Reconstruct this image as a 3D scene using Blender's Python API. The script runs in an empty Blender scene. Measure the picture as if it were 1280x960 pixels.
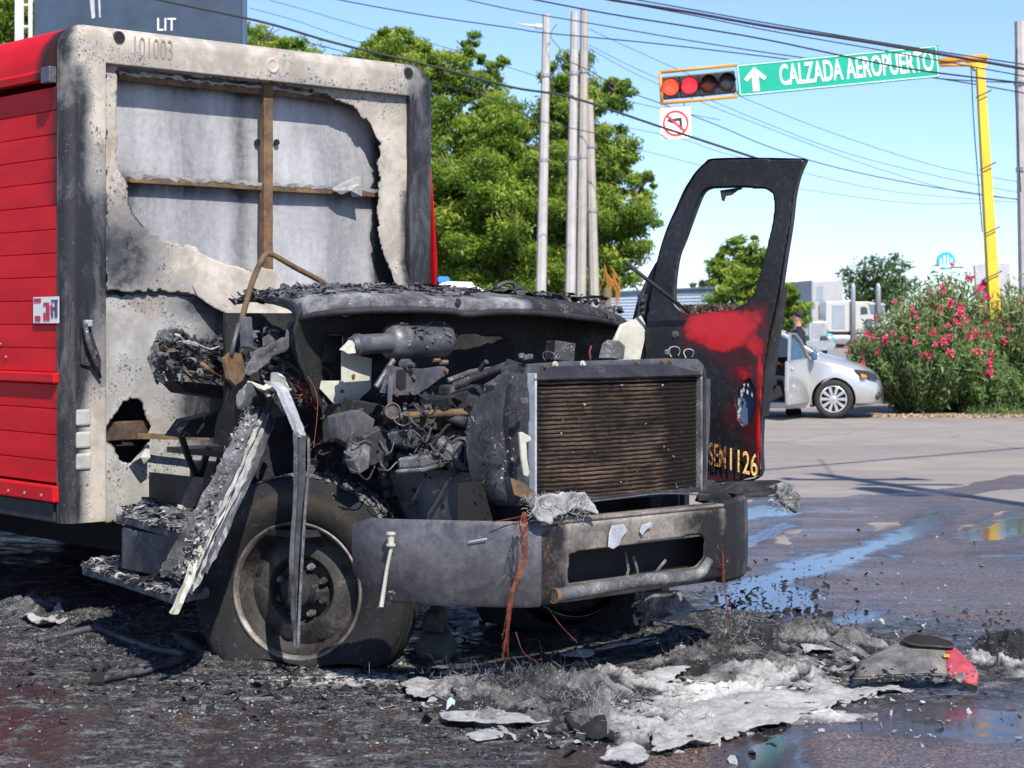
import bpy, bmesh, math, random
import numpy as np
from mathutils import Vector, Matrix, geometry
random.seed(7)
RNG = np.random.default_rng(7)
S = bpy.context.scene
R = math.radians
# ---------------------------------------------------------------- camera, world, sun, exposure
F, CX, HY, H = 2300.0, 640.0, 404.0, 1.6
cam_d = bpy.data.cameras.new('camera'); cam = bpy.data.objects.new('camera', cam_d)
S.collection.objects.link(cam); S.camera = cam
cam.location = (0, 0, H); cam.rotation_euler = (R(90), 0, 0)
cam_d.sensor_width = 36; cam_d.lens = F/1280*36
cam_d.shift_y = (HY-480)/1280
cam_d.clip_start = .1; cam_d.clip_end = 3000
cam_d.dof.use_dof = True; cam_d.dof.focus_distance = 8.8; cam_d.dof.aperture_fstop = 7.0
SUN_AZ, SUN_EL = -69.0, 47.0          # direction towards the sun, degrees counter-clockwise from +X
W = bpy.data.worlds.new('World'); S.world = W; W.use_nodes = True
wn = W.node_tree; bg = wn.nodes['Background']
sky = wn.nodes.new('ShaderNodeTexSky'); sky.sky_type = 'NISHITA'; sky.sun_disc = False
sky.sun_elevation = R(SUN_EL); sky.sun_rotation = R(90-SUN_AZ)
sky.air_density = 1.0; sky.dust_density = .0; sky.ozone_density = 1.0
tint = wn.nodes.new('ShaderNodeMix'); tint.data_type = 'RGBA'; geo = wn.nodes.new('ShaderNodeTexCoord'); sep = wn.nodes.new('ShaderNodeSeparateXYZ')
wn.links.new(geo.outputs['Generated'], sep.inputs[0]); mr = wn.nodes.new('ShaderNodeMapRange'); mr.inputs[1].default_value = -.02; mr.inputs[2].default_value = .22
wn.links.new(sep.outputs[2], mr.inputs[0]); wn.links.new(mr.outputs[0], tint.inputs[0]); tint.inputs[6].default_value = (.86, 1.11, 1.66, 1); tint.inputs[7].default_value = (1.04, 1.17, 1.55, 1)
mu = wn.nodes.new('ShaderNodeMix'); mu.data_type = 'RGBA'; mu.blend_type = 'MULTIPLY'; mu.inputs[0].default_value = 1
wn.links.new(sky.outputs[0], mu.inputs[6]); wn.links.new(tint.outputs[2], mu.inputs[7]); wn.links.new(mu.outputs[2], bg.inputs[0]); bg.inputs[1].default_value = .082
sl = bpy.data.lights.new('sun', 'SUN'); sl.energy = 4.9; sl.angle = R(.53); sl.color = (1, .955, .88)
so = bpy.data.objects.new('sun', sl); S.collection.objects.link(so)
sd = Vector((math.cos(R(SUN_AZ))*math.cos(R(SUN_EL)), math.sin(R(SUN_AZ))*math.cos(R(SUN_EL)), math.sin(R(SUN_EL))))
so.rotation_euler = sd.to_track_quat('Z', 'Y').to_euler()
S.view_settings.view_transform = 'Standard'; S.view_settings.look = 'None'
S.view_settings.exposure = .55; S.view_settings.gamma = 1

# ---------------------------------------------------------------- geometry of the place
P0 = np.array([-2.303, 9.46]); ER = np.array([.7373, .6756]); EF = np.array([.6756, -.7373])
YAW = math.atan2(ER[1], ER[0])
def g(u, v, z=0.0):                       # a point on the ground
    y = (H-z)*F/(v-HY); return ((u-CX)/F*y, y)
def at(u, v, y): return ((u-CX)/F*y, y, H-(v-HY)/F*y)
def w2t(x, y, z): d = np.array([x, y])-P0; return (float(d@ER), float(d@EF), float(z))
def t2w(a, b, z): p = P0+a*ER+b*EF; return (float(p[0]), float(p[1]), z)
def TB(u, v, b):                          # truck coordinates (a across, b forward, z) on the plane b
    k = (u-CX)/F; q = P0+b*EF
    a = (k*q[1]-q[0])/(ER[0]-k*ER[1]); y = q[1]+a*ER[1]
    return (a, b, H-(v-HY)/F*y)
def TA(u, v, a):
    k = (u-CX)/F; q = P0+a*ER
    b = (k*q[1]-q[0])/(EF[0]-k*EF[1]); y = q[1]+b*EF[1]
    return (a, b, H-(v-HY)/F*y)
def TZ(u, v, z): x, y = g(u, v, z); return w2t(x, y, z)
def TY(u, v, y): return w2t(*at(u, v, y))
# ---------------------------------------------------------------- numpy noise
def _h(ix, iy, s):
    n = (ix.astype(np.int64)*374761393 + iy.astype(np.int64)*668265263 + s*1442695041) & 0xffffffff
    n = ((n ^ (n >> 13))*1274126177) & 0xffffffff
    return ((n ^ (n >> 16)) & 0xffff)/65535.0
def vn(x, y, s=0):
    x = np.asarray(x, float); y = np.asarray(y, float)
    ix = np.floor(x); iy = np.floor(y); fx = x-ix; fy = y-iy
    fx = fx*fx*(3-2*fx); fy = fy*fy*(3-2*fy)
    a = _h(ix, iy, s); b = _h(ix+1, iy, s); c = _h(ix, iy+1, s); d = _h(ix+1, iy+1, s)
    return (a*(1-fx)+b*fx)*(1-fy)+(c*(1-fx)+d*fx)*fy
def fbm(x, y, sc=1.0, o=4, s=0, rough=.5):
    x = np.asarray(x, float)*sc; y = np.asarray(y, float)*sc; t = 0; w = 1; tot = 0
    for i in range(o):
        t = t+w*vn(x, y, s+i*17); tot += w; w *= rough; x = x*2.03+7.1; y = y*2.03+3.7
    return t/tot
def ridged(x, y, sc, o=4, s=0):
    x = np.asarray(x, float)*sc; y = np.asarray(y, float)*sc; t = 0; w = 1; tot = 0
    for i in range(o):
        t = t+w*(1-np.abs(2*vn(x, y, s+i*13)-1)); tot += w; w *= .55; x = x*2.1+1.7; y = y*2.1+9.2
    return t/tot
def sst(e0, e1, x):
    t = np.clip((x-e0)/(e1-e0), 0, 1); return t*t*(3-2*t)
def inpoly(x, y, poly):
    r = np.zeros(np.shape(x), bool); n = len(poly)
    for i in range(n):
        x1, y1 = poly[i][:2]; x2, y2 = poly[(i+1) % n][:2]
        if y1 == y2: continue
        c = ((y1 > y) != (y2 > y)) & (x < (x2-x1)*(y-y1)/(y2-y1)+x1); r ^= c
    return r
# ---------------------------------------------------------------- materials
MATS = {}
class M_:
    def __init__(s, name):
        s.m = bpy.data.materials.new(name); s.m.use_nodes = True; s.t = s.m.node_tree
        s.p = s.t.nodes['Principled BSDF']; s.tc = s.t.nodes.new('ShaderNodeTexCoord'); MATS[name] = s.m
        s.P = s.tc.outputs['Object']
    def n(s, ty, ins=None, **pr):
        d = s.t.nodes.new(ty)
        for k, v in pr.items(): setattr(d, k, v)
        for k, v in (ins or {}).items():
            if isinstance(v, bpy.types.NodeSocket): s.t.links.new(v, d.inputs[k])
            else: d.inputs[k].default_value = v
        return d
    def noise(s, sc, det=6, ro=.6, dist=0, P=None):
        return s.n('ShaderNodeTexNoise', {'Vector': P or s.P, 'Scale': sc, 'Detail': det, 'Roughness': ro, 'Distortion': dist}).outputs[0]
    def vor(s, sc, P=None, feature='F1', rnd=1.0):
        return s.n('ShaderNodeTexVoronoi', {'Vector': P or s.P, 'Scale': sc, 'Randomness': rnd}, feature=feature).outputs[0]
    def ma(s, op, a, b=0.0, c=0.0, clamp=False):
        d = s.t.nodes.new('ShaderNodeMath'); d.operation = op; d.use_clamp = clamp
        for i, v in enumerate((a, b, c)):
            if isinstance(v, bpy.types.NodeSocket): s.t.links.new(v, d.inputs[i])
            else: d.inputs[i].default_value = v
        return d.outputs[0]
    def sm(s, v, lo, hi, a=0., b=1.):
        return s.n('ShaderNodeMapRange', {'Value': v, 'From Min': lo, 'From Max': hi, 'To Min': a, 'To Max': b}, interpolation_type='SMOOTHSTEP').outputs[0]
    def mix(s, f, a, b):
        d = s.t.nodes.new('ShaderNodeMix'); d.data_type = 'RGBA'
        for k, v in ((0, f), (6, a), (7, b)):
            if isinstance(v, bpy.types.NodeSocket): s.t.links.new(v, d.inputs[k])
            else: d.inputs[k].default_value = v if k == 0 else (*v[:3], 1)
        return d.outputs[2]
    def ramp(s, v, stops):
        d = s.n('ShaderNodeValToRGB', {'Fac': v}); e = d.color_ramp.elements
        while len(e) < len(stops): e.new(.5)
        for i, (p, c) in enumerate(stops): e[i].position = p; e[i].color = (*c, 1)
        return d.outputs[0]
    def attr(s, n, o='Fac'): return s.n('ShaderNodeAttribute', attribute_name=n).outputs[o]
    def scale(s, v): return s.n('ShaderNodeMapping', {'Vector': s.P, 'Scale': v}).outputs[0]
    def col(s, c):
        if isinstance(c, bpy.types.NodeSocket): s.t.links.new(c, s.p.inputs['Base Color'])
        else: s.p.inputs['Base Color'].default_value = (*c[:3], 1)
    def set(s, k, v):
        if isinstance(v, bpy.types.NodeSocket): s.t.links.new(v, s.p.inputs[k])
        else: s.p.inputs[k].default_value = v
    def bump(s, h, st=.3, d=.01):
        b = s.n('ShaderNodeBump', {'Height': h, 'Strength': st, 'Distance': d}); s.set('Normal', b.outputs[0])
def plain(name, c, rough=.5, metal=0., var=.15, sc=8, bump=0., coat=0.):
    m = M_(name); n = m.noise(sc, 8, .65)
    m.col(m.mix(m.sm(n, .3, .7), tuple(x*(1-var) for x in c), tuple(min(1, x*(1+var)) for x in c)))
    m.set('Roughness', rough); m.set('Metallic', metal)
    if coat: m.set('Coat Weight', coat); m.set('Coat Roughness', .06)
    if bump: m.bump(m.noise(sc*6, 6, .6), bump, .01)
    return m.m
def burnt(name, dark=(.012, .012, .014), mid=(.07, .07, .075), light=(.42, .40, .37), bias=0., sc=5., rough=.62,
          metal=0., bump=.5, spots=0., spotc=None, flake=.0, streak=False, rust=0., rustc=(.20, .085, .03)):
    """charred metal or plastic: black soot, bare grey, pale ash; the mesh attribute 'soot' darkens, negative values clean it"""
    m = M_(name); P = m.scale((1, 1, .22)) if streak else m.P
    n1 = m.noise(sc, 10, .66, .25, P); n2 = m.noise(sc*9, 8, .7)
    v = m.ma('ADD', m.ma('MULTIPLY', n1, .72), m.ma('MULTIPLY', n2, .28))
    v = m.ma('SUBTRACT', m.ma('ADD', v, bias), m.ma('MULTIPLY', m.attr('soot'), .5))
    if spots:
        vo = m.vor(spots, feature='F1'); vd = m.sm(vo, .15, .55, -.12, .10)
        v = m.ma('ADD', v, m.ma('MULTIPLY', vd, m.sm(m.attr('spot'), 0, 1, 0, 3)))
    c = m.ramp(v, [(.36, dark), (.53, mid), (.66, tuple((mid[i]+light[i])/2 for i in range(3))), (.80, light)])
    if rust: c = m.mix(m.sm(m.noise(sc*1.7, 8, .7), .62-rust*.25, .72), c, rustc)
    if flake:
        f = m.ma('MULTIPLY', m.sm(m.noise(sc*22, 4, .6), .60-.1*flake, .66), m.sm(m.noise(sc*2.2, 4, .6), .62-flake*.35, .75-flake*.3))
        c = m.mix(f, c, (.62, .61, .60))
    m.col(c); m.set('Roughness', m.sm(n2, .3, .7, rough-.14, rough+.18)); m.set('Metallic', metal)
    m.bump(m.ma('ADD', n2, m.noise(sc*40, 4, .7)), bump, .006)
    return m.m
# ---------------------------------------------------------------- object helpers
def link(o, parent=None):
    S.collection.objects.link(o)
    if parent: o.parent = parent
    return o
def tag(o, label=None, cat=None, group=None, kind=None):
    for k, v in (('label', label), ('category', cat), ('group', group), ('kind', kind)):
        if v: o[k] = v
    return o
def thing(name, label, cat, loc=(0, 0, 0), rz=0., group=None):
    o = bpy.data.objects.new(name, None); o.location = loc; o.rotation_euler = (0, 0, rz); o.empty_display_size = .1
    link(o); return tag(o, label, cat, group)
def clone(o, parent=None, me=True):
    c = o.copy(); link(c)
    if parent: c.parent = parent
    for ch in [x for x in o.children]: clone(ch, c)
    return c
def mesh_np(name, V, Fa, mat, parent=None, smooth=False, attrs=None, flip=False, mats=None):
    V = np.asarray(V, dtype=np.float64).reshape(-1, 3)
    if flip: V = V*np.array([1, -1, 1])
    me = bpy.data.meshes.new(name)
    if isinstance(Fa, np.ndarray):
        k = Fa.shape[1]; me.vertices.add(len(V)); me.vertices.foreach_set('co', V.ravel())
        me.loops.add(Fa.size); me.loops.foreach_set('vertex_index', Fa.ravel().astype(np.int32))
        me.polygons.add(len(Fa)); me.polygons.foreach_set('loop_start', np.arange(0, Fa.size, k, dtype=np.int32))
        me.update(calc_edges=True)
    else:
        me.from_pydata([tuple(v) for v in V], [], Fa); me.update()
    if smooth: me.polygons.foreach_set('use_smooth', np.ones(len(me.polygons), bool)); me.update()
    for k, a in (attrs or {}).items():
        a = np.asarray(a, np.float32)
        if a.ndim == 1: at_ = me.attributes.new(k, 'FLOAT', 'POINT'); at_.data.foreach_set('value', a)
        else: at_ = me.attributes.new(k, 'FLOAT_COLOR', 'POINT'); at_.data.foreach_set('color', a.ravel())
    me.materials.append(MATS[mat] if isinstance(mat, str) else mat)
    for x in (mats or []): me.materials.append(MATS[x])
    o = bpy.data.objects.new(name, me); link(o, parent); return o
class MB:
    def __init__(s): s.v = []; s.f = []
    def add(s, vs, fs):
        o = len(s.v); s.v += [tuple(map(float, p)) for p in vs]; s.f += [tuple(o+i for i in f) for f in fs]; return s
    def box(s, c, d, rz=0., rx=0., ry=0.):
        from mathutils import Euler
        m = Euler((rx, ry, rz)).to_matrix(); vs = []
        for i in (-1, 1):
            for j in (-1, 1):
                for k in (-1, 1): vs.append(Vector(c)+m@Vector((i*d[0]/2, j*d[1]/2, k*d[2]/2)))
        return s.add(vs, [(0, 1, 3, 2), (4, 6, 7, 5), (0, 4, 5, 1), (2, 3, 7, 6), (0, 2, 6, 4), (1, 5, 7, 3)])
    def tube(s, pts, r, n=8, cap=True):
        pts = [Vector(p) for p in pts]; rs = r if isinstance(r, (list, tuple)) else [r]*len(pts); vs = []; fs = []
        nrm = None
        for i, p in enumerate(pts):
            t = (pts[min(i+1, len(pts)-1)]-pts[max(i-1, 0)]).normalized()
            if nrm is None: nrm = t.orthogonal().normalized()
            nrm = (nrm-t*nrm.dot(t))
            nrm = nrm.normalized() if nrm.length > 1e-5 else t.orthogonal().normalized()
            bi = t.cross(nrm)
            for k in range(n):
                an = 2*math.pi*k/n; vs.append(p+(nrm*math.cos(an)+bi*math.sin(an))*rs[i])
        for i in range(len(pts)-1):
            for k in range(n): fs.append((i*n+k, i*n+(k+1) % n, (i+1)*n+(k+1) % n, (i+1)*n+k))
        if cap: fs.append(tuple(range(n))[::-1]); fs.append(tuple((len(pts)-1)*n+k for k in range(n)))
        return s.add(vs, fs)
    def cyl(s, p, q, r, n=16, r2=None): return s.tube([p, q], [r, r if r2 is None else r2], n)
    def lathe(s, c, ax, prof, n=32, up=None, a0=0., a1=2*math.pi):
        """prof: (distance along ax, radius)"""
        ax = Vector(ax).normalized(); e = Vector(up) if up else ax.orthogonal(); e = (e-ax*e.dot(ax)).normalized(); f = ax.cross(e)
        full = abs(a1-a0-2*math.pi) < 1e-6; m = n if full else n+1; vs = []; fs = []
        for i in range(m):
            an = a0+(a1-a0)*i/n; d = e*math.cos(an)+f*math.sin(an)
            for (h, r) in prof: vs.append(Vector(c)+ax*h+d*r)
        k = len(prof)
        for i in range(n):
            j = (i+1) % m
            for q in range(k-1): fs.append((i*k+q, j*k+q, j*k+q+1, i*k+q+1))
        return s.add(vs, fs)
    def plate(s, pts, ex):
        """polygon (list of 3-D points, any planar shape) extruded by vector ex"""
        pts = [Vector(p) for p in pts]; ex = Vector(ex); n = len(pts)
        tr = geometry.tessellate_polygon([pts]); vs = pts+[p+ex for p in pts]
        fs = [tuple(t) for t in tr]+[tuple(i+n for i in t[::-1]) for t in tr]
        fs += [(i, (i+1) % n, (i+1) % n+n, i+n) for i in range(n)]
        return s.add(vs, fs)
    def ribbon(s, pts, w, wd, th=.006, fold=0.):
        """strip along pts, width w (or list) in direction wd, thickness th, optional centre fold"""
        pts = [Vector(p) for p in pts]; ws = (w if len(w) == len(pts) else [w[min(int(i/max(len(pts)-1, 1)*(len(w)-1)+.5), len(w)-1)] for i in range(len(pts))]) if isinstance(w, (list, tuple)) else [w]*len(pts); wd = Vector(wd).normalized(); vs = []; fs = []
        for i, p in enumerate(pts):
            t = (pts[min(i+1, len(pts)-1)]-pts[max(i-1, 0)]).normalized()
            d = (wd-t*wd.dot(t)).normalized(); nn = t.cross(d)
            for q, off in ((-.5, 0), (0, fold), (.5, 0)): vs.append(p+d*ws[i]*q+nn*off*ws[i])
            for q, off in ((.5, 0), (0, fold), (-.5, 0)): vs.append(p+d*ws[i]*q+nn*(off*ws[i]+th))
        for i in range(len(pts)-1):
            for k in range(6): fs.append((i*6+k, i*6+(k+1) % 6, (i+1)*6+(k+1) % 6, (i+1)*6+k))
        e = (len(pts)-1)*6; fs += [(0, 1, 4, 5), (1, 2, 3, 4), (e+5, e+4, e+1, e), (e+4, e+3, e+2, e+1)]
        return s.add(vs, fs)
    def loft(s, rings, close=True, cap=True):
        n = len(rings[0]); vs = [p for r in rings for p in r]; fs = []
        for i in range(len(rings)-1):
            for k in range(n if close else n-1): fs.append((i*n+k, i*n+(k+1) % n, (i+1)*n+(k+1) % n, (i+1)*n+k))
        if cap and close: fs.append(tuple(range(n))[::-1]); fs.append(tuple((len(rings)-1)*n+k for k in range(n)))
        return s.add(vs, fs)
    def build(s, name, mat, parent=None, smooth=False, bevel=0., flip=False, fix=True, jit=0., sub=0, label=None, kind=None):
        me = bpy.data.meshes.new(name)
        vs = s.v
        if flip: vs = [(p[0], -p[1], p[2]) for p in vs]
        if jit: vs = [tuple(c+random.uniform(-jit, jit) for c in p) for p in vs]
        me.from_pydata(vs, [], s.f); me.materials.append(MATS[mat] if isinstance(mat, str) else mat)
        if fix:
            b = bmesh.new(); b.from_mesh(me); bmesh.ops.recalc_face_normals(b, faces=b.faces); b.to_mesh(me); b.free()
        if smooth:
            me.polygons.foreach_set('use_smooth', np.ones(len(me.polygons), bool))
            if smooth is not True: me.set_sharp_from_angle(angle=R(smooth))
        o = bpy.data.objects.new(name, me); link(o, parent)
        if bevel:
            bm = o.modifiers.new('bevel', 'BEVEL'); bm.width = bevel; bm.segments = 2; bm.limit_method = 'ANGLE'; bm.angle_limit = R(35)
        if sub: sb = o.modifiers.new('sub', 'SUBSURF'); sb.levels = sb.render_levels = sub
        if label: o['label'] = label
        if kind: o['kind'] = kind
        return o
def text(name, s, mat, parent, M, size, cond=1., th=.001, off=0.):
    """flat lettering; M: 4x4 matrix placing the text plane"""
    cu = bpy.data.curves.new('t', 'FONT'); cu.body = s; cu.size = size; cu.extrude = th; cu.align_x = 'CENTER'; cu.align_y = 'CENTER'; cu.offset = off
    cu.resolution_u = 3
    t = bpy.data.objects.new('t', cu); S.collection.objects.link(t)
    bpy.context.view_layer.update()
    me = bpy.data.meshes.new_from_object(t.evaluated_get(bpy.context.evaluated_depsgraph_get()))
    bpy.data.objects.remove(t); bpy.data.curves.remove(cu)
    me.transform(M@Matrix.Diagonal((cond, 1, 1, 1))); me.materials.clear(); me.materials.append(MATS[mat]); me.name = name
    o = bpy.data.objects.new(name, me); link(o, parent); return o
def frame(o, ex, ey):
    ex = Vector(ex).normalized(); ey = Vector(ey); ey = (ey-ex*ey.dot(ex)).normalized(); ez = ex.cross(ey)
    m = Matrix((ex, ey, ez)).transposed().to_4x4(); m.translation = Vector(o); return m
def sheet(name, mat, parent, o, ex, ey, poly, holes=(), res=.01, amp=.004, nsc=4., jag=.0, jsc=25., sol=.003, attrs=None, disp=None, mapf=None, flip=True, seed=1, smooth=True, relax=3):
    """thin sheet metal: fine grid on the plane (o, ex, ey) cut to a ragged polygon, dented by noise.
    poly/holes hold plane coordinates unless mapf turns their entries (pixels traced at that plane) into 3-D points"""
    o = np.array(o, float); ex = np.array(ex, float); ey = np.array(ey, float)
    def cv(pl): return [(float((np.array(mapf(*p))-o)@ex), float((np.array(mapf(*p))-o)@ey)) for p in pl] if mapf else pl
    poly = cv(poly); holes = [cv(h) for h in holes]; A = np.array(poly)
    s0, t0 = A.min(0)-res; s1, t1 = A.max(0)+res
    ns = int((s1-s0)/res)+2; nt = int((t1-t0)/res)+2
    s_ = s0+np.arange(ns)*res; t_ = t0+np.arange(nt)*res; SS, TT = np.meshgrid(s_, t_, indexing='ij')
    cs = SS[:-1, :-1]+res/2; ct = TT[:-1, :-1]+res/2
    js = cs+jag*(fbm(cs, ct, jsc, 3, seed)-.5)*2; jt = ct+jag*(fbm(cs, ct, jsc, 3, seed+5)-.5)*2
    keep = inpoly(js, jt, poly)
    if jag: keep &= inpoly(cs, ct, poly)
    for h in holes: keep &= ~inpoly(js, jt, h)
    idx = np.arange(ns*nt).reshape(ns, nt); q = np.stack([idx[:-1, :-1], idx[1:, :-1], idx[1:, 1:], idx[:-1, 1:]], -1)[keep]
    used, inv = np.unique(q, return_inverse=True); q = inv.reshape(-1, 4)
    s_f = SS.ravel()[used]; t_f = TT.ravel()[used]
    e = np.concatenate([q[:, [0, 1]], q[:, [1, 2]], q[:, [2, 3]], q[:, [3, 0]]]); e.sort(1); eu, ec = np.unique(e, axis=0, return_counts=True); be = eu[ec == 1]; nb = len(s_f)
    for _ in range(relax):
        cnt = np.bincount(be.ravel(), minlength=nb); as_ = np.bincount(be[:, 0], s_f[be[:, 1]], nb)+np.bincount(be[:, 1], s_f[be[:, 0]], nb); at2 = np.bincount(be[:, 0], t_f[be[:, 1]], nb)+np.bincount(be[:, 1], t_f[be[:, 0]], nb)
        k_ = cnt > 0; s_f = np.where(k_, .45*s_f+.55*as_/np.maximum(cnt, 1), s_f); t_f = np.where(k_, .45*t_f+.55*at2/np.maximum(cnt, 1), t_f)
    en = np.cross(ex, ey); h = amp*(fbm(s_f, t_f, nsc, 5, seed+9)-.5)*2
    if disp is not None: h = h+disp(s_f, t_f)
    V = o+s_f[:, None]*ex+t_f[:, None]*ey+h[:, None]*en
    at_ = {k: f(s_f, t_f) for k, f in (attrs or {}).items()}
    if jag >= .02 and 'soot' in at_: bm_ = np.zeros(nb); bm_[be.ravel()] = 1; at_['soot'] = at_['soot']+bm_*.9*sst(.42, .6, fbm(s_f, t_f, 5, 3, 77))
    ob = mesh_np(name, V, q, mat, parent, smooth, at_, flip)
    if sol: sm_ = ob.modifiers.new('solid', 'SOLIDIFY'); sm_.thickness = sol; sm_.offset = 0
    return ob
def leaves(name, mat, parent, C, size, asp=.35, up=.2, rng=RNG, smooth=False, droop=0., tint=None):
    """many small leaf blades at centres C"""
    n = len(C); size = np.broadcast_to(size, (n,)).astype(float)
    d = rng.normal(size=(n, 3)); d[:, 2] += up; d /= np.linalg.norm(d, axis=1)[:, None]
    e = rng.normal(size=(n, 3)); e -= d*(e*d).sum(1)[:, None]; e /= np.linalg.norm(e, axis=1)[:, None]
    L = d*size[:, None]*.5; Wd = e*size[:, None]*asp*.5; nn = np.cross(d, e)*size[:, None]*.08
    V = np.stack([C-L, C+Wd-nn, C+L, C-Wd-nn], 1).reshape(-1, 3)
    q = np.arange(4*n).reshape(n, 4)
    t = np.repeat(rng.random(n) if tint is None else np.clip(tint+rng.normal(0, .12, n), 0, 1), 4)
    return mesh_np(name, V, q, mat, parent, smooth, {'tint': t})
# ---------------------------------------------------------------- materials of this place
def mk_ground():
    m = M_('ground'); mk = m.attr('mask', 'Color'); se = m.n('ShaderNodeSeparateColor', {'Color': mk}).outputs
    soot, ash, damp = se[0], se[1], se[2]; pud = m.attr('puddle'); rust = m.attr('rust')
    n1 = m.noise(1.1, 8, .6); n2 = m.noise(60, 8, .75); n3 = m.noise(9, 6, .65); gr = m.vor(85)
    dry = m.mix(m.sm(n1, .3, .7), (.29, .25, .215), (.37, .325, .285))
    dry = m.mix(m.sm(m.noise(.35, 5, .7, .8, m.scale((.35, 1, 1))), .48, .60, 0, .5), dry, (.20, .185, .175)); ck = m.vor(.55, m.n('ShaderNodeMapping', {'Vector': m.P, 'Scale': (.5, 1, 1)}).outputs[0], 'DISTANCE_TO_EDGE'); dry = m.mix(m.sm(ck, .010, .0, 0, .55), dry, (.07, .06, .055))
    dry = m.mix(m.sm(n2, .35, .7), m.mix(.5, dry, (.19, .165, .145)), dry)
    dmp = m.mix(m.sm(n2, .42, .62), (.030, .022, .021), (.145, .105, .092)); dmp = m.mix(m.sm(m.n('ShaderNodeTexVoronoi', {'Vector': m.P, 'Scale': 95.}).outputs[1], .62, .80, 0, .7), dmp, (.25, .18, .14))
    dmp = m.mix(m.sm(n3, .48, .66), dmp, m.mix(m.sm(n2, .45, .6), (.05, .035, .028), (.19, .12, .085)))
    c = m.mix(m.sm(m.ma('ADD', damp, m.ma('MULTIPLY', m.ma('SUBTRACT', n3, .5), .35)), .35, .62), dry, dmp)
    c = m.mix(m.ma('MULTIPLY', m.ma('MULTIPLY', rust, m.sm(n2, .46, .60)), m.sm(m.noise(3.5, 6, .7), .42, .6)), c, (.24, .115, .06))
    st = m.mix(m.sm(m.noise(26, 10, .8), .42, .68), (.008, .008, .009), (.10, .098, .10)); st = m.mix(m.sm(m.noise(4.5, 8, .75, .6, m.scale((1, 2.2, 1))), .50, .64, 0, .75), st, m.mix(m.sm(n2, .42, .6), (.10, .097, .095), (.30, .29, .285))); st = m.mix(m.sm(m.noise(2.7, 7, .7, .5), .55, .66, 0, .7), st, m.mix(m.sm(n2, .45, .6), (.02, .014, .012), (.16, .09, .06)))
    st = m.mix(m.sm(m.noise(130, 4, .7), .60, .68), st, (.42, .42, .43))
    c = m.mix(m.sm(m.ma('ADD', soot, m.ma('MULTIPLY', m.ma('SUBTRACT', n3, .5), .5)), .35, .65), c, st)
    a_ = m.mix(m.sm(m.noise(34, 10, .8), .40, .62), (.20, .195, .19), (.74, .72, .69))
    c = m.mix(m.sm(m.ma('ADD', ash, m.ma('MULTIPLY', m.ma('SUBTRACT', m.noise(22, 8, .8), .5), 1.3)), .40, .70), c, a_)
    c = m.mix(m.ma('MULTIPLY', pud, .9), c, (.022, .020, .024))
    m.col(c)
    stk_ = m.noise(1.6, 7, .7, .6, m.scale((.45, 1.3, 1)))
    c = m.mix(m.ma('MULTIPLY', damp, m.sm(m.noise(48, 6, .8), .56, .66, 0, .5)), c, (.20, .17, .155))
    c = m.mix(m.ma('MULTIPLY', pud, .9), c, (.022, .020, .024)); m.col(c)
    r = m.ma('ADD', m.ma('ADD', m.sm(damp, .3, .7, .85, .36), m.ma('MULTIPLY', damp, m.sm(stk_, .38, .62, -.17, .14))), m.ma('MULTIPLY', m.ma('SUBTRACT', n2, .5), .3))
    r = m.ma('ADD', r, m.ma('MULTIPLY', m.ma('MULTIPLY', soot, m.sm(n3, .40, .62, 0., 1.)), .30))
    r = m.ma('ADD', r, m.ma('MULTIPLY', ash, .4))
    pe = m.sm(pud, .25, .85)
    r = m.ma('ADD', m.ma('MULTIPLY', r, m.ma('SUBTRACT', 1., pe)), m.ma('MULTIPLY', pe, .09), clamp=True)
    m.set('Roughness', r)
    hb = m.ma('ADD', m.ma('MULTIPLY', gr, .8), m.ma('ADD', n2, m.noise(200, 3, .6)))
    stg = m.ma('MULTIPLY', m.ma('SUBTRACT', 1., pe), m.sm(damp, .3, .7, .40, .34))
    b = m.n('ShaderNodeBump', {'Height': hb, 'Strength': stg, 'Distance': .008}); m.set('Normal', b.outputs[0])
    m.set('Specular IOR Level', m.ma('MAXIMUM', m.ma('MULTIPLY', m.ma('SUBTRACT', 1., m.ma('MULTIPLY', soot, .8)), m.sm(damp, .3, .7, .25, .62)), m.ma('MULTIPLY', pe, .6)))
mk_ground()
def mk_leaf(name, a, b, c, trans=.35, rough=.5):
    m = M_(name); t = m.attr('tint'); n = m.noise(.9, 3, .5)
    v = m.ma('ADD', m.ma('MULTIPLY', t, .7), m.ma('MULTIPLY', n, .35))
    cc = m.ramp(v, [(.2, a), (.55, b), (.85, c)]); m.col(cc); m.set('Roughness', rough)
    tr = m.n('ShaderNodeBsdfTranslucent', {'Color': cc}); mx = m.n('ShaderNodeMixShader', {0: trans, 1: m.p.outputs[0], 2: tr.outputs[0]})
    m.t.links.new(mx.outputs[0], m.t.nodes['Material Output'].inputs['Surface'])
mk_leaf('leaf_neem', (.07, .15, .018), (.225, .345, .04), (.42, .50, .07), .5)
mk_leaf('leaf_dark', (.035, .07, .022), (.07, .13, .035), (.12, .19, .05), .3)
mk_leaf('leaf_oleander', (.06, .125, .04), (.14, .235, .07), (.26, .35, .12), .4, .42)
mk_leaf('leaf_grass', (.08, .15, .02), (.15, .26, .03), (.25, .36, .05), .4)
mk_leaf('petal', (.80, .02, .12), (.90, .05, .20), (.95, .20, .36), .35)
mk_leaf('dead_frond', (.50, .20, .04), (.62, .28, .07), (.7, .36, .12), .4)
plain('bark', (.13, .09, .065), .9, bump=.6); plain('twig', (.20, .15, .10), .85)
plain('concrete', (.44, .41, .385), .85, var=.12, sc=3, bump=.2); plain('concrete2', (.38, .34, .30), .85, var=.12, sc=3, bump=.2)
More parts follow.
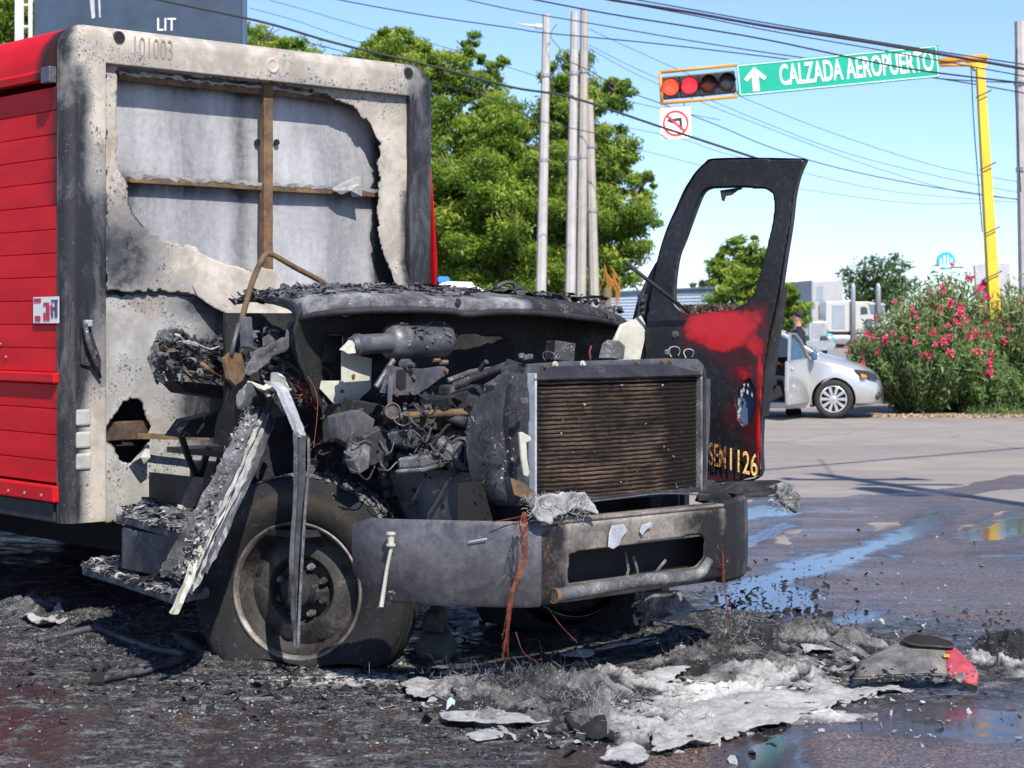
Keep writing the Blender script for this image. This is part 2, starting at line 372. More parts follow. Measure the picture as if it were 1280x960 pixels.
plain('black_matte', (.006, .006, .007), .8); plain('black_gloss', (.012, .012, .014), .25)
plain('cable', (.02, .02, .024), .6); plain('white_paint', (.74, .74, .72), .45, var=.05); plain('white_dirty', (.62, .61, .57), .6, var=.15, sc=2)
plain('sign_green', (.0, .36, .23), .45, var=.06, sc=2); plain('sign_white', (.84, .85, .84), .5, var=.03); plain('sign_red', (.66, .035, .03), .5, var=.05)
plain('signal_black', (.022, .022, .026), .5); plain('lens_off', (.06, .055, .06), .15); plain('lens_dim', (.13, .022, .014), .2)
plain('navy_board', (.030, .052, .085), .55, var=.25, sc=1.2); plain('galvanised', (.40, .41, .42), .45, metal=.6, var=.15)
plain('car_silver', (.56, .55, .53), .30, metal=.55, var=.03, coat=.6); plain('alloy', (.62, .62, .62), .3, metal=.6, var=.05)
plain('rubber', (.020, .020, .021), .8, var=.3); plain('chrome', (.72, .72, .72), .12, metal=1.); plain('interior', (.018, .018, .022), .8)
plain('navy_cloth', (.012, .014, .026), .9); plain('skin', (.50, .26, .17), .55, var=.08); plain('hair', (.018, .013, .01), .7)
plain('truck_white', (.46, .45, .41), .4, var=.06, sc=1.5, coat=.3); plain('trailer_grey', (.28, .31, .35), .5, var=.1, sc=1); plain('trailer_white', (.40, .40, .40), .5, var=.06, sc=1)
plain('blue_panel', (.36, .45, .56), .5, var=.12, sc=.6); plain('blue_dark', (.06, .10, .17), .4); plain('logo_cyan', (.03, .42, .62), .4, var=.06)
plain('board_grey', (.42, .42, .43), .7); plain('red_gloss', (.55, .012, .012), .3, coat=.4); plain('amber', (.9, .25, .01), .2)
plain('copper', (.24, .065, .04), .6, metal=.3, var=.5, sc=40); plain('brick_dust', (.42, .27, .17), .9)
plain('sticker_white', (.70, .68, .64), .5, var=.04); plain('sticker_red', (.42, .02, .06), .5); plain('sticker_blue', (.06, .05, .16), .5)
def mk_yellow():
    m = M_('yellow_paint'); n = m.noise(7, 10, .75); c = m.mix(m.sm(m.noise(1.5, 4, .6), .35, .65), (.72, .42, .02), (.80, .52, .035))
    m.col(m.mix(m.sm(n, .60, .66), c, (.22, .08, .03))); m.set('Roughness', .5)
    m = M_('orange_paint'); n = m.noise(7, 10, .75); m.col(m.mix(m.sm(n, .62, .68), (.72, .30, .035), (.25, .11, .04))); m.set('Roughness', .5)
    for nm, c, s in (('lamp_orange', (1., .10, .045), 1.4), ('lamp_red', (1., .035, .05), 1.5), ('beacon_blue', (.02, .2, 1.), 1.2)):
        m = M_(nm); m.col(tuple(x*.5 for x in c)); v = m.vor(60)
        m.set('Emission Color', (*c, 1)); m.set('Emission Strength', m.sm(v, .2, .7, s, s*.45))
    m = M_('glass_dark'); m.col((.025, .035, .04)); m.set('Roughness', .06); m.set('Specular IOR Level', .8)
    m = M_('glass_blue'); m.col((.08, .17, .26)); m.set('Roughness', .08); m.set('Specular IOR Level', .9)
mk_yellow()
def mk_box_red():
    m = M_('box_red'); n = m.noise(3, 8, .6, 0, m.scale((1, .5, 2))); f = m.noise(55, 5, .7)
    c = m.mix(m.sm(n, .3, .72), (.46, .006, .010), (.60, .010, .016)); c = m.mix(m.sm(m.noise(5, 8, .75, .3, m.scale((1, 2.5, .12))), .52, .72, 0, .35), c, (.22, .02, .02)); c = m.mix(m.sm(f, .66, .76, 0, .12), c, (.50, .10, .10))
    c = m.mix(m.sm(m.ma('ADD', m.attr('soot'), m.ma('MULTIPLY', m.ma('SUBTRACT', m.noise(8, 8, .7), .5), .6)), .3, .8), c, (.035, .012, .012))
    m.col(c); m.set('Roughness', .55); m.set('Specular IOR Level', .15); m.bump(f, .15, .004)
    m = M_('box_red_dark'); m.col((.20, .01, .012)); m.set('Roughness', .5)
mk_box_red()
def mk_char():
    # box front skin: pale heat-bleached paint, leopard spots where the soot film broke up, black char where soot is high
    for nm, lightc, midc in (('bleached', (.47, .415, .345), (.30, .268, .23)), ('bleached_grey', (.40, .385, .35), (.255, .245, .225))):
        m = M_(nm); s = m.attr('soot'); n1 = m.noise(3.2, 9, .65, .3); n2 = m.noise(28, 8, .7); vo = m.vor(30); vf = m.vor(75)
        c = m.mix(m.sm(n1, .40, .58), midc, lightc); c = m.mix(m.sm(m.noise(1.6, 7, .7, .5), .50, .66, 0, .6), c, (.25, .245, .24)); c = m.mix(m.sm(m.noise(16, 7, .75), .58, .70, 0, .45), c, (.19, .165, .14)); c = m.mix(m.sm(m.noise(5, 8, .7, .5), .50, .66, 0, .6), c, (.27, .20, .14)); c = m.mix(m.sm(n2, .56, .72, 0, .5), c, tuple(x*1.12 for x in lightc))
        v = m.ma('ADD', s, m.ma('ADD', m.ma('MULTIPLY', m.ma('SUBTRACT', n1, .5), 1.5), m.ma('MULTIPLY', m.ma('SUBTRACT', n2, .5), .5)))
        grey = m.sm(v, .30, .85)
        edge = m.sm(m.ma('SUBTRACT', m.ma('ABSOLUTE', m.ma('SUBTRACT', v, .48)), 0.), .22, .05)
        spots = m.ma('MULTIPLY', m.ma('MAXIMUM', m.sm(vo, .30, .18), m.ma('MULTIPLY', m.sm(vf, .42, .25), .7)), edge)
        c = m.mix(m.ma('MULTIPLY', grey, .85), c, (.12, .118, .12)); c = m.mix(m.sm(v, .72, 1.15), c, m.mix(m.sm(m.noise(7, 9, .7, .5, m.scale((1, 1, .35))), .45, .68), (.012, .012, .013), (.085, .084, .088)))
        c = m.mix(m.ma('MULTIPLY', spots, .8), c, (.05, .055, .065))
        c = m.mix(m.ma('MULTIPLY', m.sm(v, .5, .9), m.sm(m.noise(120, 3, .6), .67, .70, 0, .6)), c, (.4, .4, .4))
        m.col(c); m.set('Roughness', m.sm(v, .3, 1., .75, .5)); m.bump(m.ma('ADD', n2, m.ma('MULTIPLY', spots, .6)), .35, .005)
mk_char()
burnt('inner_sheet', (.03, .03, .03), (.20, .195, .20), (.45, .44, .435), .17, 3.2, .6, .15, .25, streak=True, flake=.05)
burnt('char_black', (.005, .005, .006), (.020, .0195, .021), (.13, .125, .12), -.02, 6, .6, .0, .6, flake=.05)
burnt('char_post', (.016, .017, .019), (.055, .057, .062), (.30, .30, .30), .03, 5, .42, .2, .4, streak=True, flake=.25)
burnt('char_grey', (.014, .014, .016), (.060, .060, .066), (.24, .24, .24), .0, 6, .5, .25, .5, flake=.25)
burnt('ash_metal', (.018, .018, .02), (.12, .12, .124), (.52, .51, .49), .0, 8, .75, .1, .8, flake=.42)
burnt('ash_white', (.08, .08, .08), (.34, .33, .32), (.68, .66, .62), .07, 14, .9, 0, .9, flake=.3)
burnt('ash_mixed', (.012, .012, .012), (.13, .13, .13), (.66, .64, .61), .02, 9, .9, 0, 1., flake=.6)
burnt('steel_grey', (.035, .035, .04), (.105, .105, .115), (.24, .24, .25), .03, 4, .45, .45, .25, flake=.12)
burnt('bumper_paint', (.028, .027, .030), (.072, .070, .076), (.19, .18, .18), .02, 3.0, .36, .25, .2, flake=.12)
burnt('bumper_steel', (.02, .018, .017), (.15, .128, .11), (.42, .37, .31), .06, 5.5, .45, .35, .45, rust=.10, flake=.05)
burnt('rust_steel', (.03, .02, .016), (.13, .085, .05), (.30, .21, .12), .02, 9, .7, .2, .6, rust=.8, rustc=(.26, .13, .045))
burnt('rad_fin', (.020, .014, .011), (.095, .060, .040), (.26, .18, .13), .02, 12, .6, .3, .4, flake=.10)
burnt('rad_dark', (.008, .007, .007), (.02, .017, .015), (.05, .04, .035), 0, 10, .8, 0, .4)
burnt('olive_soot', (.007, .007, .006), (.022, .022, .016), (.20, .19, .13), -.05, 5, .6, .1, .4)
burnt('plate_cream', (.08, .08, .07), (.36, .35, .28), (.60, .58, .48), .12, 5, .7, 0, .3)
burnt('alu_pale', (.14, .14, .145), (.36, .37, .38), (.66, .67, .68), .12, 7, .45, .4, .35)
burnt('tyre_burnt', (.006, .006, .007), (.013, .0125, .013), (.055, .040, .026), -.06, 12, .72, 0, .8, flake=.12, rust=.12, rustc=(.085, .045, .018))
burnt('tread_ash', (.010, .010, .011), (.03, .03, .031), (.52, .51, .49), .03, 26, .8, 0, .9, flake=.8)
burnt('rim_burnt', (.012, .011, .010), (.055, .050, .045), (.22, .195, .17), .0, 6, .55, .35, .4)
burnt('rim_edge', (.04, .035, .03), (.16, .14, .12), (.42, .39, .35), .03, 10, .4, .5, .3)
burnt('asphalt_chunk', (.05, .045, .042), (.16, .14, .12), (.32, .29, .25), .05, 18, .9, 0, 1.)
burnt('charcoal', (.006, .006, .006), (.018, .018, .018), (.10, .10, .10), -.02, 20, .75, 0, 1.)
def mk_door():
    m = M_('door_paint'); r = m.attr('red'); n = m.noise(9, 10, .7, .6); n2 = m.noise(45, 6, .7)
    v = m.ma('ADD', r, m.ma('MULTIPLY', m.ma('SUBTRACT', n, .5), 1.15)); f = m.sm(v, .40, .60)
    blk = m.mix(m.sm(n2, .5, .75), (.006, .006, .007), (.030, .028, .030)); red = m.mix(m.sm(v, .45, .85), (.13, .003, .004), (.36, .005, .008)); mar = (.040, .003, .004)
    m.col(m.mix(m.sm(v, .46, .62), m.mix(m.sm(v, .14, .42), blk, mar), red)); m.set('Roughness', m.ma('SUBTRACT', .42, m.ma('MULTIPLY', f, .12))); m.bump(n2, .2, .004)
    m = M_('number_yellow'); m.col(m.mix(m.sm(m.noise(60, 6, .7), .35, .6), (.45, .16, .03), (.80, .60, .20))); m.set('Roughness', .6)
    m = M_('number_burnt'); m.col(m.mix(m.sm(m.noise(45, 6, .7), .45, .6), (.02, .015, .012), (.50, .22, .05))); m.set('Roughness', .7)
    m = M_('ghost_ink'); m.col((.22, .20, .18)); m.set('Roughness', .8)
mk_door()
plain('verge_dirt', (.24, .19, .14), .95, var=.25, sc=12, bump=.5)

burnt('panel_plastic', (.03, .029, .03), (.13, .125, .12), (.38, .33, .28), .02, 9, .6, 0, .6, flake=.1, rust=.25, rustc=(.24, .13, .08))
plain('faded_red', (.34, .045, .06), .6, var=.3, sc=25)

burnt('ash_matte', (.12, .115, .11), (.34, .33, .32), (.54, .525, .50), .05, 5, .95, 0, 1., flake=.25)
burnt('rust_dark', (.02, .014, .012), (.07, .045, .03), (.20, .14, .09), .0, 9, .75, .1, .6, rust=.4, rustc=(.15, .08, .035))
# ---------------------------------------------------------------- ground: one sheet to the horizon
def P_(*uv): return [g(u, v) for u, v in uv]
PUD = [P_((880, 748), (935, 738), (990, 728), (1035, 742), (1020, 762), (975, 782), (930, 800), (885, 806)), P_((960, 705), (1010, 690), (1060, 682), (1050, 692), (1000, 706)), P_((1195, 700), (1240, 690), (1300, 684), (1300, 694), (1240, 702)),
       P_((890, 742), (935, 722), (985, 700), (1040, 690), (1078, 676), (1110, 664), (1150, 650), (1165, 636), (1200, 632), (1190, 645), (1160, 664), (1140, 676), (1090, 694), (1050, 708), (1010, 722), (965, 745), (925, 782), (905, 800), (885, 790)),
       P_((895, 690), (935, 668), (985, 648), (1000, 655), (960, 672), (925, 694)),
       P_((1175, 672), (1215, 655), (1280, 640), (1340, 640), (1340, 660), (1280, 668), (1215, 682)),
       P_((900, 640), (950, 630), (1010, 636), (990, 646), (930, 652)),
       P_((915, 935), (960, 905), (1030, 893), (1100, 890), (1160, 880), (1230, 884), (1330, 888), (1340, 925), (1250, 927), (1180, 925), (1120, 912), (1070, 908), (1025, 912), (1003, 930), (1010, 950), (1040, 1010), (880, 1010)),
       P_((1085, 695), (1130, 690), (1150, 696), (1120, 702)), P_((1240, 705), (1275, 700), (1275, 708), (1245, 710)),
       P_((1015, 785), (1060, 762), (1120, 752), (1110, 768), (1060, 790)), P_((60, 905), (110, 880), (130, 890), (95, 925)), P_((690, 925), (760, 935), (750, 965), (690, 960)),
       P_((0, 735), (60, 745), (110, 758), (60, 762), (0, 752)), P_((1100, 800), (1200, 790), (1260, 800), (1180, 812))]
ASHB = [(700, 850, .55, .30, 1.1), (620, 858, .30, .22, .9), (860, 800, .8, .35, .7), (1000, 850, .7, .28, 1.), (330, 812, .5, .3, .65), (420, 850, .55, .3, .55), (250, 800, .35, .4, .7),
        (60, 770, .35, .4, .9), (150, 800, .3, .4, .6), (540, 890, .5, .22, .35), (330, 880, .5, .2, .3), (780, 925, .35, .2, .8), (1040, 800, .3, .35, .5)]
def gmask(x, y):
    wx = x+.5*(fbm(x, y, 1.1, 4, 3)-.5); wy = y+1.4*(fbm(x, y, .9, 4, 8)-.5)
    wet = P_((-600, 560), (300, 600), (880, 640), (948, 626), (1010, 622), (1060, 618), (1120, 614), (1170, 606), (1230, 598), (1290, 594), (1420, 590), (1700, 640), (2600, 1200), (640, 2600), (-1300, 1200))
    damp = inpoly(wx, wy, wet).astype(float)
    beige = P_((1225, 612), (1290, 608), (1400, 620), (1330, 640), (1240, 628), (1180, 620)); damp[inpoly(wx, wy, beige)] = .12
    for q in (P_((1060, 650), (1100, 646), (1105, 655), (1070, 658)), P_((1190, 656), (1250, 646), (1300, 640), (1240, 658), (1200, 664)), P_((965, 668), (1000, 660), (1005, 666), (975, 674))): damp[inpoly(wx, wy, q)] = .35
    pud = np.zeros_like(x); offs = [(0, 0), (.09, 0), (-.09, 0), (0, .35), (0, -.35), (.05, .18), (-.05, -.18)]
    px = x+.10*(fbm(x, y, 5, 4, 31)-.5); py = y+.5*(fbm(x, y, 4, 4, 37)-.5)
    for q in PUD: pud = np.maximum(pud, sum(inpoly(px+a, py+b, q).astype(float) for a, b in offs)/7)
    pud *= sst(.22, .42, fbm(x, y, 7, 4, 77)*.5+.5*pud)
    for q in (P_((-60, 850), (60, 850), (110, 900), (90, 990), (-60, 1000)), P_((250, 890), (420, 900), (400, 1000), (200, 1000))): pud = np.maximum(pud, .58*inpoly(px, py, q)*sst(.40, .52, fbm(x, y, 14, 4, 79)))
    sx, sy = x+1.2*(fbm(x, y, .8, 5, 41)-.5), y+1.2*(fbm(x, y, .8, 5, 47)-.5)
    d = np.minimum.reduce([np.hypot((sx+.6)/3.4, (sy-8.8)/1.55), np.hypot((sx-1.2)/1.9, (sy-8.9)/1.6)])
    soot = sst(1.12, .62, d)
    d2 = np.minimum(np.hypot((sx+3.2)/4.6, (sy-12.)/6.), np.hypot((sx+1.5)/2.2, (sy-6.9)/1.4)); soot = np.maximum(soot, np.where(sy > 8.6, 1., .72)*sst(1.1, .7, d2))  # wide ellipse paints dark shade under and behind the truck into this mask
    # trodden slush right of the bumper
    for u, v, rx, ry, k in ((900, 760, .6, .9, .9), (960, 770, .4, .5, .7), (1040, 800, .7, .4, .5), (560, 900, 1.0, .3, .5), (330, 900, .9, .35, .6)):
        cx, cy = g(u, v); soot = np.maximum(soot, k*np.exp(-(((x-cx)/rx)**2+((y-cy)/ry)**2)))
    ash = np.zeros_like(x)
    for u, v, rx, ry, k in ASHB:
        cx, cy = g(u, v); ash = np.maximum(ash, k*np.exp(-(((sx*.4+x*.6-cx)/rx)**2+((y-cy)/ry)**2)))
    ash *= sst(.30, .62, fbm(x, y, 3.2, 5, 55))*1.15
    rust = np.zeros_like(x)
    for u, v, rx, ry, k in ((210, 920, .5, .25, .9), (350, 905, .35, .2, .8), (590, 950, .7, .2, .7), (1130, 875, .6, .25, 1.), (1120, 930, .8, .22, .9), (1000, 640, 1., 1.5, .5), (930, 900, .4, .2, .6)):
        cx, cy = g(u, v); rust = np.maximum(rust, k*np.exp(-(((x-cx)/rx)**2+((y-cy)/ry)**2)))
    return np.clip(soot*(1-pud), 0, 1), np.clip(ash*(1-pud), 0, 1), damp, pud, rust
def gheight(x, y, soot, pud):
    near = sst(16, 10, y)
    r = ridged(x, y, 9, 4, 61); h = .020*soot*(r-.45)*near+.012*soot*(fbm(x, y, 26, 3, 71)-.5)*near
    h = h+.006*(fbm(x, y, 1.3, 3, 66)-.5)*near
    k = sst(.3, .7, pud); return h*(1-k)-.004*k
xs = [-2.9]
while xs[-1] < 4.0: xs.append(xs[-1]+.0180)
st = .0180
while xs[-1] < 900: st *= 1.10; xs.append(xs[-1]+st)
st = .0180; xl = [-2.9]
while xl[-1] > -900: st *= 1.10; xl.append(xl[-1]-st)
xs = np.array(xl[:0:-1]+xs)
ys = [5.4]
while ys[-1] < 12: ys.append(ys[-1]+.0165)
st = .0165
while ys[-1] < 2500: st = min(st*1.012, max(.04, (ys[-1]-8)*.012)); ys.append(ys[-1]+st)
yl = [5.4]; st = .0165
while yl[-1] > -400: st *= 1.3; yl.append(yl[-1]-st)
ys = np.array(yl[:0:-1]+ys)
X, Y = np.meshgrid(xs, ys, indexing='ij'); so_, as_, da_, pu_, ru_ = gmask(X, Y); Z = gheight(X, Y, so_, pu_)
nx, ny = X.shape; ix = np.arange(nx*ny).reshape(nx, ny)
q = np.stack([ix[:-1, :-1], ix[1:, :-1], ix[1:, 1:], ix[:-1, 1:]], -1).reshape(-1, 4)
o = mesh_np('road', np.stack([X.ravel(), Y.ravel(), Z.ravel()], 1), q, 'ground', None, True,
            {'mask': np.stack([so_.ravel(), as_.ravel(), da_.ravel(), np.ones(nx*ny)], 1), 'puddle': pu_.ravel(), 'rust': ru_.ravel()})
tag(o, kind='structure', label='asphalt street, sooty and wet round the burnt truck and pale and dry beyond')
del X, Y, Z, so_, as_, da_, pu_, ru_, q, ix
# ---------------------------------------------------------------- trees
def crown_pts(lumps, dens, size, rng=RNG, flat=.85, core=.25):
    out = []; tn = []
    for (x, y, z, r) in lumps:
        # sub-lumps give the crown its broken outline
        k = max(6, int(17*r)); dd = rng.normal(size=(k, 3)); dd /= np.linalg.norm(dd, axis=1)[:, None]
        sub = np.array([x, y, z])+dd*r*rng.uniform(.25, 1.05, (k, 1))*np.array([1, 1, flat]); sr = r*rng.uniform(.17, .40, k)
        n = int(dens*r*r); w = rng.integers(0, k, n); e = rng.normal(size=(n, 3)); e /= np.linalg.norm(e, axis=1)[:, None]
        p = sub[w]+e*sr[w][:, None]*rng.uniform(core, 1.05, (n, 1))*np.array([1, 1, .6]); p[:, 2] -= .12*np.abs(rng.normal(size=n))*sr[w]
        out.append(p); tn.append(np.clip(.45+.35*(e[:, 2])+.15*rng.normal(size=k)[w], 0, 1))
    return np.concatenate(out), np.concatenate(tn)
def limb(mb, p, q, r0, r1, wob=.12, n=7):
    p = Vector(p); q = Vector(q); L = (q-p).length; pts = []; rr = []
    for i in range(n):
        t = i/(n-1); w = Vector((random.uniform(-1, 1), random.uniform(-1, 1), random.uniform(-.3, .6)))*wob*L*(0 if i in (0, n-1) else 1)*.4
        pts.append(p.lerp(q, t)+w); rr.append(r0+(r1-r0)*t)
    mb.tube(pts, rr, 7)
def tree(name, label, cat, base, lumps, dens, leaf, mat, r0=.3, group=None, asp=.4, barkm='bark'):
    t = thing(name, label, cat, base, 0, group); L = [(x-base[0], y-base[1], z, r) for x, y, z, r in lumps]
    mb = MB(); cen = np.mean([l[:3] for l in L], 0); fk = Vector((cen[0]*.25, 0, min(l[2] for l in L)*.55))
    limb(mb, (0, 0, -.1), fk, r0, r0*.75, .08)
    for l in L: limb(mb, fk, (l[0], l[1], l[2]-l[3]*.2), r0*.5, r0*.10, .16)
    for l in L:
        for k in range(3):
            d = RNG.normal(size=3); d /= np.linalg.norm(d); limb(mb, (l[0], l[1], l[2]-l[3]*.2), (l[0]+d[0]*l[3]*.8, l[1]+d[1]*l[3]*.8, l[2]+abs(d[2])*l[3]*.6), r0*.12, r0*.03, .2, 5)
    mb.build('trunk', barkm, t, True)
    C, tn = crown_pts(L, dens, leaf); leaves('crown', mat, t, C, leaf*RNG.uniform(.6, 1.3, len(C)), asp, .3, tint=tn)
    return t
def L_(y, lst, dy=1.):  # lumps traced as (pixel, pixel, radius in metres, depth offset)
    return [(*at(u, v, y+d)[:2], at(u, v, y+d)[2], r) for u, v, r, d in lst]
D = 58
lm = L_(D, [(470, 95, 1.5, 0), (520, 75, 1.5, 0), (560, 95, 1.3, 0), (600, 110, .9, .5), (585, 62, .7, 0), (480, 55, .8, 0), (610, 86, .6, 0), (500, 48, .6, 0), (440, 110, 1.2, 0),
            (570, 160, 1.9, 0), (600, 200, 2.1, -.5), (570, 240, 2.2, 0), (620, 260, 2.3, -1), (575, 310, 2.1, 0), (640, 300, 2.2, -.8), (590, 355, 1.7, 0), (660, 340, 1.9, 0), (540, 340, 1.4, 0),
            (645, 180, 1.9, 0), (660, 235, 2.1, -.6), (700, 210, 2.0, 0), (690, 150, 1.6, 0), (715, 115, 1.4, 0), (745, 125, 1.1, 0), (770, 110, .6, 0), (720, 92, .7, 0), (700, 105, .8, 0),
            (710, 270, 2.2, -.6), (745, 240, 1.8, 0), (780, 235, 1.1, 0), (805, 225, .55, 0), (755, 290, 1.7, 0), (790, 285, .9, 0), (730, 335, 1.8, 0), (775, 325, .9, 0), (700, 350, 1.6, 0), (765, 355, .8, 0), (745, 175, 1.2, 0), (770, 190, .8, 0)])
tree('shade_tree', 'large bright green shade tree rising behind the concrete poles and the box truck', 'tree', (*at(650, 404, D)[:2], 0), lm, 2900, .19, 'leaf_neem', .42, asp=.3)
lm = L_(70, [(325, 50, 1.2, 0), (345, 70, 1.4, 0), (310, 75, 1.4, 0), (375, 78, 1., 0), (400, 92, .9, 0), (415, 84, .6, 0), (330, 110, 2.4, 0), (390, 130, 2.4, 0), (440, 160, 2.4, 0)])
tree('shade_tree', 'green treetop showing above the truck box beside the dark billboard', 'tree', (*at(350, 404, 70)[:2], 0), lm, 1500, .23, 'leaf_neem', .4, asp=.32)
lm = L_(62, [(8, 10, 1.5, 0), (15, 38, 1.2, 0), (-15, 35, 1.8, 0), (0, 75, 2., 0), (-30, 90, 2.2, 0)])
tree('shade_tree', 'green tree in the top left corner behind the tin lamp mast', 'tree', (*at(0, 404, 62)[:2], 0), lm, 1300, .26, 'leaf_neem', .4, asp=.32)
lm = L_(84, [(925, 315, 1.0, 0), (910, 335, 1.1, 0), (940, 335, 1.3, 0), (925, 360, 1.5, 0), (905, 352, .9, 0), (955, 365, 1.4, 0), (940, 385, 1.3, 0), (965, 395, 1.5, 0), (985, 385, 1.3, 0), (980, 410, 1.2, 0), (970, 370, 1.1, 0)])
tree('young_tree', 'small round green tree seen through the window of the burnt door', 'tree', (*at(940, 404, 84)[:2], 0), lm, 1200, .30, 'leaf_neem', .18, asp=.34)
# spiky thin tree beyond the white tractor
Dt = 128
t = thing('thorn_tree', 'thin dark green thorny tree with spiky branches behind the white tractor unit', 'tree', (*at(1095, 404, Dt)[:2], 0))
mb = MB(); bx, by = at(1095, 404, Dt)[:2]; tips = []
for u, v in ((1055, 335), (1060, 350), (1072, 338), (1080, 332), (1092, 328), (1103, 322), (1113, 330), (1124, 316), (1131, 330), (1134, 345), (1128, 358), (1066, 362), (1143, 350), (1100, 340)):
    x, y, z = at(u, v, Dt+random.uniform(-2, 2)); limb(mb, (random.uniform(-.6, .6), 0, 1.6), (x-bx, y-by, z), .10, .03, .12, 8)
    for k in range(34):
        f = random.uniform(.35, 1.); tips.append((f*(x-bx)+random.gauss(0, .30), f*(y-by)+random.gauss(0, .3), 1.6+f*(z-1.6)+random.gauss(0, .22)))
mb.tube([(0, 0, -.1), (.1, 0, 1.6)], [.28, .2], 8); mb.build('trunk', 'bark', t, True)
tips = np.array(tips); C = np.repeat(tips, 9, 0)+RNG.normal(0, .16, (len(tips)*9, 3)); leaves('crown', 'leaf_dark', t, C, .34, .4, .3)
# distant low treetops over the blue shed
lm = L_(150, [(880, 358, .8, 0), (895, 356, .7, 0), (915, 354, .7, 0), (870, 362, .9, 0), (930, 360, .7, 0), (1150, 372, 1.2, 0), (845, 330, .5, 0), (850, 345, .6, 0)])
tree('far_tree', 'tiny far treetops peeping over the pale blue shed', 'tree', (*at(885, 404, 150)[:2], 0), lm[:5], 260, .5, 'leaf_dark', .15)
# dry palm fronds low in the big tree
t = thing('dry_frond_cluster', 'orange dead fronds hanging beside the shortest concrete pole', 'plant', (*at(757, 404, 52)[:2], 0)); bx, by = at(757, 404, 52)[:2]
mb = MB(); mb.tube([(0, 0, -.1), (.05, 0, 2.6)], [.14, .10], 8); mb.build('trunk', 'bark', t, True)
for k in range(11):
    m = MB(); u = random.uniform(754, 768); v0 = random.uniform(330, 352); x, y, z = at(u, v0, 52); x2, y2, z2 = at(u+random.uniform(-14, 8), v0+random.uniform(25, 50), 52)
    p0 = Vector((x-bx, y-by, z)); p1 = Vector((x2-bx, y2-by, z2)); pm = (p0+p1)/2+Vector((.12, 0, .15))
    m.ribbon([p0, pm, p1], [.02, .05, .01], (1, .4, 0), .004); m.build('frond', 'dead_frond', t)
# ---------------------------------------------------------------- oleanders and the verge
def oleander(label, x, y, w, h, n, fl, group, seed, sk=0.):
    rng = np.random.default_rng(seed); t = thing('oleander_bush', label, 'bush', (x, y, 0), 0, group); mb = MB(); C = []; T = []; tips = []
    for k in range(n):
        an = rng.uniform(0, 2*math.pi); rr = math.sqrt(rng.random()); tx, ty = math.cos(an)*rr*w/2, math.sin(an)*rr*w*.42
        th = h*(1-.42*rr**2.2)*rng.uniform(.62, 1.04); tx += sk*th
        b = Vector((tx*.18, ty*.18, 0)); e = Vector((tx, ty, th)); mid = b.lerp(e, .5)+Vector((tx*.12, ty*.12, .1)); mb.tube([b, mid, e], [.018, .012, .004], 5)
        tips.append(e); m = rng.integers(60, 95); f = rng.beta(1.35, 1.05, m)
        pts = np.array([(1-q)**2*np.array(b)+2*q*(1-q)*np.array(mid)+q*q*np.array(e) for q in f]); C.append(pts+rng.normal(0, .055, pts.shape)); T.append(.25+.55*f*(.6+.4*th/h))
    mb.build('stem', 'twig', t, True); C = np.concatenate(C); T = np.concatenate(T)
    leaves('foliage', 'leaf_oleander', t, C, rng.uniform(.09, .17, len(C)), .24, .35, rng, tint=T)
    fm = None; cand = sorted([e for e in tips if e.y < w*.05 and e.z > h*.40], key=lambda e: e.x); cand = [cand[min(len(cand)-1, int((i_+rng.random())*len(cand)/fl))] for i_ in range(fl)] if cand else []
    for e in cand[:fl]:
        if fm is None:
            c = rng.normal(0, .038, (42, 3)); ob = leaves('blossom', 'petal', t, c, .055, .8, 0, rng); fm = ob.data
        else: ob = bpy.data.objects.new('blossom', fm); link(ob, t)
        ob.location = e+Vector((0, -.05, .0)); s_ = rng.uniform(.45, 1.1); ob.scale = (s_, s_, s_*.8); ob.rotation_euler = (rng.random()*3, rng.random()*3, 0)
    return t
G = 'pink oleander bushes along the kerb'
x, y = g(1165, 520); oleander('big oleander bush full of pink flowers right of the silver car', x-.05, y+.8, 2.6, 2.05, 360, 52, G, 1)
x, y = g(1205, 520); oleander('tall oleander in front of the grey speed sign at the foot of the yellow post', x, y+1.2, 1.9, 2.6, 240, 26, G, 2)
x, y = g(1262, 517); oleander('oleander with few flowers at the right edge past the yellow post', x+.3, y+1.2, 2.6, 2.4, 320, 16, G, 3)
x, y = g(1345, 517); oleander('oleander cut off by the right edge of the view', x, y+1.5, 2.6, 2.5, 200, 6, G, 4)
x0, y0 = g(1100, 521); C = RNG.uniform((x0+1.6, y0+.1, .0), (x0+5.5, y0+1.2, .22), (2600, 3)); C[:, 2] *= RNG.random(2600)
tag(leaves('grass', 'leaf_oleander', None, C, .14, .10, 2.0), 'bright weeds and grass under the oleanders', kind='stuff')
V = []; nn = 900; C = RNG.uniform((x0-.2, y0-.35, .0), (x0+5, y0+.3, .03), (nn, 3))
tag(leaves('leaf_litter', 'brick_dust', None, C, .07, .6, 0), 'dry leaf litter along the edge of the oleanders', kind='stuff')
mb = MB(); n = 24
ctr = g(1190, 519)
kx0, ky0 = x0-.1, y0+.05
mb.box((kx0+5.2, ky0+2.2, -.02), (10.2, 4.2, .08)); mb.build('verge', 'verge_dirt', None, bevel=.02); tag(bpy.data.objects['verge'], 'raised dirt verge under the oleanders', kind='structure')
x, y = g(1238, 519); oleander('small low oleander shoot hiding the foot of the yellow post', x, y+.35, 1.3, 1.15, 120, 2, G, 5)
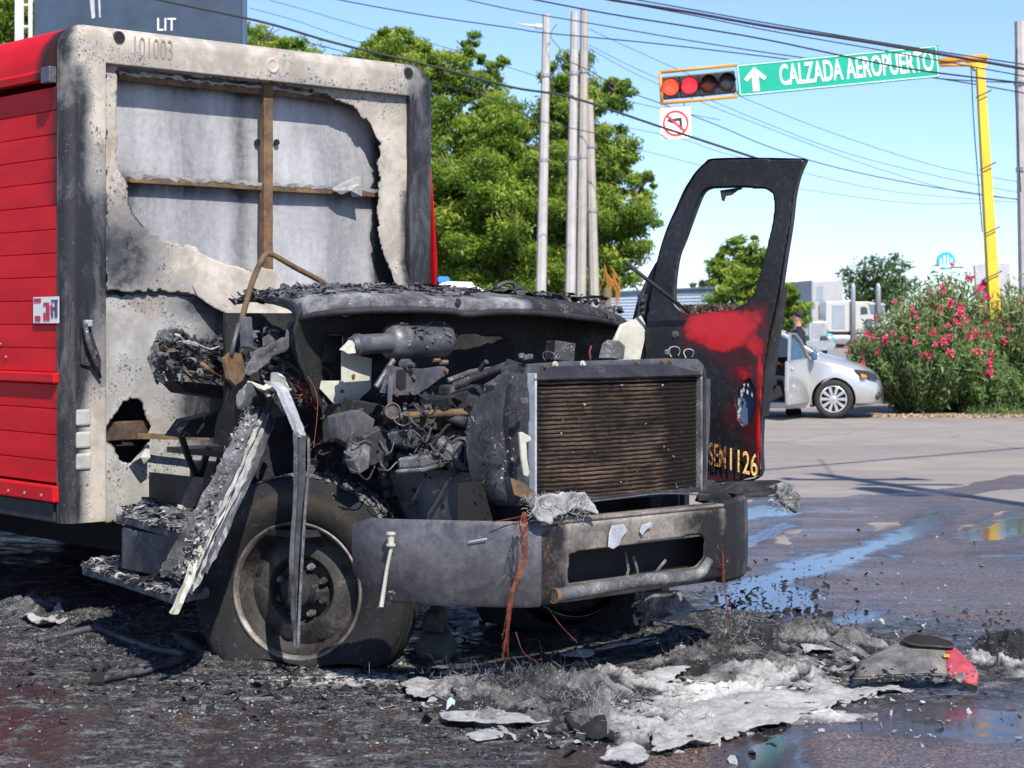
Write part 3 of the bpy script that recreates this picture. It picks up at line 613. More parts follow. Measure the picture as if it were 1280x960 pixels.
# ---------------------------------------------------------------- poles, signal, wires
def cpole(u0, v0, u1, v1, y, r, label, m, short=False, group='concrete utility poles by the tree'):
    x0, _, z0 = at(u0, v0, y); x1, _, z1 = at(u1, v1, y); k = (0-z0)/(z1-z0); xb = x0+(x1-x0)*k
    t = thing('utility_pole', label, 'pole', (xb, y, 0), 0, group); mb = MB()
    n = 9; pts = [((x0-xb)*i/n, 0, -.1+(z0+.1)*i/n) for i in range(n+1)]; mb.tube(pts, [r*(1.22-.34*i/n) for i in range(n+1)], 8)
    mb.build('shaft', m, t, 40)
    for zz in (z0*.60, z0*.83): 
        f = zz/z0; b = MB(); b.lathe(((x0-xb)*f, 0, zz), (0, 0, 1), [(0, r*1.0), (0, r*1.14), (.09, r*1.14), (.09, r*1.0)], 12); b.build('steel_band', 'galvanised', t)
    return t
cpole(683.5, 18, 676, 372, 50, .125, 'leftmost white concrete pole in front of the big tree, ending in a bare top', 'concrete')
cpole(718.5, 15, 712.5, 375, 50.5, .125, 'second concrete pole from the left, one of the close pair', 'concrete')
cpole(730.5, 12, 726, 377, 51, .125, 'brownish concrete pole, right one of the close pair and tallest of all', 'concrete2')
cpole(736.5, 125, 743, 376, 51.6, .13, 'short concrete pole tucked behind the close pair', 'concrete2')
cpole(1275, 27, 1283, 400, 40, .14, 'concrete pole at the right edge of the view beyond the yellow post', 'concrete', group='poles on the right')
t = thing('lamp_mast', 'white tin mast behind the truck roof in the top left corner', 'pole', (*at(30, 404, 45)[:2], 0)); bx, by = at(30, 404, 45)[:2]
mb = MB()
for u in (24, 38): x, y, z = at(u, 0, 45); mb.tube([(x-bx, 0, -.1), (x-bx, 0, 10.2)], .11 if u == 24 else .05, 8)
mb.build('shaft', 'white_dirty', t, True)
for v in (6, 33): z = at(24, v, 45)[2]; b = MB(); b.box((0, 0, z), (.36, .05, .05)); b.build('cross_brace', 'white_dirty', t)
# yellow gantry with traffic light and street sign: leans about four degrees, exactly as the arm in the photograph
GY = 33.5; px, py, pz = at(1246.5, 404, GY)
t = thing('signal_gantry', 'leaning yellow steel post with an arm carrying the signal and the green sign', 'street sign', (px, py, 0))
def A(u, v, dy=0.): x, y, z = at(u, v, GY+dy); return Vector((x-px, y-py, z))
mb = MB(); mb.tube([Vector((.06, 0, -.1)), A(1243.5, 400), A(1225, 84)], [.155, .145, .10], 4).f; mb.build('post', 'yellow_paint', t, bevel=.01)
for v in (120, 210, 290, 345): mb = MB(); c = A(1225+18.5*(v-84)/316, v); mb.tube([c+Vector((-.15, -.16, -.05)), c+Vector((.14, -.16, .09))], .012, 5); mb.build('tie_wire', 'cable', t)
mb = MB(); c0 = A(1225, 84); mb.plate([A(1209, 76), A(1235, 70), A(1235, 80), A(1230, 88), A(1220, 88), A(1213, 80)], (0, .16, 0)); mb.build('post_cap', 'yellow_paint', t)
mb = MB(); mb.tube([A(1234, 71.5), A(1173, 76.5)], .055, 6); mb.tube([A(1215, 81), A(1175, 81.5)], .03, 6); mb.build('arm', 'orange_paint', t, True)
mb = MB()
for a_, b_ in (((825, 90.5), (921, 81)), ((826, 129.5), (922, 120.5)), ((825, 90.5), (827.5, 130))): mb.tube([A(*a_), A(*b_)], .03, 6)
mb.build('signal_frame', 'orange_paint', t, True)
mb = MB(); mb.tube([A(921, 84, .05), A(1173, 60, .05)], .03, 6); mb.tube([A(921, 116, .05), A(1173, 92, .05)], .03, 6); mb.build('sign_rail', 'orange_paint', t)
sg = thing('street_sign', 'green street sign with an up arrow reading CALZADA AEROPUERTO', 'sign', (px, py, 0))
c4 = [A(921, 80.5, -.04), A(1173, 56, -.04), A(1174, 96.5, -.04), A(923, 121, -.04)]
mb = MB(); mb.plate(c4, (0, .03, 0)); mb.build('sign_panel', 'sign_green', sg)
ex = (c4[1]-c4[0]).normalized(); ey = (c4[0]-c4[3]); ey = (ey-ex*ey.dot(ex)).normalized(); O = (c4[0]+c4[2])/2+Vector((0, -.008, 0)); w_ = (c4[1]-c4[0]).length; h_ = (c4[0]-c4[3]).length
mb = MB()
for a_, b_, c_, d_ in ((-w_/2+.04, w_/2-.04, h_/2-.035, h_/2-.02), (-w_/2+.04, w_/2-.04, -h_/2+.02, -h_/2+.035), (-w_/2+.025, -w_/2+.04, -h_/2+.03, h_/2-.03), (w_/2-.04, w_/2-.025, -h_/2+.03, h_/2-.03)):
    mb.plate([O+ex*a_+ey*c_, O+ex*b_+ey*c_, O+ex*b_+ey*d_, O+ex*a_+ey*d_], (0, -.004, 0))
mb.build('border', 'sign_white', sg)
ax = O-ex*(w_/2-.33); s_ = .215; mb = MB()
mb.plate([ax+ex*p*s_+ey*q*s_ for p, q in ((0, 1.0), (.95, .05), (.72, -.18), (.28, .22), (.28, -1.05), (-.28, -1.05), (-.28, .22), (-.72, -.18), (-.95, .05))], (0, -.004, 0)); mb.build('arrow', 'sign_white', sg)
Mx = Matrix((ex, ey, ex.cross(ey))).transposed().to_4x4(); Mx.translation = O+ex*.335+ey*.0
text('lettering', 'CALZADA AEROPUERTO', 'sign_white', sg, Mx, .53, .475, .002, .008)
tl = thing('traffic_light', 'horizontal four lamp signal showing two red lights', 'traffic light', (px, py, 0))
a0, a1 = A(826, 111.5), A(921, 102); ex2 = (a1-a0).normalized(); ez2 = Vector((0, -1, 0)).cross(ex2); ez2 = ez2 if ez2.z > 0 else -ez2
for i, (m_, u, v) in enumerate((('lamp_orange', 838, 109), ('lamp_red', 861.5, 107), ('lens_dim', 885, 104.8), ('lens_off', 908, 102.5))):
    c = A(u, v); h = MB(); hw = .172
    h.plate([c-ex2*hw-ez2*.20, c+ex2*hw-ez2*.20, c+ex2*hw+ez2*.20, c-ex2*hw+ez2*.20], (0, .2, 0)); ho = h.build('housing', 'signal_black', tl, bevel=.02)
    l = MB(); l.lathe(c, (0, -1, 0), [(0, .15), (.03, .145), (.06, .10), (.075, .001)], 20); l.build('lens', m_, ho, True)
    vz = MB(); vz.lathe(c, (0, -1, 0), [(0, .155), (.20, .15), (.20, .158), (0, .165)], 16, tuple(ex2), 0., math.pi)
    vz.build('visor', 'signal_black', ho)
nl = thing('no_left_turn_sign', 'small white square sign with a red barred circle around a left arrow', 'sign', (px, py, 0))
mb = MB(); q4 = [A(825, 136, -.03), A(863, 133, -.03), A(864.5, 172, -.03), A(826, 174.5, -.03)]; mb.plate(q4, (0, .015, 0)); mb.build('sign_panel', 'sign_white', nl)
c = (q4[0]+q4[2])/2+Vector((0, -.006, 0)); ex = (q4[1]-q4[0]).normalized(); ey = Vector((-ex.z, 0, ex.x))
mb = MB(); K = 36; rg = [[c+(ex*math.cos(a)+ey*math.sin(a))*r+Vector((0, d, 0)) for r, d in ((.235, 0), (.235, -.004), (.20, -.004), (.20, 0))] for a in [2*math.pi*i/K for i in range(K)]]
mb.loft(rg+[rg[0]], True, False)
dg = (ex-ey).normalized(); dn = (ex+ey).normalized(); mb.plate([c-dg*.21-dn*.018, c+dg*.21-dn*.018, c+dg*.21+dn*.018, c-dg*.21+dn*.018], (0, -.006, 0)); mb.build('prohibition_ring', 'sign_red', nl)
mb = MB(); mb.plate([c+ex*p+ey*q+Vector((0, .002, 0)) for p, q in ((.115, -.12), (.115, .095), (-.07, .085), (-.065, .13), (-.16, .06), (-.055, .0), (-.06, .038), (.068, .045), (.068, -.12))], (0, -.004, 0)); mb.build('arrow', 'signal_black', nl)
mb = MB(); mb.tube([A(831, 129), A(831, 137)], .016, 6); mb.tube([A(855, 127), A(855, 135)], .016, 6); mb.tube([A(825, 135.5), A(863, 132.5)], .012, 6); mb.build('hanger', 'galvanised', nl)
def wire(pts, y0, y1, r, label, mat='cable', sag=0.):
    P = []
    u0, u1 = pts[0][0], pts[-1][0]
    for u, v in pts: y = y0+(y1-y0)*(u-u0)/(u1-u0); P.append(Vector(at(u, v, y)))
    o = P[0]; Q = [p-o for p in P]; out = []
    for i in range(len(Q)-1):
        a = Q[max(i-1, 0)]; b = Q[i]; c = Q[i+1]; d = Q[min(i+2, len(Q)-1)]
        for k in range(6): s = k/6; out.append(.5*((2*b)+(c-a)*s+(2*a-5*b+4*c-d)*s*s+(3*b-a-3*c+d)*s**3))
    out.append(Q[-1]); mb = MB(); mb.tube(out, r, 5); ob = mb.build('overhead_cable', mat, None, True); ob.location = o
    tag(ob, label, 'cable', 'overhead cables crossing the sky')
wire([(150, -12), (210, 2), (330, 28), (420, 54), (545, 84), (640, 109), (715, 122), (824, 158), (940, 196), (990, 212)], 30, 34, .022, 'thick black cable sloping down from the billboard past the no left turn sign')
wire([(380, 52), (440, 68), (545, 104), (600, 118), (640, 135), (675, 151), (760, 170)], 44, 48, .012, 'thin cable leaving the truck roof through the treetop below the thick one')
wire([(410, -4), (430, 1), (530, 19), (640, 35), (680, 41), (815, 54), (960, 71), (1060, 84), (1173, 98), (1290, 118)], 40, 36, .013, 'cable running level over the treetop and across the lower part of the green sign')
wire([(655, -3), (760, 17), (860, 33), (960, 50), (1125, 84), (1280, 104), (1310, 108)], 33, 30, .015, 'cable crossing the word AEROPUERTO on the green sign')
wire([(740, -6), (765, 0), (860, 15), (960, 33), (1100, 55), (1280, 86), (1310, 92)], 30, 28, .024, 'thickest black cable of the bundle over the right end of the green sign')
wire([(775, -4), (860, 11), (960, 29), (1120, 56), (1290, 82)], 30.4, 28.2, .011, 'thin cable riding just above the thickest one at top right')
wire([(780, 3), (870, 20), (960, 38), (1120, 66), (1290, 97)], 30.8, 28.6, .010, 'thin cable riding just below the thickest one at top right')
wire([(560, -6), (640, 12), (760, 33), (870, 52), (960, 66), (1060, 80), (1173, 98), (1290, 104)], 46, 40, .014, 'cable that passes above the traffic light and behind the green sign')
wire([(694, 70), (730, 85), (780, 112), (825, 129), (900, 158), (960, 183), (1040, 208), (1150, 231), (1290, 252)], 50, 46, .013, 'cable dropping from the pole tops and fading towards the right edge')
wire([(736, 36), (770, 52), (850, 88), (960, 135), (1060, 173), (1180, 210), (1290, 230)], 56, 60, .009, 'upper one of the faint cables spreading below the green sign')
wire([(736, 56), (800, 88), (890, 126), (960, 155), (1060, 192), (1180, 222), (1290, 244)], 58, 60, .009, 'middle one of the faint cables spreading below the green sign')
wire([(736, 60), (800, 95), (890, 133), (960, 160), (1080, 205), (1200, 240), (1290, 250)], 60, 62, .009, 'lowest one of the faint cables spreading below the green sign')
wire([(336, 0), (380, 12), (470, 38), (560, 60), (680, 98), (800, 130), (900, 150)], 60, 64, .011, 'faint cable in the open sky between billboard and treetop')
wire([(312, 10), (370, 26), (440, 50), (520, 70)], 58, 60, .010, 'short faint cable over the small treetop beside the billboard')
wire([(760, 155), (850, 173), (900, 190), (1000, 215), (1120, 240), (1290, 254)], 66, 70, .009, 'faint cable low over the burnt door frame')
wire([(770, 180), (850, 200), (930, 222), (1000, 236), (1140, 254), (1250, 253)], 68, 70, .009, 'lowest faint cable just above the burnt door frame')
wire([(696, 30), (688, 45), (700, 62), (694, 75), (692, 110), (697, 140), (690, 152)], 49.6, 49.6, .010, 'loose black cable dangling against the leftmost concrete pole')
wire([(1214, 84), (1217, 150), (1222, 215), (1228, 290)], 33.7, 33.7, .010, 'thin cable hanging down behind the yellow post')
wire([(1271, 60), (1269, 105), (1272, 170), (1276, 240)], 39.7, 39.7, .012, 'thin cable hanging beside the pole at the right edge')
tag_ = thing('street_lamp', 'slim street lamp arm with a small white head against the sky above the tree', 'street lamp', (*at(681, 404, 49.5)[:2], 0)); bx = at(681, 404, 49.5)[0]
mb = MB(); x, y, z = at(648, 30, 49.5); x2, _, z2 = at(672, 33, 49.5); x3, _, z3 = at(683, 31, 49.5); mb.tube([(x-bx, 0, z), (x2-bx, 0, z2)], [.02, .035], 6); mb.build('arm', 'white_dirty', tag_, True)
mb = MB(); mb.lathe((x2-bx, 0, z2), (1, 0, -.1), [(-.1, .02), (-.06, .07), (.08, .08), (.14, .02)], 10); mb.build('lamp_head', 'white_dirty', tag_, True)
# ---------------------------------------------------------------- billboard top left
t = thing('billboard', 'dark navy billboard with cut off white lettering above the truck roof', 'billboard', (*at(175, 404, 42)[:2], 0)); bx, by = at(175, 404, 42)[:2]
B = lambda u, v, d=0.: Vector(at(u, v, 42))-Vector((bx, by-d, 0))
mb = MB(); mb.plate([B(43, -60), B(305, -30), B(305, 140), B(43, 140)], (0, .25, 0)); mb.build('board', 'navy_board', t)
mb = MB(); mb.plate([B(303, -60, -.04), B(307, -60, -.04), B(307, 150, -.04), B(303, 150, -.04)], (0, .3, 0)); mb.build('edge_trim', 'blue_dark', t)
for u in (100, 250): b = MB(); x, _, z = B(u, 140); b.tube([(x, .3, -.1), (x, .3, z)], .16, 10); b.build('support_post', 'galvanised', t, True)
Mx = Matrix.Translation(B(208, 31.5, -.02))@Matrix.Rotation(R(90), 4, 'X'); text('lettering', 'LIT', 'sign_white', t, Mx, .42, .8, .004)
mb = MB(); mb.plate([B(110, -20, -.015), B(117, -20, -.015), B(119, 22, -.015), B(115, 24, -.015)], (0, .01, 0)); mb.plate([B(122, -20, -.015), B(125, -20, -.015), B(126, 22, -.015), B(124, 22, -.015)], (0, .01, 0)); mb.build('light_streak', 'board_grey', t)

# utility pole and cable just right of the view: they throw the long shadows over the street
t = thing('utility_pole', 'utility pole out of view on the right whose shadow lies across the street', 'pole', (7.05, 9.6, 0)); mb = MB(); mb.tube([(0, 0, -.1), (0, 0, 11.4)], [.17, .11], 10); mb.build('shaft', 'concrete', t, 40)
mb = MB(); mb.box((0, 0, 10.6), (1.5, .12, .12)); mb.box((.2, 0, 9.9), (1.0, .1, .1)); mb.build('cross_arm', 'concrete2', t, bevel=.01)
for x_ in (-.6, 0, .6): mb = MB(); mb.lathe((x_, 0, 10.66), (0, 0, 1), [(0, .04), (.05, .08), (.08, .05), (.13, .08), (.2, .03)], 10); mb.build('insulator', 'board_grey', t, True)
mb = MB(); mb.lathe((-.42, 0, 8.7), (0, 0, 1), [(0, .0), (0, .2), (.7, .2), (.72, .0)], 16); mb.build('transformer', 'board_grey', t)
mb = MB(); mb.tube([(14, 21.4, 8), (9.6, 17.2, 7.8), (5.2, 12.9, 8)], .035, 6); tag(mb.build('overhead_cable', 'cable', None), 'thick cable out of view on the right that shades a line on the street', 'cable', 'overhead cables crossing the sky')
# ---------------------------------------------------------------- the burnt delivery truck (coordinates: a across, b forward, z up; a=b=0 is the near front corner of the cargo box)
T = thing('burnt_delivery_truck', 'red delivery truck with its cab burnt away and bare engine, radiator and bumper', 'truck', (P0[0], P0[1], 0), YAW)
def pt(mb, name, mat, parent=None, **k): return mb.build(name, mat, parent or T, flip=True, **k)
ZT, ZB, BW = 3.16, .565, 2.5
# front frame ring of the box: rounded profile swept round the rounded outline
def rr_path(w, R0=.15, wl=0., wr=0., wt=0.):
    """outline inset by w from the outer edge; returns points from bottom-left up, across, down"""
    r = max(R0-w, .004); x0, x1, zt = w, BW-w, ZT-w; P = [(x0, ZB)]
    for k in range(1, 14): P.append((x0, ZB+(zt-r-ZB)*k/14))
    for k in range(9): a = math.pi-math.pi/2*k/8; P.append((x0+r+math.cos(a)*r, zt-r+math.sin(a)*r))
    for k in range(1, 24): P.append((x0+r+(x1-x0-2*r)*k/24, zt))
    for k in range(9): a = math.pi/2-math.pi/2*k/8; P.append((x1-r+math.cos(a)*r, zt-r+math.sin(a)*r))
    for k in range(1, 15): P.append((x1, zt-r-(zt-r-ZB)*k/14))
    return P
prof = [(.03, -.070), (0, -.070), (0, -.0751)]+[(.075-.075*math.cos(t), -.075+.075*math.sin(t)) for t in (R(20), R(40), R(60), R(80), R(90))]+[(.12, .0), (.17, .0), (.197, .0), (.200, -.003), (.2, -.045), (.2, -.055)]
rings = []
for w, b in prof:
    rings.append([(a+(.045*(w/.2) if a < .6 and w > .1 else 0), b, z) for a, z in rr_path(w)])
V = np.array([p for r in rings for p in r]); npp = len(rings[0]); Fc = [(i*npp+k, i*npp+k+1, (i+1)*npp+k+1, (i+1)*npp+k) for i in range(len(rings)-1) for k in range(npp-1)]
# subdivide by hand for a smooth soot map
def densify(V, Fc, n):
    bm = bmesh.new(); vs = [bm.verts.new(v) for v in V]
    for f in Fc: bm.faces.new([vs[i] for i in f])
    bmesh.ops.subdivide_edges(bm, edges=bm.edges, cuts=n, use_grid_fill=True); bm.verts.index_update()
    o = np.array([v.co[:] for v in bm.verts]), [tuple(v.index for v in f.verts) for f in bm.faces]; bm.free(); return o
V, Fc = densify(V, Fc, 3); a_, b_, z_ = V.T
n_ = fbm(a_*1+z_*.3, z_, 2.2, 4, 5)-.5
left = (a_ < .3)
s = np.zeros(len(V))
sl_ = sst(2.75, 2.15, z_+.35*n_)*.85+sst(.19, .06, a_+.06*n_)*.9+sst(1.35, 1.05, z_)*-.60*sst(.02, .12, a_)
sl_ = np.where(z_ < 1.28, sl_-.12, sl_); sl_ += .35*np.exp(-((z_-2.0)/.35)**2)+.3*np.exp(-(((z_-2.83)/.09)**2+((a_-.15)/.05)**2))
sr_ = 1.25+0*z_
top = .18+.9*(fbm(a_, z_, 3.5, 5, 8)-.45)+.30*np.exp(-((a_-.45)/.25)**2)*sst(3.1, 2.98, z_)+.28*sst(3.06, 2.96, z_)*sst(.7, 1.6, a_)+.25*sst(1.9, 2.4, a_)
s = np.where(a_ > 2.28, np.where(z_ > 2.94, top+.6*sst(2.36, 2.5, a_)+.25, sr_+.2), np.where(z_ > 2.94, top, np.where(left, sl_, 0)))
s = np.where((z_ > 2.94) & left, top+.9*sst(.10, .0, a_+b_*.4)+.1, s); s = np.where(b_ < -.069, 1., s)
fr = mesh_np('front_frame', V, Fc, 'bleached', T, True, {'soot': s}, True); 
fr['label'] = 'heat-bleached rounded frame of the box front, black along its left corner'
# lamp holes, ghost number, marker base
for u, v in ((149, 47), (510.5, 91.5)):
    c = TB(u, v, 0); mb = MB(); mb.lathe(c, (0, 1, 0), [(-.01, .030), (.004, .030), (.004, .034), (-.01, .036)], 24); e = pt(mb, 'lamp_socket', 'char_grey', fr)
    mb = MB(); mb.cyl((c[0], -.02, c[2]), (c[0], .0025, c[2]), .0305, 24); pt(mb, 'lamp_hole', 'black_matte', fr)
c = TB(341, 82, 0); mb = MB(); mb.lathe(c, (0, 1, 0), [(0, .045), (.004, .043), (.004, .03), (.001, .027), (.005, .012), (.004, .001)], 20); pt(mb, 'marker_base', 'bleached', fr, smooth=True)
def TM(a, b, z, ea=(1, 0, 0), ez=(0, 0, 1)):   # text plane in truck coordinates
    ea = Vector((ea[0], -ea[1], ea[2])).normalized(); ez = Vector((ez[0], -ez[1], ez[2])).normalized()
    m = Matrix((ea, ez, ea.cross(ez))).transposed().to_4x4(); m.translation = Vector((a, -b, z)); return m
c = TB(191, 62, .002); text('number_lettering', '101003', 'ghost_ink', fr, TM(*c, (1, 0, 0), (0, 0, 1)), .16, .54, .0008, -.002)
# handle on the left post
mb = MB(); mb.plate([TB(101, 400, .004), TB(108, 399, .004), TB(125, 450, .004), TB(124, 470, .004), TB(116, 460, .004), TB(100, 455, .004)], (0, .012, 0)); hp = pt(mb, 'handle_plate', 'char_black', fr)
mb = MB(); mb.tube([TB(106, 405, .045), TB(110, 425, .06), TB(119, 452, .05), TB(125, 472, .02)], [.014, .015, .014, .010], 8); pt(mb, 'handle', 'char_grey', hp, smooth=True)
mb = MB(); mb.box(TB(110, 404, .03), (.04, .03, .035)); pt(mb, 'handle_bracket', 'alu_pale', hp, bevel=.004); mb = MB(); mb.cyl(TB(119, 441, .01), TB(119, 441, .04), .012, 10); pt(mb, 'bolt', 'rust_steel', hp)
# embossed louvres low on the post
for v in (522, 550, 577): mb = MB(); c = TB(104, v, 0); mb.box((c[0], .0, c[2]), (.085, .024, .085)); pt(mb, 'embossed_step', 'bleached_grey', fr, bevel=.011)
# upper torn skin
OUT = [(131, 70), (300, 88), (516, 112), (516, 362), (487, 362), (488, 352), (484, 328), (476, 306), (472, 285), (471, 262), (472, 240), (473, 216), (470, 206), (475, 195), (472, 180), (466, 163), (461, 152), (449, 146), (447, 138), (441, 133), (430, 129), (414, 122), (398, 117), (380, 113), (350, 106), (320, 103), (290, 101), (262, 99), (240, 96), (215, 92), (200, 91), (175, 84), (158, 83), (146, 84), (145, 120), (146, 170), (146, 205), (150, 214), (160, 224), (161, 240), (160, 250), (165, 264), (176, 279), (190, 290), (215, 303), (240, 306), (249, 316), (262, 324), (285, 332), (300, 334), (312, 338), (330, 350), (330, 420), (306, 405), (280, 388), (262, 380), (248, 372), (232, 366), (205, 365), (131, 364.5)]
def soot_up(s, t):
    n = fbm(s, t, 2.6, 4, 12)-.5
    k = .30*np.exp(-(((s-.45)/.22)**2+((t-2.02)/.35)**2))+.9*np.exp(-((s-2.30)/.05)**2)*(t < 2.4)+.12+.25*sst(2.36, 2.42, t)*0
    k += .45*np.exp(-(((s-.30)/.10)**2+((t-1.93)/.18)**2))+.55*np.exp(-((t-1.86)/.12)**2)*np.exp(-((s-2.15)/.12)**2)+.25*sst(.9, .5, s)*sst(2.5, 2.2, t)*sst(1.7, 1.9, t)+.10+.35*np.exp(-((t-2.95)/.10)**2)
    return k+.75*n
fl_ = lambda s, t: .05*sst(1.62, 1.45, t)*1.0+.020*np.exp(-((s-.85)/.12)**2)*sst(2.4, 1.9, t)+.16*sst(.75, 1.05, s)*sst(1.98, 1.6, t)
sk = sheet('front_skin', 'bleached', T, (0, -.05, 0), (1, 0, 0), (0, 0, 1), OUT, res=.0095, amp=.018, nsc=3.0, jag=.030, jsc=38, relax=1, mapf=lambda u, v: TB(u, v, -.05), attrs={'soot': soot_up}, disp=lambda s, t: fl_(s, t), seed=3)
sk['label'] = 'torn pale outer skin of the box front round a big ragged opening'
# sheet() pushes along ex x ez which points backwards in these coordinates, hence the mirrored sign below
for v in sk.data.vertices: v.co.y = -( -.05*2 - (-v.co.y))
# lower skin with its small ragged hole
LO = [(131, 368), (500, 368), (500, 700), (250, 668), (122, 652)]
HO = [(131, 537), (137, 525), (147, 515), (152, 503), (160, 500), (163, 496), (172, 497), (178, 505), (184, 517), (186, 530), (188, 553), (180, 560), (175, 570), (163, 580), (150, 575), (143, 560), (135, 552)]
def soot_lo(s, t):
    return .22+.35*np.exp(-((t-1.15)/.25)**2)*sst(.35, .8, s)+.7*sst(.55, 1.0, s+.1*(fbm(s, t, 3, 3, 2)-.5))*sst(.75, 1.0, t)+.30*np.exp(-((t-1.72)/.08)**2)*(s > .3)+.8*(fbm(s, t, 3, 5, 9)-.5)+.2*sst(.26, .22, s)
sheet('lower_skin', 'bleached_grey', T, (0, -.075, 0), (1, 0, 0), (0, 0, 1), LO, [HO], res=.0105, amp=.012, nsc=2.2, jag=.020, jsc=40, relax=1, mapf=lambda u, v: TB(u, v, -.075), attrs={'soot': soot_lo}, seed=8)['label'] = 'pale lower sheet of the box front with a small ragged hole'
mb = MB(); mb.plate([TB(162, 580, -.06), TB(186, 552, -.04), TB(188, 572, .03), TB(180, 580, .02), TB(176, 572, .03)], (.003, -.004, 0)); pt(mb, 'torn_tongue', 'bleached_grey')
# behind the lower hole
mb = MB(); mb.box((.85, -.14, TB(160, 538, -.14)[2]), (1.5, .06, .10)); pt(mb, 'crossmember', 'rust_dark', bevel=.006)
mb = MB(); mb.box((.30, -.16, 1.0), (.10, .05, .7)); pt(mb, 'floor_post', 'rust_steel')
mb = MB(); mb.box((1.25, -.30, 1.2), (2.3, .02, 1.2)); pt(mb, 'bulkhead', 'char_black')
# inner wall, four pressed panels
bi = -.17
def soot_in(s, t):
    e = .5*np.exp(-((t-TB(320, 115, bi)[2])/.055)**2)+.40*np.exp(-((t-2.34)/.05)**2)+.75*sst(2.10, 2.2, s)+.35*np.exp(-((s-1.20)/.06)**2)+.5*sst(1.85, 1.74, t)*sst(1.2, 1.9, s)*0+.25*np.exp(-((s-.42)/.12)**2)*sst(2.6, 2.2, t)
    return e+.3*(fbm(s, t, 2.2, 5, 22)-.5)
sheet('inner_wall', 'inner_sheet', T, (0, bi, 0), (1, 0, 0), (0, 0, 1), [(.05, 1.55), (2.45, 1.55), (2.45, 3.1), (.05, 3.1)], res=.02, amp=.006, nsc=1.6, attrs={'soot': soot_in}, sol=.004, seed=5,
      disp=lambda s, t: .012*np.sin(np.clip((t-2.35)/.6, -1, 1)*math.pi)**2)['label'] = 'sooty grey inner sheet seen through the torn skin'
def bar(p, q, w, d, name, mat, par=None, jog=.0): 
    mb = MB(); p = Vector(p); q = Vector(q); t = (q-p).normalized(); s_ = t.cross(Vector((0, 1, 0))).normalized(); f_ = Vector((0, 1, 0)); n = 10; rg = []
    for i in range(n+1):
        c = p.lerp(q, i/n)+Vector((0, random.uniform(-jog, jog), random.uniform(-jog, jog))); rg.append([c+s_*w/2-f_*d/2, c+s_*w/2+f_*d/2, c-s_*w/2+f_*d/2, c-s_*w/2-f_*d/2])
    mb.loft(rg); return pt(mb, name, mat, par, bevel=.003)
bar(TB(333, 100, -.10), TB(333, 352, -.10), .062, .045, 'upright_post', 'rust_steel', jog=.002)
for a0_, a1_, v0_, v1_, nm in ((160, 476, 229, 242, 'middle_rail'), (146, 470, 90, 130, 'top_rail')):
    p = TB(a0_, v0_, -.125); q_ = TB(a1_, v1_, -.125); zz = (TB(320, 234 if nm[0] == 'm' else 114, -.125)[2]); p = (p[0], p[1], zz); q_ = (q_[0], q_[1], zz)
    bar(p, q_, .034, .04, nm, 'rust_steel', jog=.002)
    mb = MB(); n = 60; P2 = [Vector(p).lerp(Vector(q_), i/n)+Vector((0, .025, .018+random.uniform(-.006, .010))) for i in range(n+1)]; mb.ribbon(P2, [random.uniform(.006, .03) for _ in P2], (0, .3, 1), .003); pt(mb, 'peeled_skin_edge', 'ash_white')
for u in (321, 345): c = TB(u, 178, bi+.004); mb = MB(); mb.cyl(c, (c[0], c[1]+.012, c[2]), .018, 12); pt(mb, 'bolt_hole', 'black_matte')
mb = MB(); mb.box((1.25, -.03, TB(320, 101, -.05)[2]+.012), (2.1, .05, .02)); 
# scrap hooked on the middle rail
mb = MB(); mb.plate([TB(415, 237, -.09), TB(432, 226, -.07), TB(449, 219, -.06), TB(450, 228, -.05), TB(452, 246, -.06), TB(440, 246, -.08), TB(437, 238, -.05), TB(425, 243, -.08)], (.004, .006, 0)); pt(mb, 'scrap_tongue', 'ash_white', jit=.004)
# curled flap of skin hanging forward
o_ = TB(250, 345, -.02); fx = Vector((.90, .42, -.10)).normalized(); fz = Vector((.1, .0, 1)); fz = (fz-fx*fz.dot(fx)).normalized(); fn = fx.cross(fz); W0 = Vector(t2w(*o_))
def on_plane(o, n):
    ow = np.array(t2w(*o)); nw = np.array(t2w(*(Vector(o)+n)))-ow
    def f(u, v):
        d = np.array([(u-CX)/F, 1, -(v-HY)/F]); c = np.array([0, 0, H]); k = ((ow-c)@nw)/(d@nw); return w2t(*(c+d*k))
    return f
fp = on_plane(o_, fn)
sheet('skin_flap', 'bleached', T, o_, tuple(fx), tuple(fz), [(240, 306), (250, 317), (262, 322), (285, 332), (306, 335), (309, 350), (313, 343), (322, 334), (340, 338), (350, 350), (358, 363), (366, 378), (364, 392), (358, 408), (340, 408), (322, 416), (306, 404), (285, 394), (262, 382), (246, 370), (236, 350)],
      res=.008, amp=.02, nsc=3, jag=.004, mapf=fp, attrs={'soot': lambda s, t: .1+.2*(fbm(s, t, 4, 3, 3)-.5)}, disp=lambda s, t: -.05*sst(.1, .4, s))
mb = MB(); pts = [fp(309, 350), fp(316, 375), fp(330, 395)]; mb.tube([Vector(p)+Vector((0, .03, 0)) for p in pts], .003, 4)
for q_ in (((366, 382), (340, 395), (309, 440)), ((338, 385), (345, 420), (352, 450)), ((322, 360), (345, 375), (372, 388))): mb.tube([Vector(fp(*a))+Vector((0, .05, 0)) for a in q_], .0022, 4)
pt(mb, 'hanging_wire', 'cable')
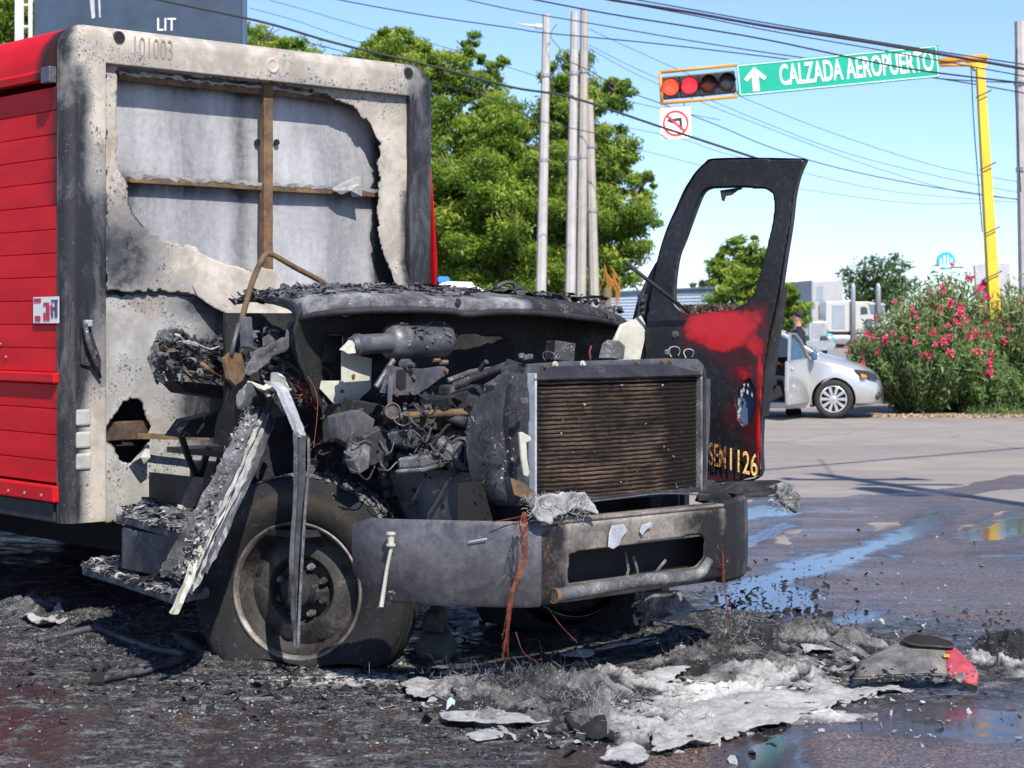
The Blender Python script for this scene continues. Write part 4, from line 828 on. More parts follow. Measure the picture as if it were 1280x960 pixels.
# red side of the box: separate slats, roof rail, skirt
def slat(z0, z1, a0=0.012, b0=-.062, b1=-5.2, red='box_red'):
    mb = MB(); cs = [(a0+.005, z0), (a0+.0005, z0+.004), (a0-.001, (z0+z1)/2), (a0+.0005, z1-.004), (a0+.005, z1), (a0+.03, z1), (a0+.03, z0)]
    bs = [b0, -.12, -.2, -.3, -.5, -.8, -1.6, b1]; mb.loft([[(a, b, z) for a, z in cs] for b in bs]); o = pt(mb, 'slat', red, smooth=30)
    me = o.data; at_ = me.attributes.new('soot', 'FLOAT', 'POINT'); at_.data.foreach_set('value', np.array([.75*sst(-.40, -.02, -v.co.y+.0) if z0 > 2.2 else .42*sst(-.30, -.05, -v.co.y) for v in me.vertices], np.float32)); return o
zz = [1.345+.1237*k for k in range(13)]
for k in range(12): slat(zz[k]+.0002, zz[k+1]-.0002, .010)
for z0, z1 in ((.77, .885), (.885, 1.02), (1.02, 1.155), (1.155, 1.285)): slat(z0+.0005, z1-.0005, .004)
mb = MB(); mb.box((-.004, -2.63, 1.316), (.05, 5.14, .055)); pt(mb, 'side_rail', 'box_red', bevel=.008)
mb = MB(); mb.box((-.006, -2.63, .715), (.05, 5.14, .085)); sr = pt(mb, 'bottom_rail', 'box_red', bevel=.008)
for b in (-.18, -.36, -.54, -.72, -.9): mb = MB(); mb.cyl((-.032, b, .705), (-.037, b, .705), .008, 8); pt(mb, 'rivet', 'galvanised', sr)
mb = MB(); mb.box((.03, -2.66, .615), (.06, 5.1, .10)); pt(mb, 'chassis_sill', 'char_black', bevel=.006)
for v, u in ((430, 1), (446, 8)): c = TA(u, v, .005); mb = MB(); mb.cyl(c, (c[0]-.006, c[1], c[2]), .007, 8); pt(mb, 'rivet', 'galvanised')
mb = MB(); cs = [(.01, 2.865), (-.045, 2.865), (-.052, 2.90), (-.038, 2.915), (-.038, 2.955), (-.03, 2.985), (0, 3.05), (.05, 3.115), (.12, 3.15), (.22, 3.158), (.22, 3.12), (.01, 3.0)]
mb.loft([[(a, b, z) for a, z in cs] for b in (-.09, -.25, -.5, -1, -5.2)]); o = pt(mb, 'roof_rail', 'box_red', smooth=40)
at_ = o.data.attributes.new('soot', 'FLOAT', 'POINT'); at_.data.foreach_set('value', np.array([1.1*sst(-.34, -.10, -v.co.y) for v in o.data.vertices], np.float32))
mb = MB(); mb.box((-.042, -.085, 2.88), (.045, .09, .085)); pt(mb, 'rail_end_cap', 'steel_grey', bevel=.006)
mb = MB(); mb.box((1.28, -2.7, 3.135), (2.2, 5.0, .03)); pt(mb, 'roof', 'trailer_white', bevel=.01)
mb = MB(); mb.box((2.47, -2.75, 1.85), (.06, 5.2, 2.5)); mb.box((1.25, -5.3, 1.85), (2.5, .06, 2.5)); mb.box((1.25, -2.7, .60), (2.4, 5.1, .06)); pt(mb, 'box_shell', 'box_red')
mb = MB(); mb.plate([(2.503, -.06, .6), (2.503, -.06, 2.6), (2.503, .0, 2.0), (2.495, .003, 1.6), (2.47, .003, .6)], (.004, 0, 0)); pt(mb, 'unburnt_corner', 'box_red')
# sticker on the side
sp = [TA(42, 371.5, -.003), TA(74, 370.5, -.003), TA(74, 404, -.003), TA(42, 404, -.003)]; mb = MB(); mb.plate(sp, (-.002, 0, 0)); stk = pt(mb, 'sticker', 'sticker_white')
def onst(x, y): return Vector(sp[0]).lerp(Vector(sp[1]), x).lerp(Vector(sp[3]).lerp(Vector(sp[2]), x), y)+Vector((-.0045, 0, 0))
for m_, rs in (('sticker_red', ((.04, .05, .32, .2), (.08, .72, .3, .92), (.42, .22, .64, .34), (.52, .34, .66, .9), (.42, .6, .5, .9), (.7, .3, .78, .6))), ('sticker_blue', ((.72, .12, .98, .2), (.72, .6, .80, .78), (.86, .2, .96, .78), (.76, .4, .9, .5)))):
    mb = MB()
    for x0, y0, x1, y1 in rs: mb.plate([onst(x0, y0), onst(x1, y0), onst(x1, y1), onst(x0, y1)], (-.001, 0, 0))
    pt(mb, 'printed_mark', m_, stk)
# ---- chassis
for a in (.80, 1.62):
    mb = MB(); mb.box((a+.04, -1.4, .74), (.08, 8.0, .22)); pt(mb, 'chassis_rail', 'char_black', bevel=.006)
mb = MB(); mb.plate([TA(483, 588, .78), TA(497, 583, .78), TA(604, 592, .78), TA(590, 618, .78), TA(578, 655, .78), TA(512, 655, .78), TA(500, 632, .78), TA(490, 605, .78)], (.014, 0, 0)); pl = pt(mb, 'rail_plate', 'steel_grey', bevel=.004)
for u, v in ((518, 613), (554, 632)): c = TA(u, v, .779); mb = MB(); mb.cyl(c, (c[0]-.003, c[1], c[2]), .012, 12); pt(mb, 'bolt_hole', 'black_matte', pl)
c = TA(519, 628, .77); mb = MB(); mb.tube([(c[0], c[1], c[2]), TA(505, 631, .72)], .011, 8); pt(mb, 'bolt', 'rust_steel', pl)
mb = MB()
for u, v in ((477, 590), (479, 603), (482, 618)): c = TA(u, v, .74); mb.cyl(c, (c[0]+.05, c[1], c[2]), .022, 12)
pt(mb, 'spring_eye', 'char_grey', pl, bevel=.003)
# ---- wheels
def wheel(ca, cb, cz, ax, flat=True, name_parent=T):
    ax = Vector((ax[0], ax[1], 0)).normalized(); up = Vector((0, 0, 1)); c = Vector((ca, cb, cz))
    disc = MB(); disc.lathe(c, ax, [(.012, .300), (.045, .288), (.085, .262), (.070, .235), (.055, .20), (.050, .165), (.075, .150), (.105, .135), (.11, .10), (.11, .0)], 48, up); w = pt(disc, 'wheel', 'rim_burnt', smooth=40)
    e = MB(); e.lathe(c, ax, [(.012, .302), (-.010, .312), (-.016, .322), (-.008, .328), (.02, .322), (.03, .30)], 64, up); pt(e, 'rim_flange', 'rim_edge', w, smooth=True)
    # tyre with flattened foot
    tp = [(.03, .30), (.00, .322), (-.022, .345), (-.040, .39), (-.048, .44), (-.040, .485), (-.015, .515), (.0, .528), (.012, .533), (.05, .536), (.052, .526), (.066, .526), (.068, .538), (.11, .540), (.112, .528), (.126, .528), (.128, .540), (.17, .539), (.172, .527), (.186, .527), (.188, .538), (.225, .533), (.25, .52), (.275, .48), (.28, .43), (.27, .36), (.24, .31)]
    m = MB(); m.lathe(c, ax, tp, 120, up)
    vs = []
    for p in m.v:
        v = Vector(p); h = (v-c).dot(ax); 
        if flat and v.z < .14:
            k = min(1, (.14-v.z)/.33); v += ax*(-.04*k if h < .12 else .04*k); v.z = max(v.z, .012+.02*(.5+.5*math.sin(v.x*30)))if v.z < .03 else v.z
            v.z = max(v.z, .012)
        vs.append(v)
    m.v = vs; ty = m.build('tyre', 'tyre_burnt', w, smooth=50, flip=True)
    va = np.array([v.co[:] for v in ty.data.vertices])-np.array([ca, -cb, cz]); rad_ = np.sqrt((va**2).sum(1)); sa = -.75*np.exp(-((rad_-.43)/.035)**2)*sst(-.1, .25, va[:, 2])
    ty.data.attributes.new('soot', 'FLOAT', 'POINT').data.foreach_set('value', sa.astype(np.float32))
    # chunks of ash on the tread
    tm = MB()
    for k in range(620):
        an = R(random.uniform(-75, 78)); side = up.cross(ax); rad = up*math.cos(an)+side*math.sin(an); hh = random.choice([.03, .088, .15, .205])+random.uniform(-.02, .02); p = c+ax*hh+rad*.538; t = ax.cross(rad)
        l = random.uniform(.008, .03); wq = random.uniform(.004, .014); d = (t*math.cos(.6)+ax*math.sin(.6)*random.choice((-1, 1)))*l; e_ = ax*wq; hgt = rad*random.uniform(.004, .012)
        tm.add([p-d-e_, p+d-e_, p+d+e_, p-d+e_, p+hgt], [(0, 1, 4), (1, 2, 4), (2, 3, 4), (3, 0, 4)])
    o = tm.build('tread_crust', 'tread_ash', w, flip=True); o['kind'] = 'stuff'
    sd_ = up.cross(ax)
    for k in range(8):
        an = 2*math.pi*(k+.5)/8; p = c+ax*.075+(up*math.cos(an)+sd_*math.sin(an))*.118; n = MB(); n.cyl(p+ax*.01, p-ax*.025, .017, 6); n.cyl(p-ax*.025, p-ax*.045, .011, 8); pt(n, 'wheel_nut', 'rim_burnt' if k % 3 else 'ash_metal', w)
    n = MB(); n.lathe(c, ax, [(.10, .085), (.02, .082), (-.02, .07), (-.03, .05), (-.03, .0)], 24, up); pt(n, 'hub', 'char_black', w, smooth=40)
    for an in (R(20), R(65), R(155), R(200), R(290)):
        p = c+ax*.066+(up*math.cos(an)+sd_*math.sin(an))*.222; n = MB(); n.lathe(p, ax*-1, [(0, .028), (.003, .001)], 16); q_ = pt(n, 'hand_hole', 'black_matte', w)
    return w
AX = (.86, -.51)
wheel(.385, 1.50, .345, AX)
wheel(2.15, 1.55, .345, (-.86, .51))
# ---- firewall and cowl
bf = 1.50
FWO = [(372, 386), (400, 384), (560, 386), (700, 392), (780, 404), (790, 420), (775, 600), (640, 640), (470, 600), (420, 540), (392, 500), (372, 452), (366, 410)]
FWH = [[(405, 418), (429, 418), (426, 440), (428, 476), (402, 476), (403, 440)], [(560, 422), (580, 417), (620, 420), (636, 426), (641, 450), (640, 500), (560, 500), (558, 460)], [(421, 386), (454, 384), (457, 392), (424, 395)], [(458, 384), (485, 385), (486, 393), (461, 393)], [(489, 385), (516, 386), (517, 394), (490, 394)]]
sheet('firewall', 'olive_soot', T, (0, bf, 0), (1, 0, 0), (0, 0, 1), FWO, FWH, res=.014, amp=.02, nsc=3, jag=.006, mapf=lambda u, v: TB(u, v, bf), attrs={'soot': lambda s, t: .55*sst(1.25, 1.45, t)+.4*sst(1.4, 1.1, t)+.2*(fbm(s, t, 4, 3, 3)-.5)}, seed=31)
mb = MB()
for q_ in ([(419, 386), (455, 384), (458, 393), (423, 396)], [(457, 384), (486, 385), (487, 394), (460, 394)], [(488, 385), (518, 386), (519, 395), (489, 395)]): mb.plate([TB(u, v, bf-.06) for u, v in q_], (0, -.01, 0))
pt(mb, 'lit_slot_plate', 'plate_cream')  # pale plates imitate the bright view through the slots by colour
mb = MB(); mb.box((1.3, 1.02, 1.15), (2.0, .02, 1.0)); pt(mb, 'dash_panel', 'char_black')
mb = MB(); mb.box((1.35, .55, .93), (1.6, .9, .03)); pt(mb, 'cab_floor', 'char_black')
mb = MB(); mb.plate([TB(427, 440, bf+.03), TB(465, 448, bf+.03), TB(464, 486, bf+.03), TB(440, 508, bf+.03), TB(420, 508, bf+.03), TB(400, 486, bf+.03), TB(402, 476, bf+.03), TB(427, 476, bf+.03)], (0, -.006, 0)); fpn = pt(mb, 'heat_shield_plate', 'plate_cream', bevel=.002)
for u, v in ((441, 470), (427, 489)): c = TB(u, v, bf+.03); mb = MB(); mb.cyl(c, (c[0], c[1]+.01, c[2]), .009, 8); pt(mb, 'bolt', 'rust_steel', fpn)
mb = MB(); mb.plate([TB(404, 419, bf-.1), TB(428, 419, bf-.1), TB(426, 452, bf-.1), TB(404, 452, bf-.1)], (0, -.01, 0)); pt(mb, 'pedal_panel', 'char_grey')
# cowl: lofted lip with a buckle, flange and ash-strewn top
lipx = [(366, 392, 1.36), (374, 386, 1.48), (390, 381, 1.58), (420, 377, 1.68), (460, 374.5, 1.75), (500, 374, 1.79), (540, 375, 1.82), (565, 377, 1.83), (580, 380, 1.84), (600, 379, 1.84), (630, 377.5, 1.83), (670, 379, 1.82), (710, 383, 1.78), (745, 388, 1.72), (770, 394, 1.64), (784, 401, 1.52), (789, 410, 1.42)]
lip = [Vector(TB(u, v, b)) for u, v, b in lipx]
def cat(P, k=5):
    out = []
    for i in range(len(P)-1):
        a, b, c, d = P[max(i-1, 0)], P[i], P[i+1], P[min(i+2, len(P)-1)]
        for j in range(k): s = j/k; out.append(.5*((2*b)+(c-a)*s+(2*a-5*b+4*c-d)*s*s+(3*b-a-3*c+d)*s**3))
    return out+[P[-1]]
L = cat(lip, 6); rows = []
for dz, db, k in ((-.052, -.012, 0), (-.05, .004, 0), (-.03, .012, 0), (-.008, .006, 0), (.012, -.02, 0), (.024, -.06, 0), (.040, -.14, 0), (.05, -.22, 1), (.056, -.32, 1), (.06, -.42, 1), (.06, -.52, 1)):
    rows.append([(p.x+(1.25-p.x)*(-db)*.06+random.uniform(-1, 1)*.003*k, p.y+db, p.z+dz*(1 if k == 0 else 1)+random.uniform(-1, 1)*.006*k) for p in L])
V = np.array([p for r in rows for p in r]); npp = len(L); Fc = [(i*npp+k, i*npp+k+1, (i+1)*npp+k+1, (i+1)*npp+k) for i in range(len(rows)-1) for k in range(npp-1)]
V, Fc = densify(V, Fc, 2); V[:, 2] += .008*(fbm(V[:, 0], V[:, 1], 22, 3, 4)-.5)
sC = .10+1.0*sst(1.25, 1.6, V[:, 0]+.15*(fbm(V[:,0],V[:,2],6,3,1)-.5))-.75*np.exp(-((V[:, 0]-1.52)/.16)**2)+.55*sst(.9, .3, np.abs(V[:, 0]-1.5))*0+.75*sst(1.9, 2.2, V[:, 0])-.25*np.exp(-((V[:, 0]-1.75)/.22)**2)-.1+.5*(fbm(V[:, 0], V[:, 1]*4, 5, 4, 14)-.5)
cw = mesh_np('cowl', V, Fc, 'ash_metal', T, True, {'soot': sC}, True); m_ = cw.modifiers.new('solid', 'SOLIDIFY'); m_.thickness = .006
mb = MB(); mb.tube([p+Vector((0, .012, -.050)) for p in L], .017, 8); pt(mb, 'cowl_seal', 'char_black', cw, smooth=True)
for u, v, r in ((573, 377, .018), (557, 378, .006)): c = TB(u, v, 1.853); mb = MB(); mb.lathe(c, (0, .9, .3), [(.0, r), (.002, .001)], 12); pt(mb, 'torn_hole', 'black_matte', cw)
def shards(region, n, s0, s1, name, mat, parent, zf=.0, flat=.5, seed=0, flip=False, thick=.25):
    """bent little plates and splinters scattered by region() -> point; one joined mesh"""
    rnd = random.Random(seed); V = []; Fq = []
    for _ in range(n):
        p = Vector(region(rnd)); s_ = s0+(s1-s0)*rnd.random()**2.2; asp = rnd.uniform(.25, 1.); az = rnd.uniform(0, 6.28); tl = rnd.gauss(0, flat)
        d = Vector((math.cos(az)*math.cos(tl), math.sin(az)*math.cos(tl), math.sin(tl))); e = d.cross(Vector((rnd.gauss(0, .4), rnd.gauss(0, .4), 1))).normalized(); n_ = d.cross(e)
        k = len(V); L_2 = d*s_/2; E = e*s_*asp/2; bnd = n_*s_*rnd.uniform(-.3, .3); th = n_*s_*thick*.18
        V += [p-L_2-E*rnd.uniform(.5, 1.2), p-E+bnd, p+L_2-E*rnd.uniform(.3, 1.1), p+L_2+E*rnd.uniform(.3, 1.2), p+E+bnd, p-L_2+E*rnd.uniform(.4, 1.1)]
        V += [v-th for v in V[k:k+6]]
        Fq += [(k, k+1, k+4, k+5), (k+1, k+2, k+3, k+4), (k+6, k+11, k+10, k+7), (k+7, k+10, k+9, k+8)]
        Fq += [(k+i, k+6+i, k+6+(i+1) % 6, k+(i+1) % 6) for i in range(6)]
    V = np.array([v[:] for v in V]); V = V*np.array([1, -1, 1]) if flip else V
    me = bpy.data.meshes.new(name); me.from_pydata(V.tolist(), [], Fq); me.materials.append(MATS[mat]); o = bpy.data.objects.new(name, me); link(o, parent); o['kind'] = 'stuff'; return o
def fibres(region, n, l0, l1, name, mat, parent, r=.0012, seed=0, flip=False, dz=0.):
    rnd = random.Random(seed); mb = MB()
    for _ in range(n):
        p = Vector(region(rnd)); l = rnd.uniform(l0, l1); d = Vector((rnd.gauss(0, 1), rnd.gauss(0, 1), rnd.gauss(dz, .6))).normalized(); q_ = p+d*l*.5+Vector((rnd.gauss(0, .2), rnd.gauss(0, .2), rnd.gauss(0, .2)))*l; e = p+d*l
        mb.tube([p, q_, e], [r, r*.9, r*.4], 3, False)
    o = mb.build(name, mat, parent, flip=flip, fix=False); o['kind'] = 'stuff'; return o
def reg_cowl(rnd):
    i = rnd.randrange(len(L)); p = L[i]; b = rnd.uniform(.05, .52); return (p.x+rnd.uniform(-.02, .02), p.y-b, p.z+.055+rnd.random()*.02)
for k in range(2): shards(reg_cowl, 420, .008, .06, 'ash_shards', ('ash_metal', 'char_grey')[k], cw, seed=5+k, flip=True)
mb = MB()
for u0, u1, v in ((452, 560, 361), (560, 640, 364), (640, 700, 368), (690, 760, 371)):
    P2 = [Vector(TB(u0+(u1-u0)*i/8, v+random.uniform(-2, 2)+(u0-500)*.012, 1.5)) for i in range(9)]; mb.ribbon(P2, [random.uniform(.02, .07) for _ in P2], (0, 1, .4), .006)
pt(mb, 'charred_gasket', 'char_black', cw, jit=.004)
mb = MB(); P2 = [Vector(TB(u, v, .9)) for u, v in ((619, 364), (624, 357), (633, 353), (642, 355), (646, 366))]; mb.tube(cat(P2), .012, 6); pt(mb, 'steering_wheel_rim', 'char_grey', smooth=True)
# windscreen post hoop on the left
mb = MB(); P2 = [Vector(TB(u, v, 1.2)) for u, v in ((300, 408), (313, 360), (322, 336), (330, 320), (337, 317), (346, 321), (370, 335), (395, 348), (413, 359))]; mb.tube(cat(P2), .0145, 8); pt(mb, 'windscreen_hoop', 'rust_steel', smooth=True)
def poly_b(name, mat, pts, b, ex, par=None, **k): mb = MB(); mb.plate([TB(u, v, b if not callable(b) else b(u, v)) for u, v in pts], ex); return pt(mb, name, mat, par, **k)
poly_b('pillar_bracket', 'rust_steel', [(276, 448), (285, 440), (296, 442), (300, 450), (303, 470), (304, 492), (295, 488), (282, 474)], 1.25, (.01, .02, 0), bevel=.003)
mb = MB(); mb.tube([TB(289, 445, 1.27), TB(293, 425, 1.27), TB(299, 405, 1.25)], .012, 6); pt(mb, 'pillar_bracket_arm', 'steel_grey', smooth=True)
poly_b('pillar_stub', 'steel_grey', [(299, 396), (306, 396), (308, 436), (300, 434)], 1.26, (.02, .03, 0), bevel=.004)
# ---- canister and its bracket
def tubeb(name, mat, pts, b, r, par=None, n=12, **k):
    P2 = [Vector(TB(p[0], p[1], p[2] if len(p) > 2 else b)) for p in pts]; mb = MB(); P2 = cat(P2, 5) if len(P2) > 2 else P2
    rr = r if not isinstance(r, (list, tuple)) else [r[min(int(i/(len(P2)-1)*(len(r)-1)+.5), len(r)-1)] for i in range(len(P2))]
    mb.tube(P2, rr, n); return pt(mb, name, mat, par, smooth=45, **k)
c0, c1, c2, c3 = Vector(TB(445, 431, 1.75)), Vector(TB(505, 428, 1.75)), Vector(TB(488, 428, 1.73)), Vector(TB(556, 424, 1.73))
d_ = (c3-c2).normalized(); mb = MB(); mb.lathe(c2, d_, [(-.03, .0), (-.03, .04), (-.022, .065), (.0, .082), (.02, .088), ((c3-c2).length-.02, .088), ((c3-c2).length, .080), ((c3-c2).length+.008, .0)], 36); cn = pt(mb, 'air_canister', 'steel_grey', smooth=40)
mb = MB(); mb.lathe(c0, d_, [(-.035, .0), (-.035, .02), (-.03, .038), (-.005, .044), (0, .052), (.02, .052), (.024, .047), (.20, .047), (.26, .047)], 28); pt(mb, 'filter_bowl', 'steel_grey', cn, smooth=40)
mb = MB(); mb.lathe(c0+d_*-.02, d_*-1+Vector((0, .8, 0)), [(0, .02), (.03, .018), (.03, .008), (.045, .007), (.045, 0)], 14); pt(mb, 'bolt', 'alu_pale', cn)
mb = MB(); mb.plate([TB(424, 437, 1.8), TB(436, 425, 1.8), TB(440, 440, 1.8), TB(430, 441, 1.8)], (.0, .03, -.004)); pt(mb, 'canister_foot', 'plate_cream', cn)
def reg_can(rnd):
    t = rnd.uniform(.1, .9); an = rnd.gauss(.6, .5); p = c2.lerp(c3, t); return p+Vector((0, math.cos(an)*.09, math.sin(an)*.09))
shards(reg_can, 46, .01, .04, 'paint_flakes', 'ash_metal', cn, seed=9, flip=True, flat=1.)
for u, v in ((560, 412), (565, 420), (543, 450), (553, 453)): c = Vector(TB(u, v, 1.76)); mb = MB(); mb.cyl(c-d_*.01, c+d_*.03, .012, 8); pt(mb, 'bolt', 'rust_steel', cn)
poly_b('canister_bracket', 'steel_grey', [(486, 456), (498, 459), (528, 461), (549, 458), (556, 458), (561, 463), (560, 468), (552, 472), (534, 486), (520, 494), (500, 494), (476, 491), (483, 470)], 1.86, (0, -.014, 0), bevel=.003)
poly_b('bracket_slot', 'black_matte', [(496, 462), (507, 462), (507, 484), (500, 487), (495, 482)], 1.864, (0, .002, 0))
for u, v in ((488, 470), (516, 471), (513, 490), (556, 463), (494, 493)): c = TB(u, v, 1.86); mb = MB(); mb.cyl(c, (c[0], c[1]+.016, c[2]), .011, 8); pt(mb, 'bolt', 'rust_steel')
mb = MB(); c = Vector(TB(507, 456, 1.85)); mb.lathe(c, (.2, 1, 0), [(-.02, .028), (.02, .028), (.02, .014), (.05, .012), (.05, 0)], 16); pt(mb, 'pulley', 'char_grey', smooth=40)
mb = MB(); mb.ribbon([TB(489, 470, 1.9), TB(488, 487, 1.92), TB(487.5, 505, 1.92)], .024, (1, 0, 0), .005); pt(mb, 'hanging_strap', 'steel_grey')
mb = MB(); c = Vector(TB(490, 514, 1.92)); mb.lathe(c, (-.35, 1, .1), [(-.015, .0), (-.015, .036), (.008, .040), (.014, .038), (.012, .034), (.006, .030), (.008, 0)], 28); pt(mb, 'gauge_cap', 'char_grey', smooth=40)
mb = MB(); mb.lathe(c, (-.35, 1, .1), [(.010, .0395), (.017, .037), (.015, .033)], 28); pt(mb, 'gauge_ring', 'rust_steel', smooth=True)
tubeb('valve_rod', 'steel_grey', [(470, 484, 1.84), (482, 465, 1.84), (492, 450, 1.84)], 1.84, .014)
# ---- engine
mb = MB(); mb.box((1.24, 1.95, .98), (.50, 1.05, .40)); mb.box((1.24, 1.95, 1.20), (.34, .95, .10)); mb.box((1.0, 2.1, .80), (.16, .6, .3)); mb.box((1.2, 2.5, 1.0), (.4, .10, .34)); en = pt(mb, 'engine_block', 'char_black', bevel=.02)
for k in range(6): mb = MB(); mb.box((1.24, 1.56+.15*k, 1.27), (.26, .11, .05)); pt(mb, 'rocker_cover', 'char_grey', en, bevel=.012)
for k in range(6): tubeb('injector_pipe', 'char_grey', [(540+9*k, 530-2*k, 2.0), (546+9*k, 520-2*k, 1.98), (556+9*k, 524-2*k, 1.96)], 2., .006, en, 6)
rnd = random.Random(21)
def chunk(name, mat, u, v, b, s, par=en, rot=None, bev=.006):
    mb = MB(); c = TB(u, v, b); mb.box(c, s, rnd.uniform(-.5, .5) if rot is None else rot, rnd.uniform(-.3, .3), rnd.uniform(-.3, .3)); return pt(mb, name, mat, par, bevel=bev)
for u, v, b, s, m_ in ((425, 530, 1.55, (.16, .10, .18), 'char_black'), (452, 520, 1.6, (.2, .08, .14), 'char_black'), (455, 555, 1.62, (.10, .12, .12), 'char_grey'), (440, 565, 1.7, (.06, .05, .12), 'char_grey'), (470, 545, 1.66, (.12, .06, .2), 'char_black'),
                       (518, 572, 1.95, (.12, .12, .06), 'char_grey'), (536, 575, 1.97, (.12, .10, .08), 'ash_metal'), (560, 566, 2.0, (.10, .12, .12), 'char_grey'), (585, 560, 2.05, (.10, .1, .16), 'char_black'), (510, 555, 1.9, (.14, .1, .05), 'char_black'),
                       (600, 520, 2.1, (.14, .12, .10), 'char_grey'), (620, 500, 2.3, (.08, .10, .10), 'ash_metal'), (645, 470, 2.45, (.10, .10, .12), 'char_black'), (575, 500, 2.0, (.3, .1, .08), 'char_black'), (520, 530, 1.9, (.3, .1, .05), 'char_black'), (700, 440, 1.9, (.12, .1, .10), 'char_grey')):
    chunk('engine_fitting', m_, u, v, b, s)
for nm, m_, pts, r in (('coolant_pipe', 'char_grey', [(568, 483, 2.0), (600, 470, 2.1), (640, 455, 2.25)], .022), ('coolant_pipe', 'ash_metal', [(560, 476, 1.95), (590, 465, 2.0), (615, 462, 2.1)], .014), ('intake_pipe', 'char_grey', [(528, 510, 1.95), (560, 510, 1.98), (600, 512, 2.05)], .020), ('intake_pipe', 'char_black', [(520, 522, 1.9), (570, 526, 1.95), (610, 524, 2.1)], .03),
                       ('turbo_hose', 'ash_metal', [(580, 570, 2.05), (592, 552, 2.1), (600, 575, 2.1), (590, 590, 2.1)], .018), ('turbo_hose', 'char_grey', [(560, 545, 2.0), (575, 540, 2.05), (594, 548, 2.1), (596, 570, 2.1)], .020), ('fuel_line', 'char_grey', [(505, 540, 1.9), (520, 532, 1.95), (535, 545, 1.95), (540, 560, 1.97)], .006), ('fuel_line', 'ash_metal', [(560, 548, 2.0), (568, 542, 2.02), (590, 545, 2.05), (598, 560, 2.05)], .007),
                       ('hose_stub', 'ash_metal', [(614, 500, 2.35), (622, 512, 2.4), (630, 522, 2.45)], .028), ('hose_stub', 'char_grey', [(600, 462, 2.2), (608, 452, 2.25)], .012), ('exhaust_stub', 'rust_steel', [(590, 505, 2.15), (602, 508, 2.18)], .024), ('column_shaft', 'char_grey', [(455, 505, 1.6), (440, 540, 1.75), (436, 580, 1.85)], .016), ('brake_line', 'copper', [(392, 560, 1.7), (397, 500, 1.65), (385, 470, 1.6)], .0012)):
    tubeb(nm, m_, pts, 2., r, en, 10)
for k in range(34):
    u = rnd.uniform(500, 640); v = rnd.uniform(500, 600); b = 1.9+(u-500)/140*.45; tubeb('burnt_wire', rnd.choice(['char_grey', 'char_black', 'ash_metal']), [(u, v, b), (u+rnd.uniform(-15, 15), v+rnd.uniform(-8, 14), b+.05), (u+rnd.uniform(-28, 28), v+rnd.uniform(-4, 24), b+.03)], b, rnd.uniform(.002, .006), en, 5)

def lath(nm, m_, u, v, b, ax, prof, par=None, n=20): mb = MB(); mb.lathe(TB(u, v, b), ax, prof, n); return pt(mb, nm, m_, par or en, smooth=40)
# alternator with slotted face, pulley, valve cover, elbow, filter, brackets
al = lath('alternator', 'ash_metal', 586, 568, 2.22, (-.3, 1, 0), [(-.10, 0), (-.10, .06), (-.08, .078), (.0, .082), (.02, .075), (.03, .05), (.03, 0)])
for k in range(10): a = 2*math.pi*k/10; c = Vector(TB(586, 568, 2.253)); mb = MB(); p = c+Vector((math.cos(a)*.045, 0, math.sin(a)*.045)); mb.plate([p+Vector((-.007, 0, -.012)), p+Vector((.007, 0, -.012)), p+Vector((.007, 0, .012)), p+Vector((-.007, 0, .012))], (0, .002, 0)); pt(mb, 'cooling_slot', 'black_matte', al)
lath('fan_pulley', 'char_grey', 606, 545, 2.38, (-.1, 1, 0), [(-.03, .0), (-.03, .07), (-.015, .055), (.0, .07), (.004, .04), (.03, .035), (.03, 0)])
mb = MB(); c = TB(527, 575, 2.12); mb.box(c, (.17, .14, .05), -.2, .1, -.1); mb.box((c[0], c[1], c[2]-.035), (.19, .16, .02), -.2, .1, -.1); vc = pt(mb, 'valve_cover', 'ash_metal', en, bevel=.012)
for k in range(4): mb = MB(); mb.cyl((c[0]-.06+.04*k, c[1]+.06, c[2]+.01), (c[0]-.06+.04*k, c[1]+.065, c[2]+.045), .008, 8); pt(mb, 'bolt', 'char_grey', vc)
tubeb('intake_elbow', 'ash_metal', [(548, 548, 2.1), (556, 560, 2.15), (566, 578, 2.16), (572, 590, 2.12)], 2.1, [.03, .032, .034, .036], en, 14)
lath('hose_clamp', 'rust_steel', 550, 551, 2.1, (.3, .2, -1), [(-.008, .034), (-.008, .038), (.008, .038), (.008, .034)])
tubeb('radiator_hose', 'char_grey', [(556, 520, 2.05), (585, 528, 2.15), (604, 518, 2.3), (620, 508, 2.45)], 2.1, .026, en, 12)
tubeb('exhaust_manifold', 'rust_steel', [(500, 521, 2.0), (530, 518, 2.05), (572, 516, 2.1), (600, 514, 2.15)], 2.1, .019, en, 12)
for u in (508, 530, 552, 574): mb = MB(); mb.cyl(TB(u, 517, 2.08), TB(u-2, 534, 2.02), .016, 10); pt(mb, 'manifold_runner', 'char_grey', en)
for pts, m_, b in (([(408, 520), (440, 512), (458, 524), (452, 552), (430, 560), (412, 548)], 'steel_grey', 1.72), ([(444, 545), (470, 532), (486, 545), (480, 575), (452, 582)], 'char_grey', 1.8), ([(486, 540), (512, 534), (520, 548), (505, 560), (488, 556)], 'steel_grey', 1.95), ([(430, 575), (442, 552), (452, 558), (450, 585), (438, 592)], 'ash_metal', 1.86), ([(604, 480), (622, 470), (640, 476), (636, 494), (612, 500)], 'steel_grey', 2.46)):
    poly_b('engine_bracket', m_, pts, b, (.015, .05, 0), en, bevel=.006)
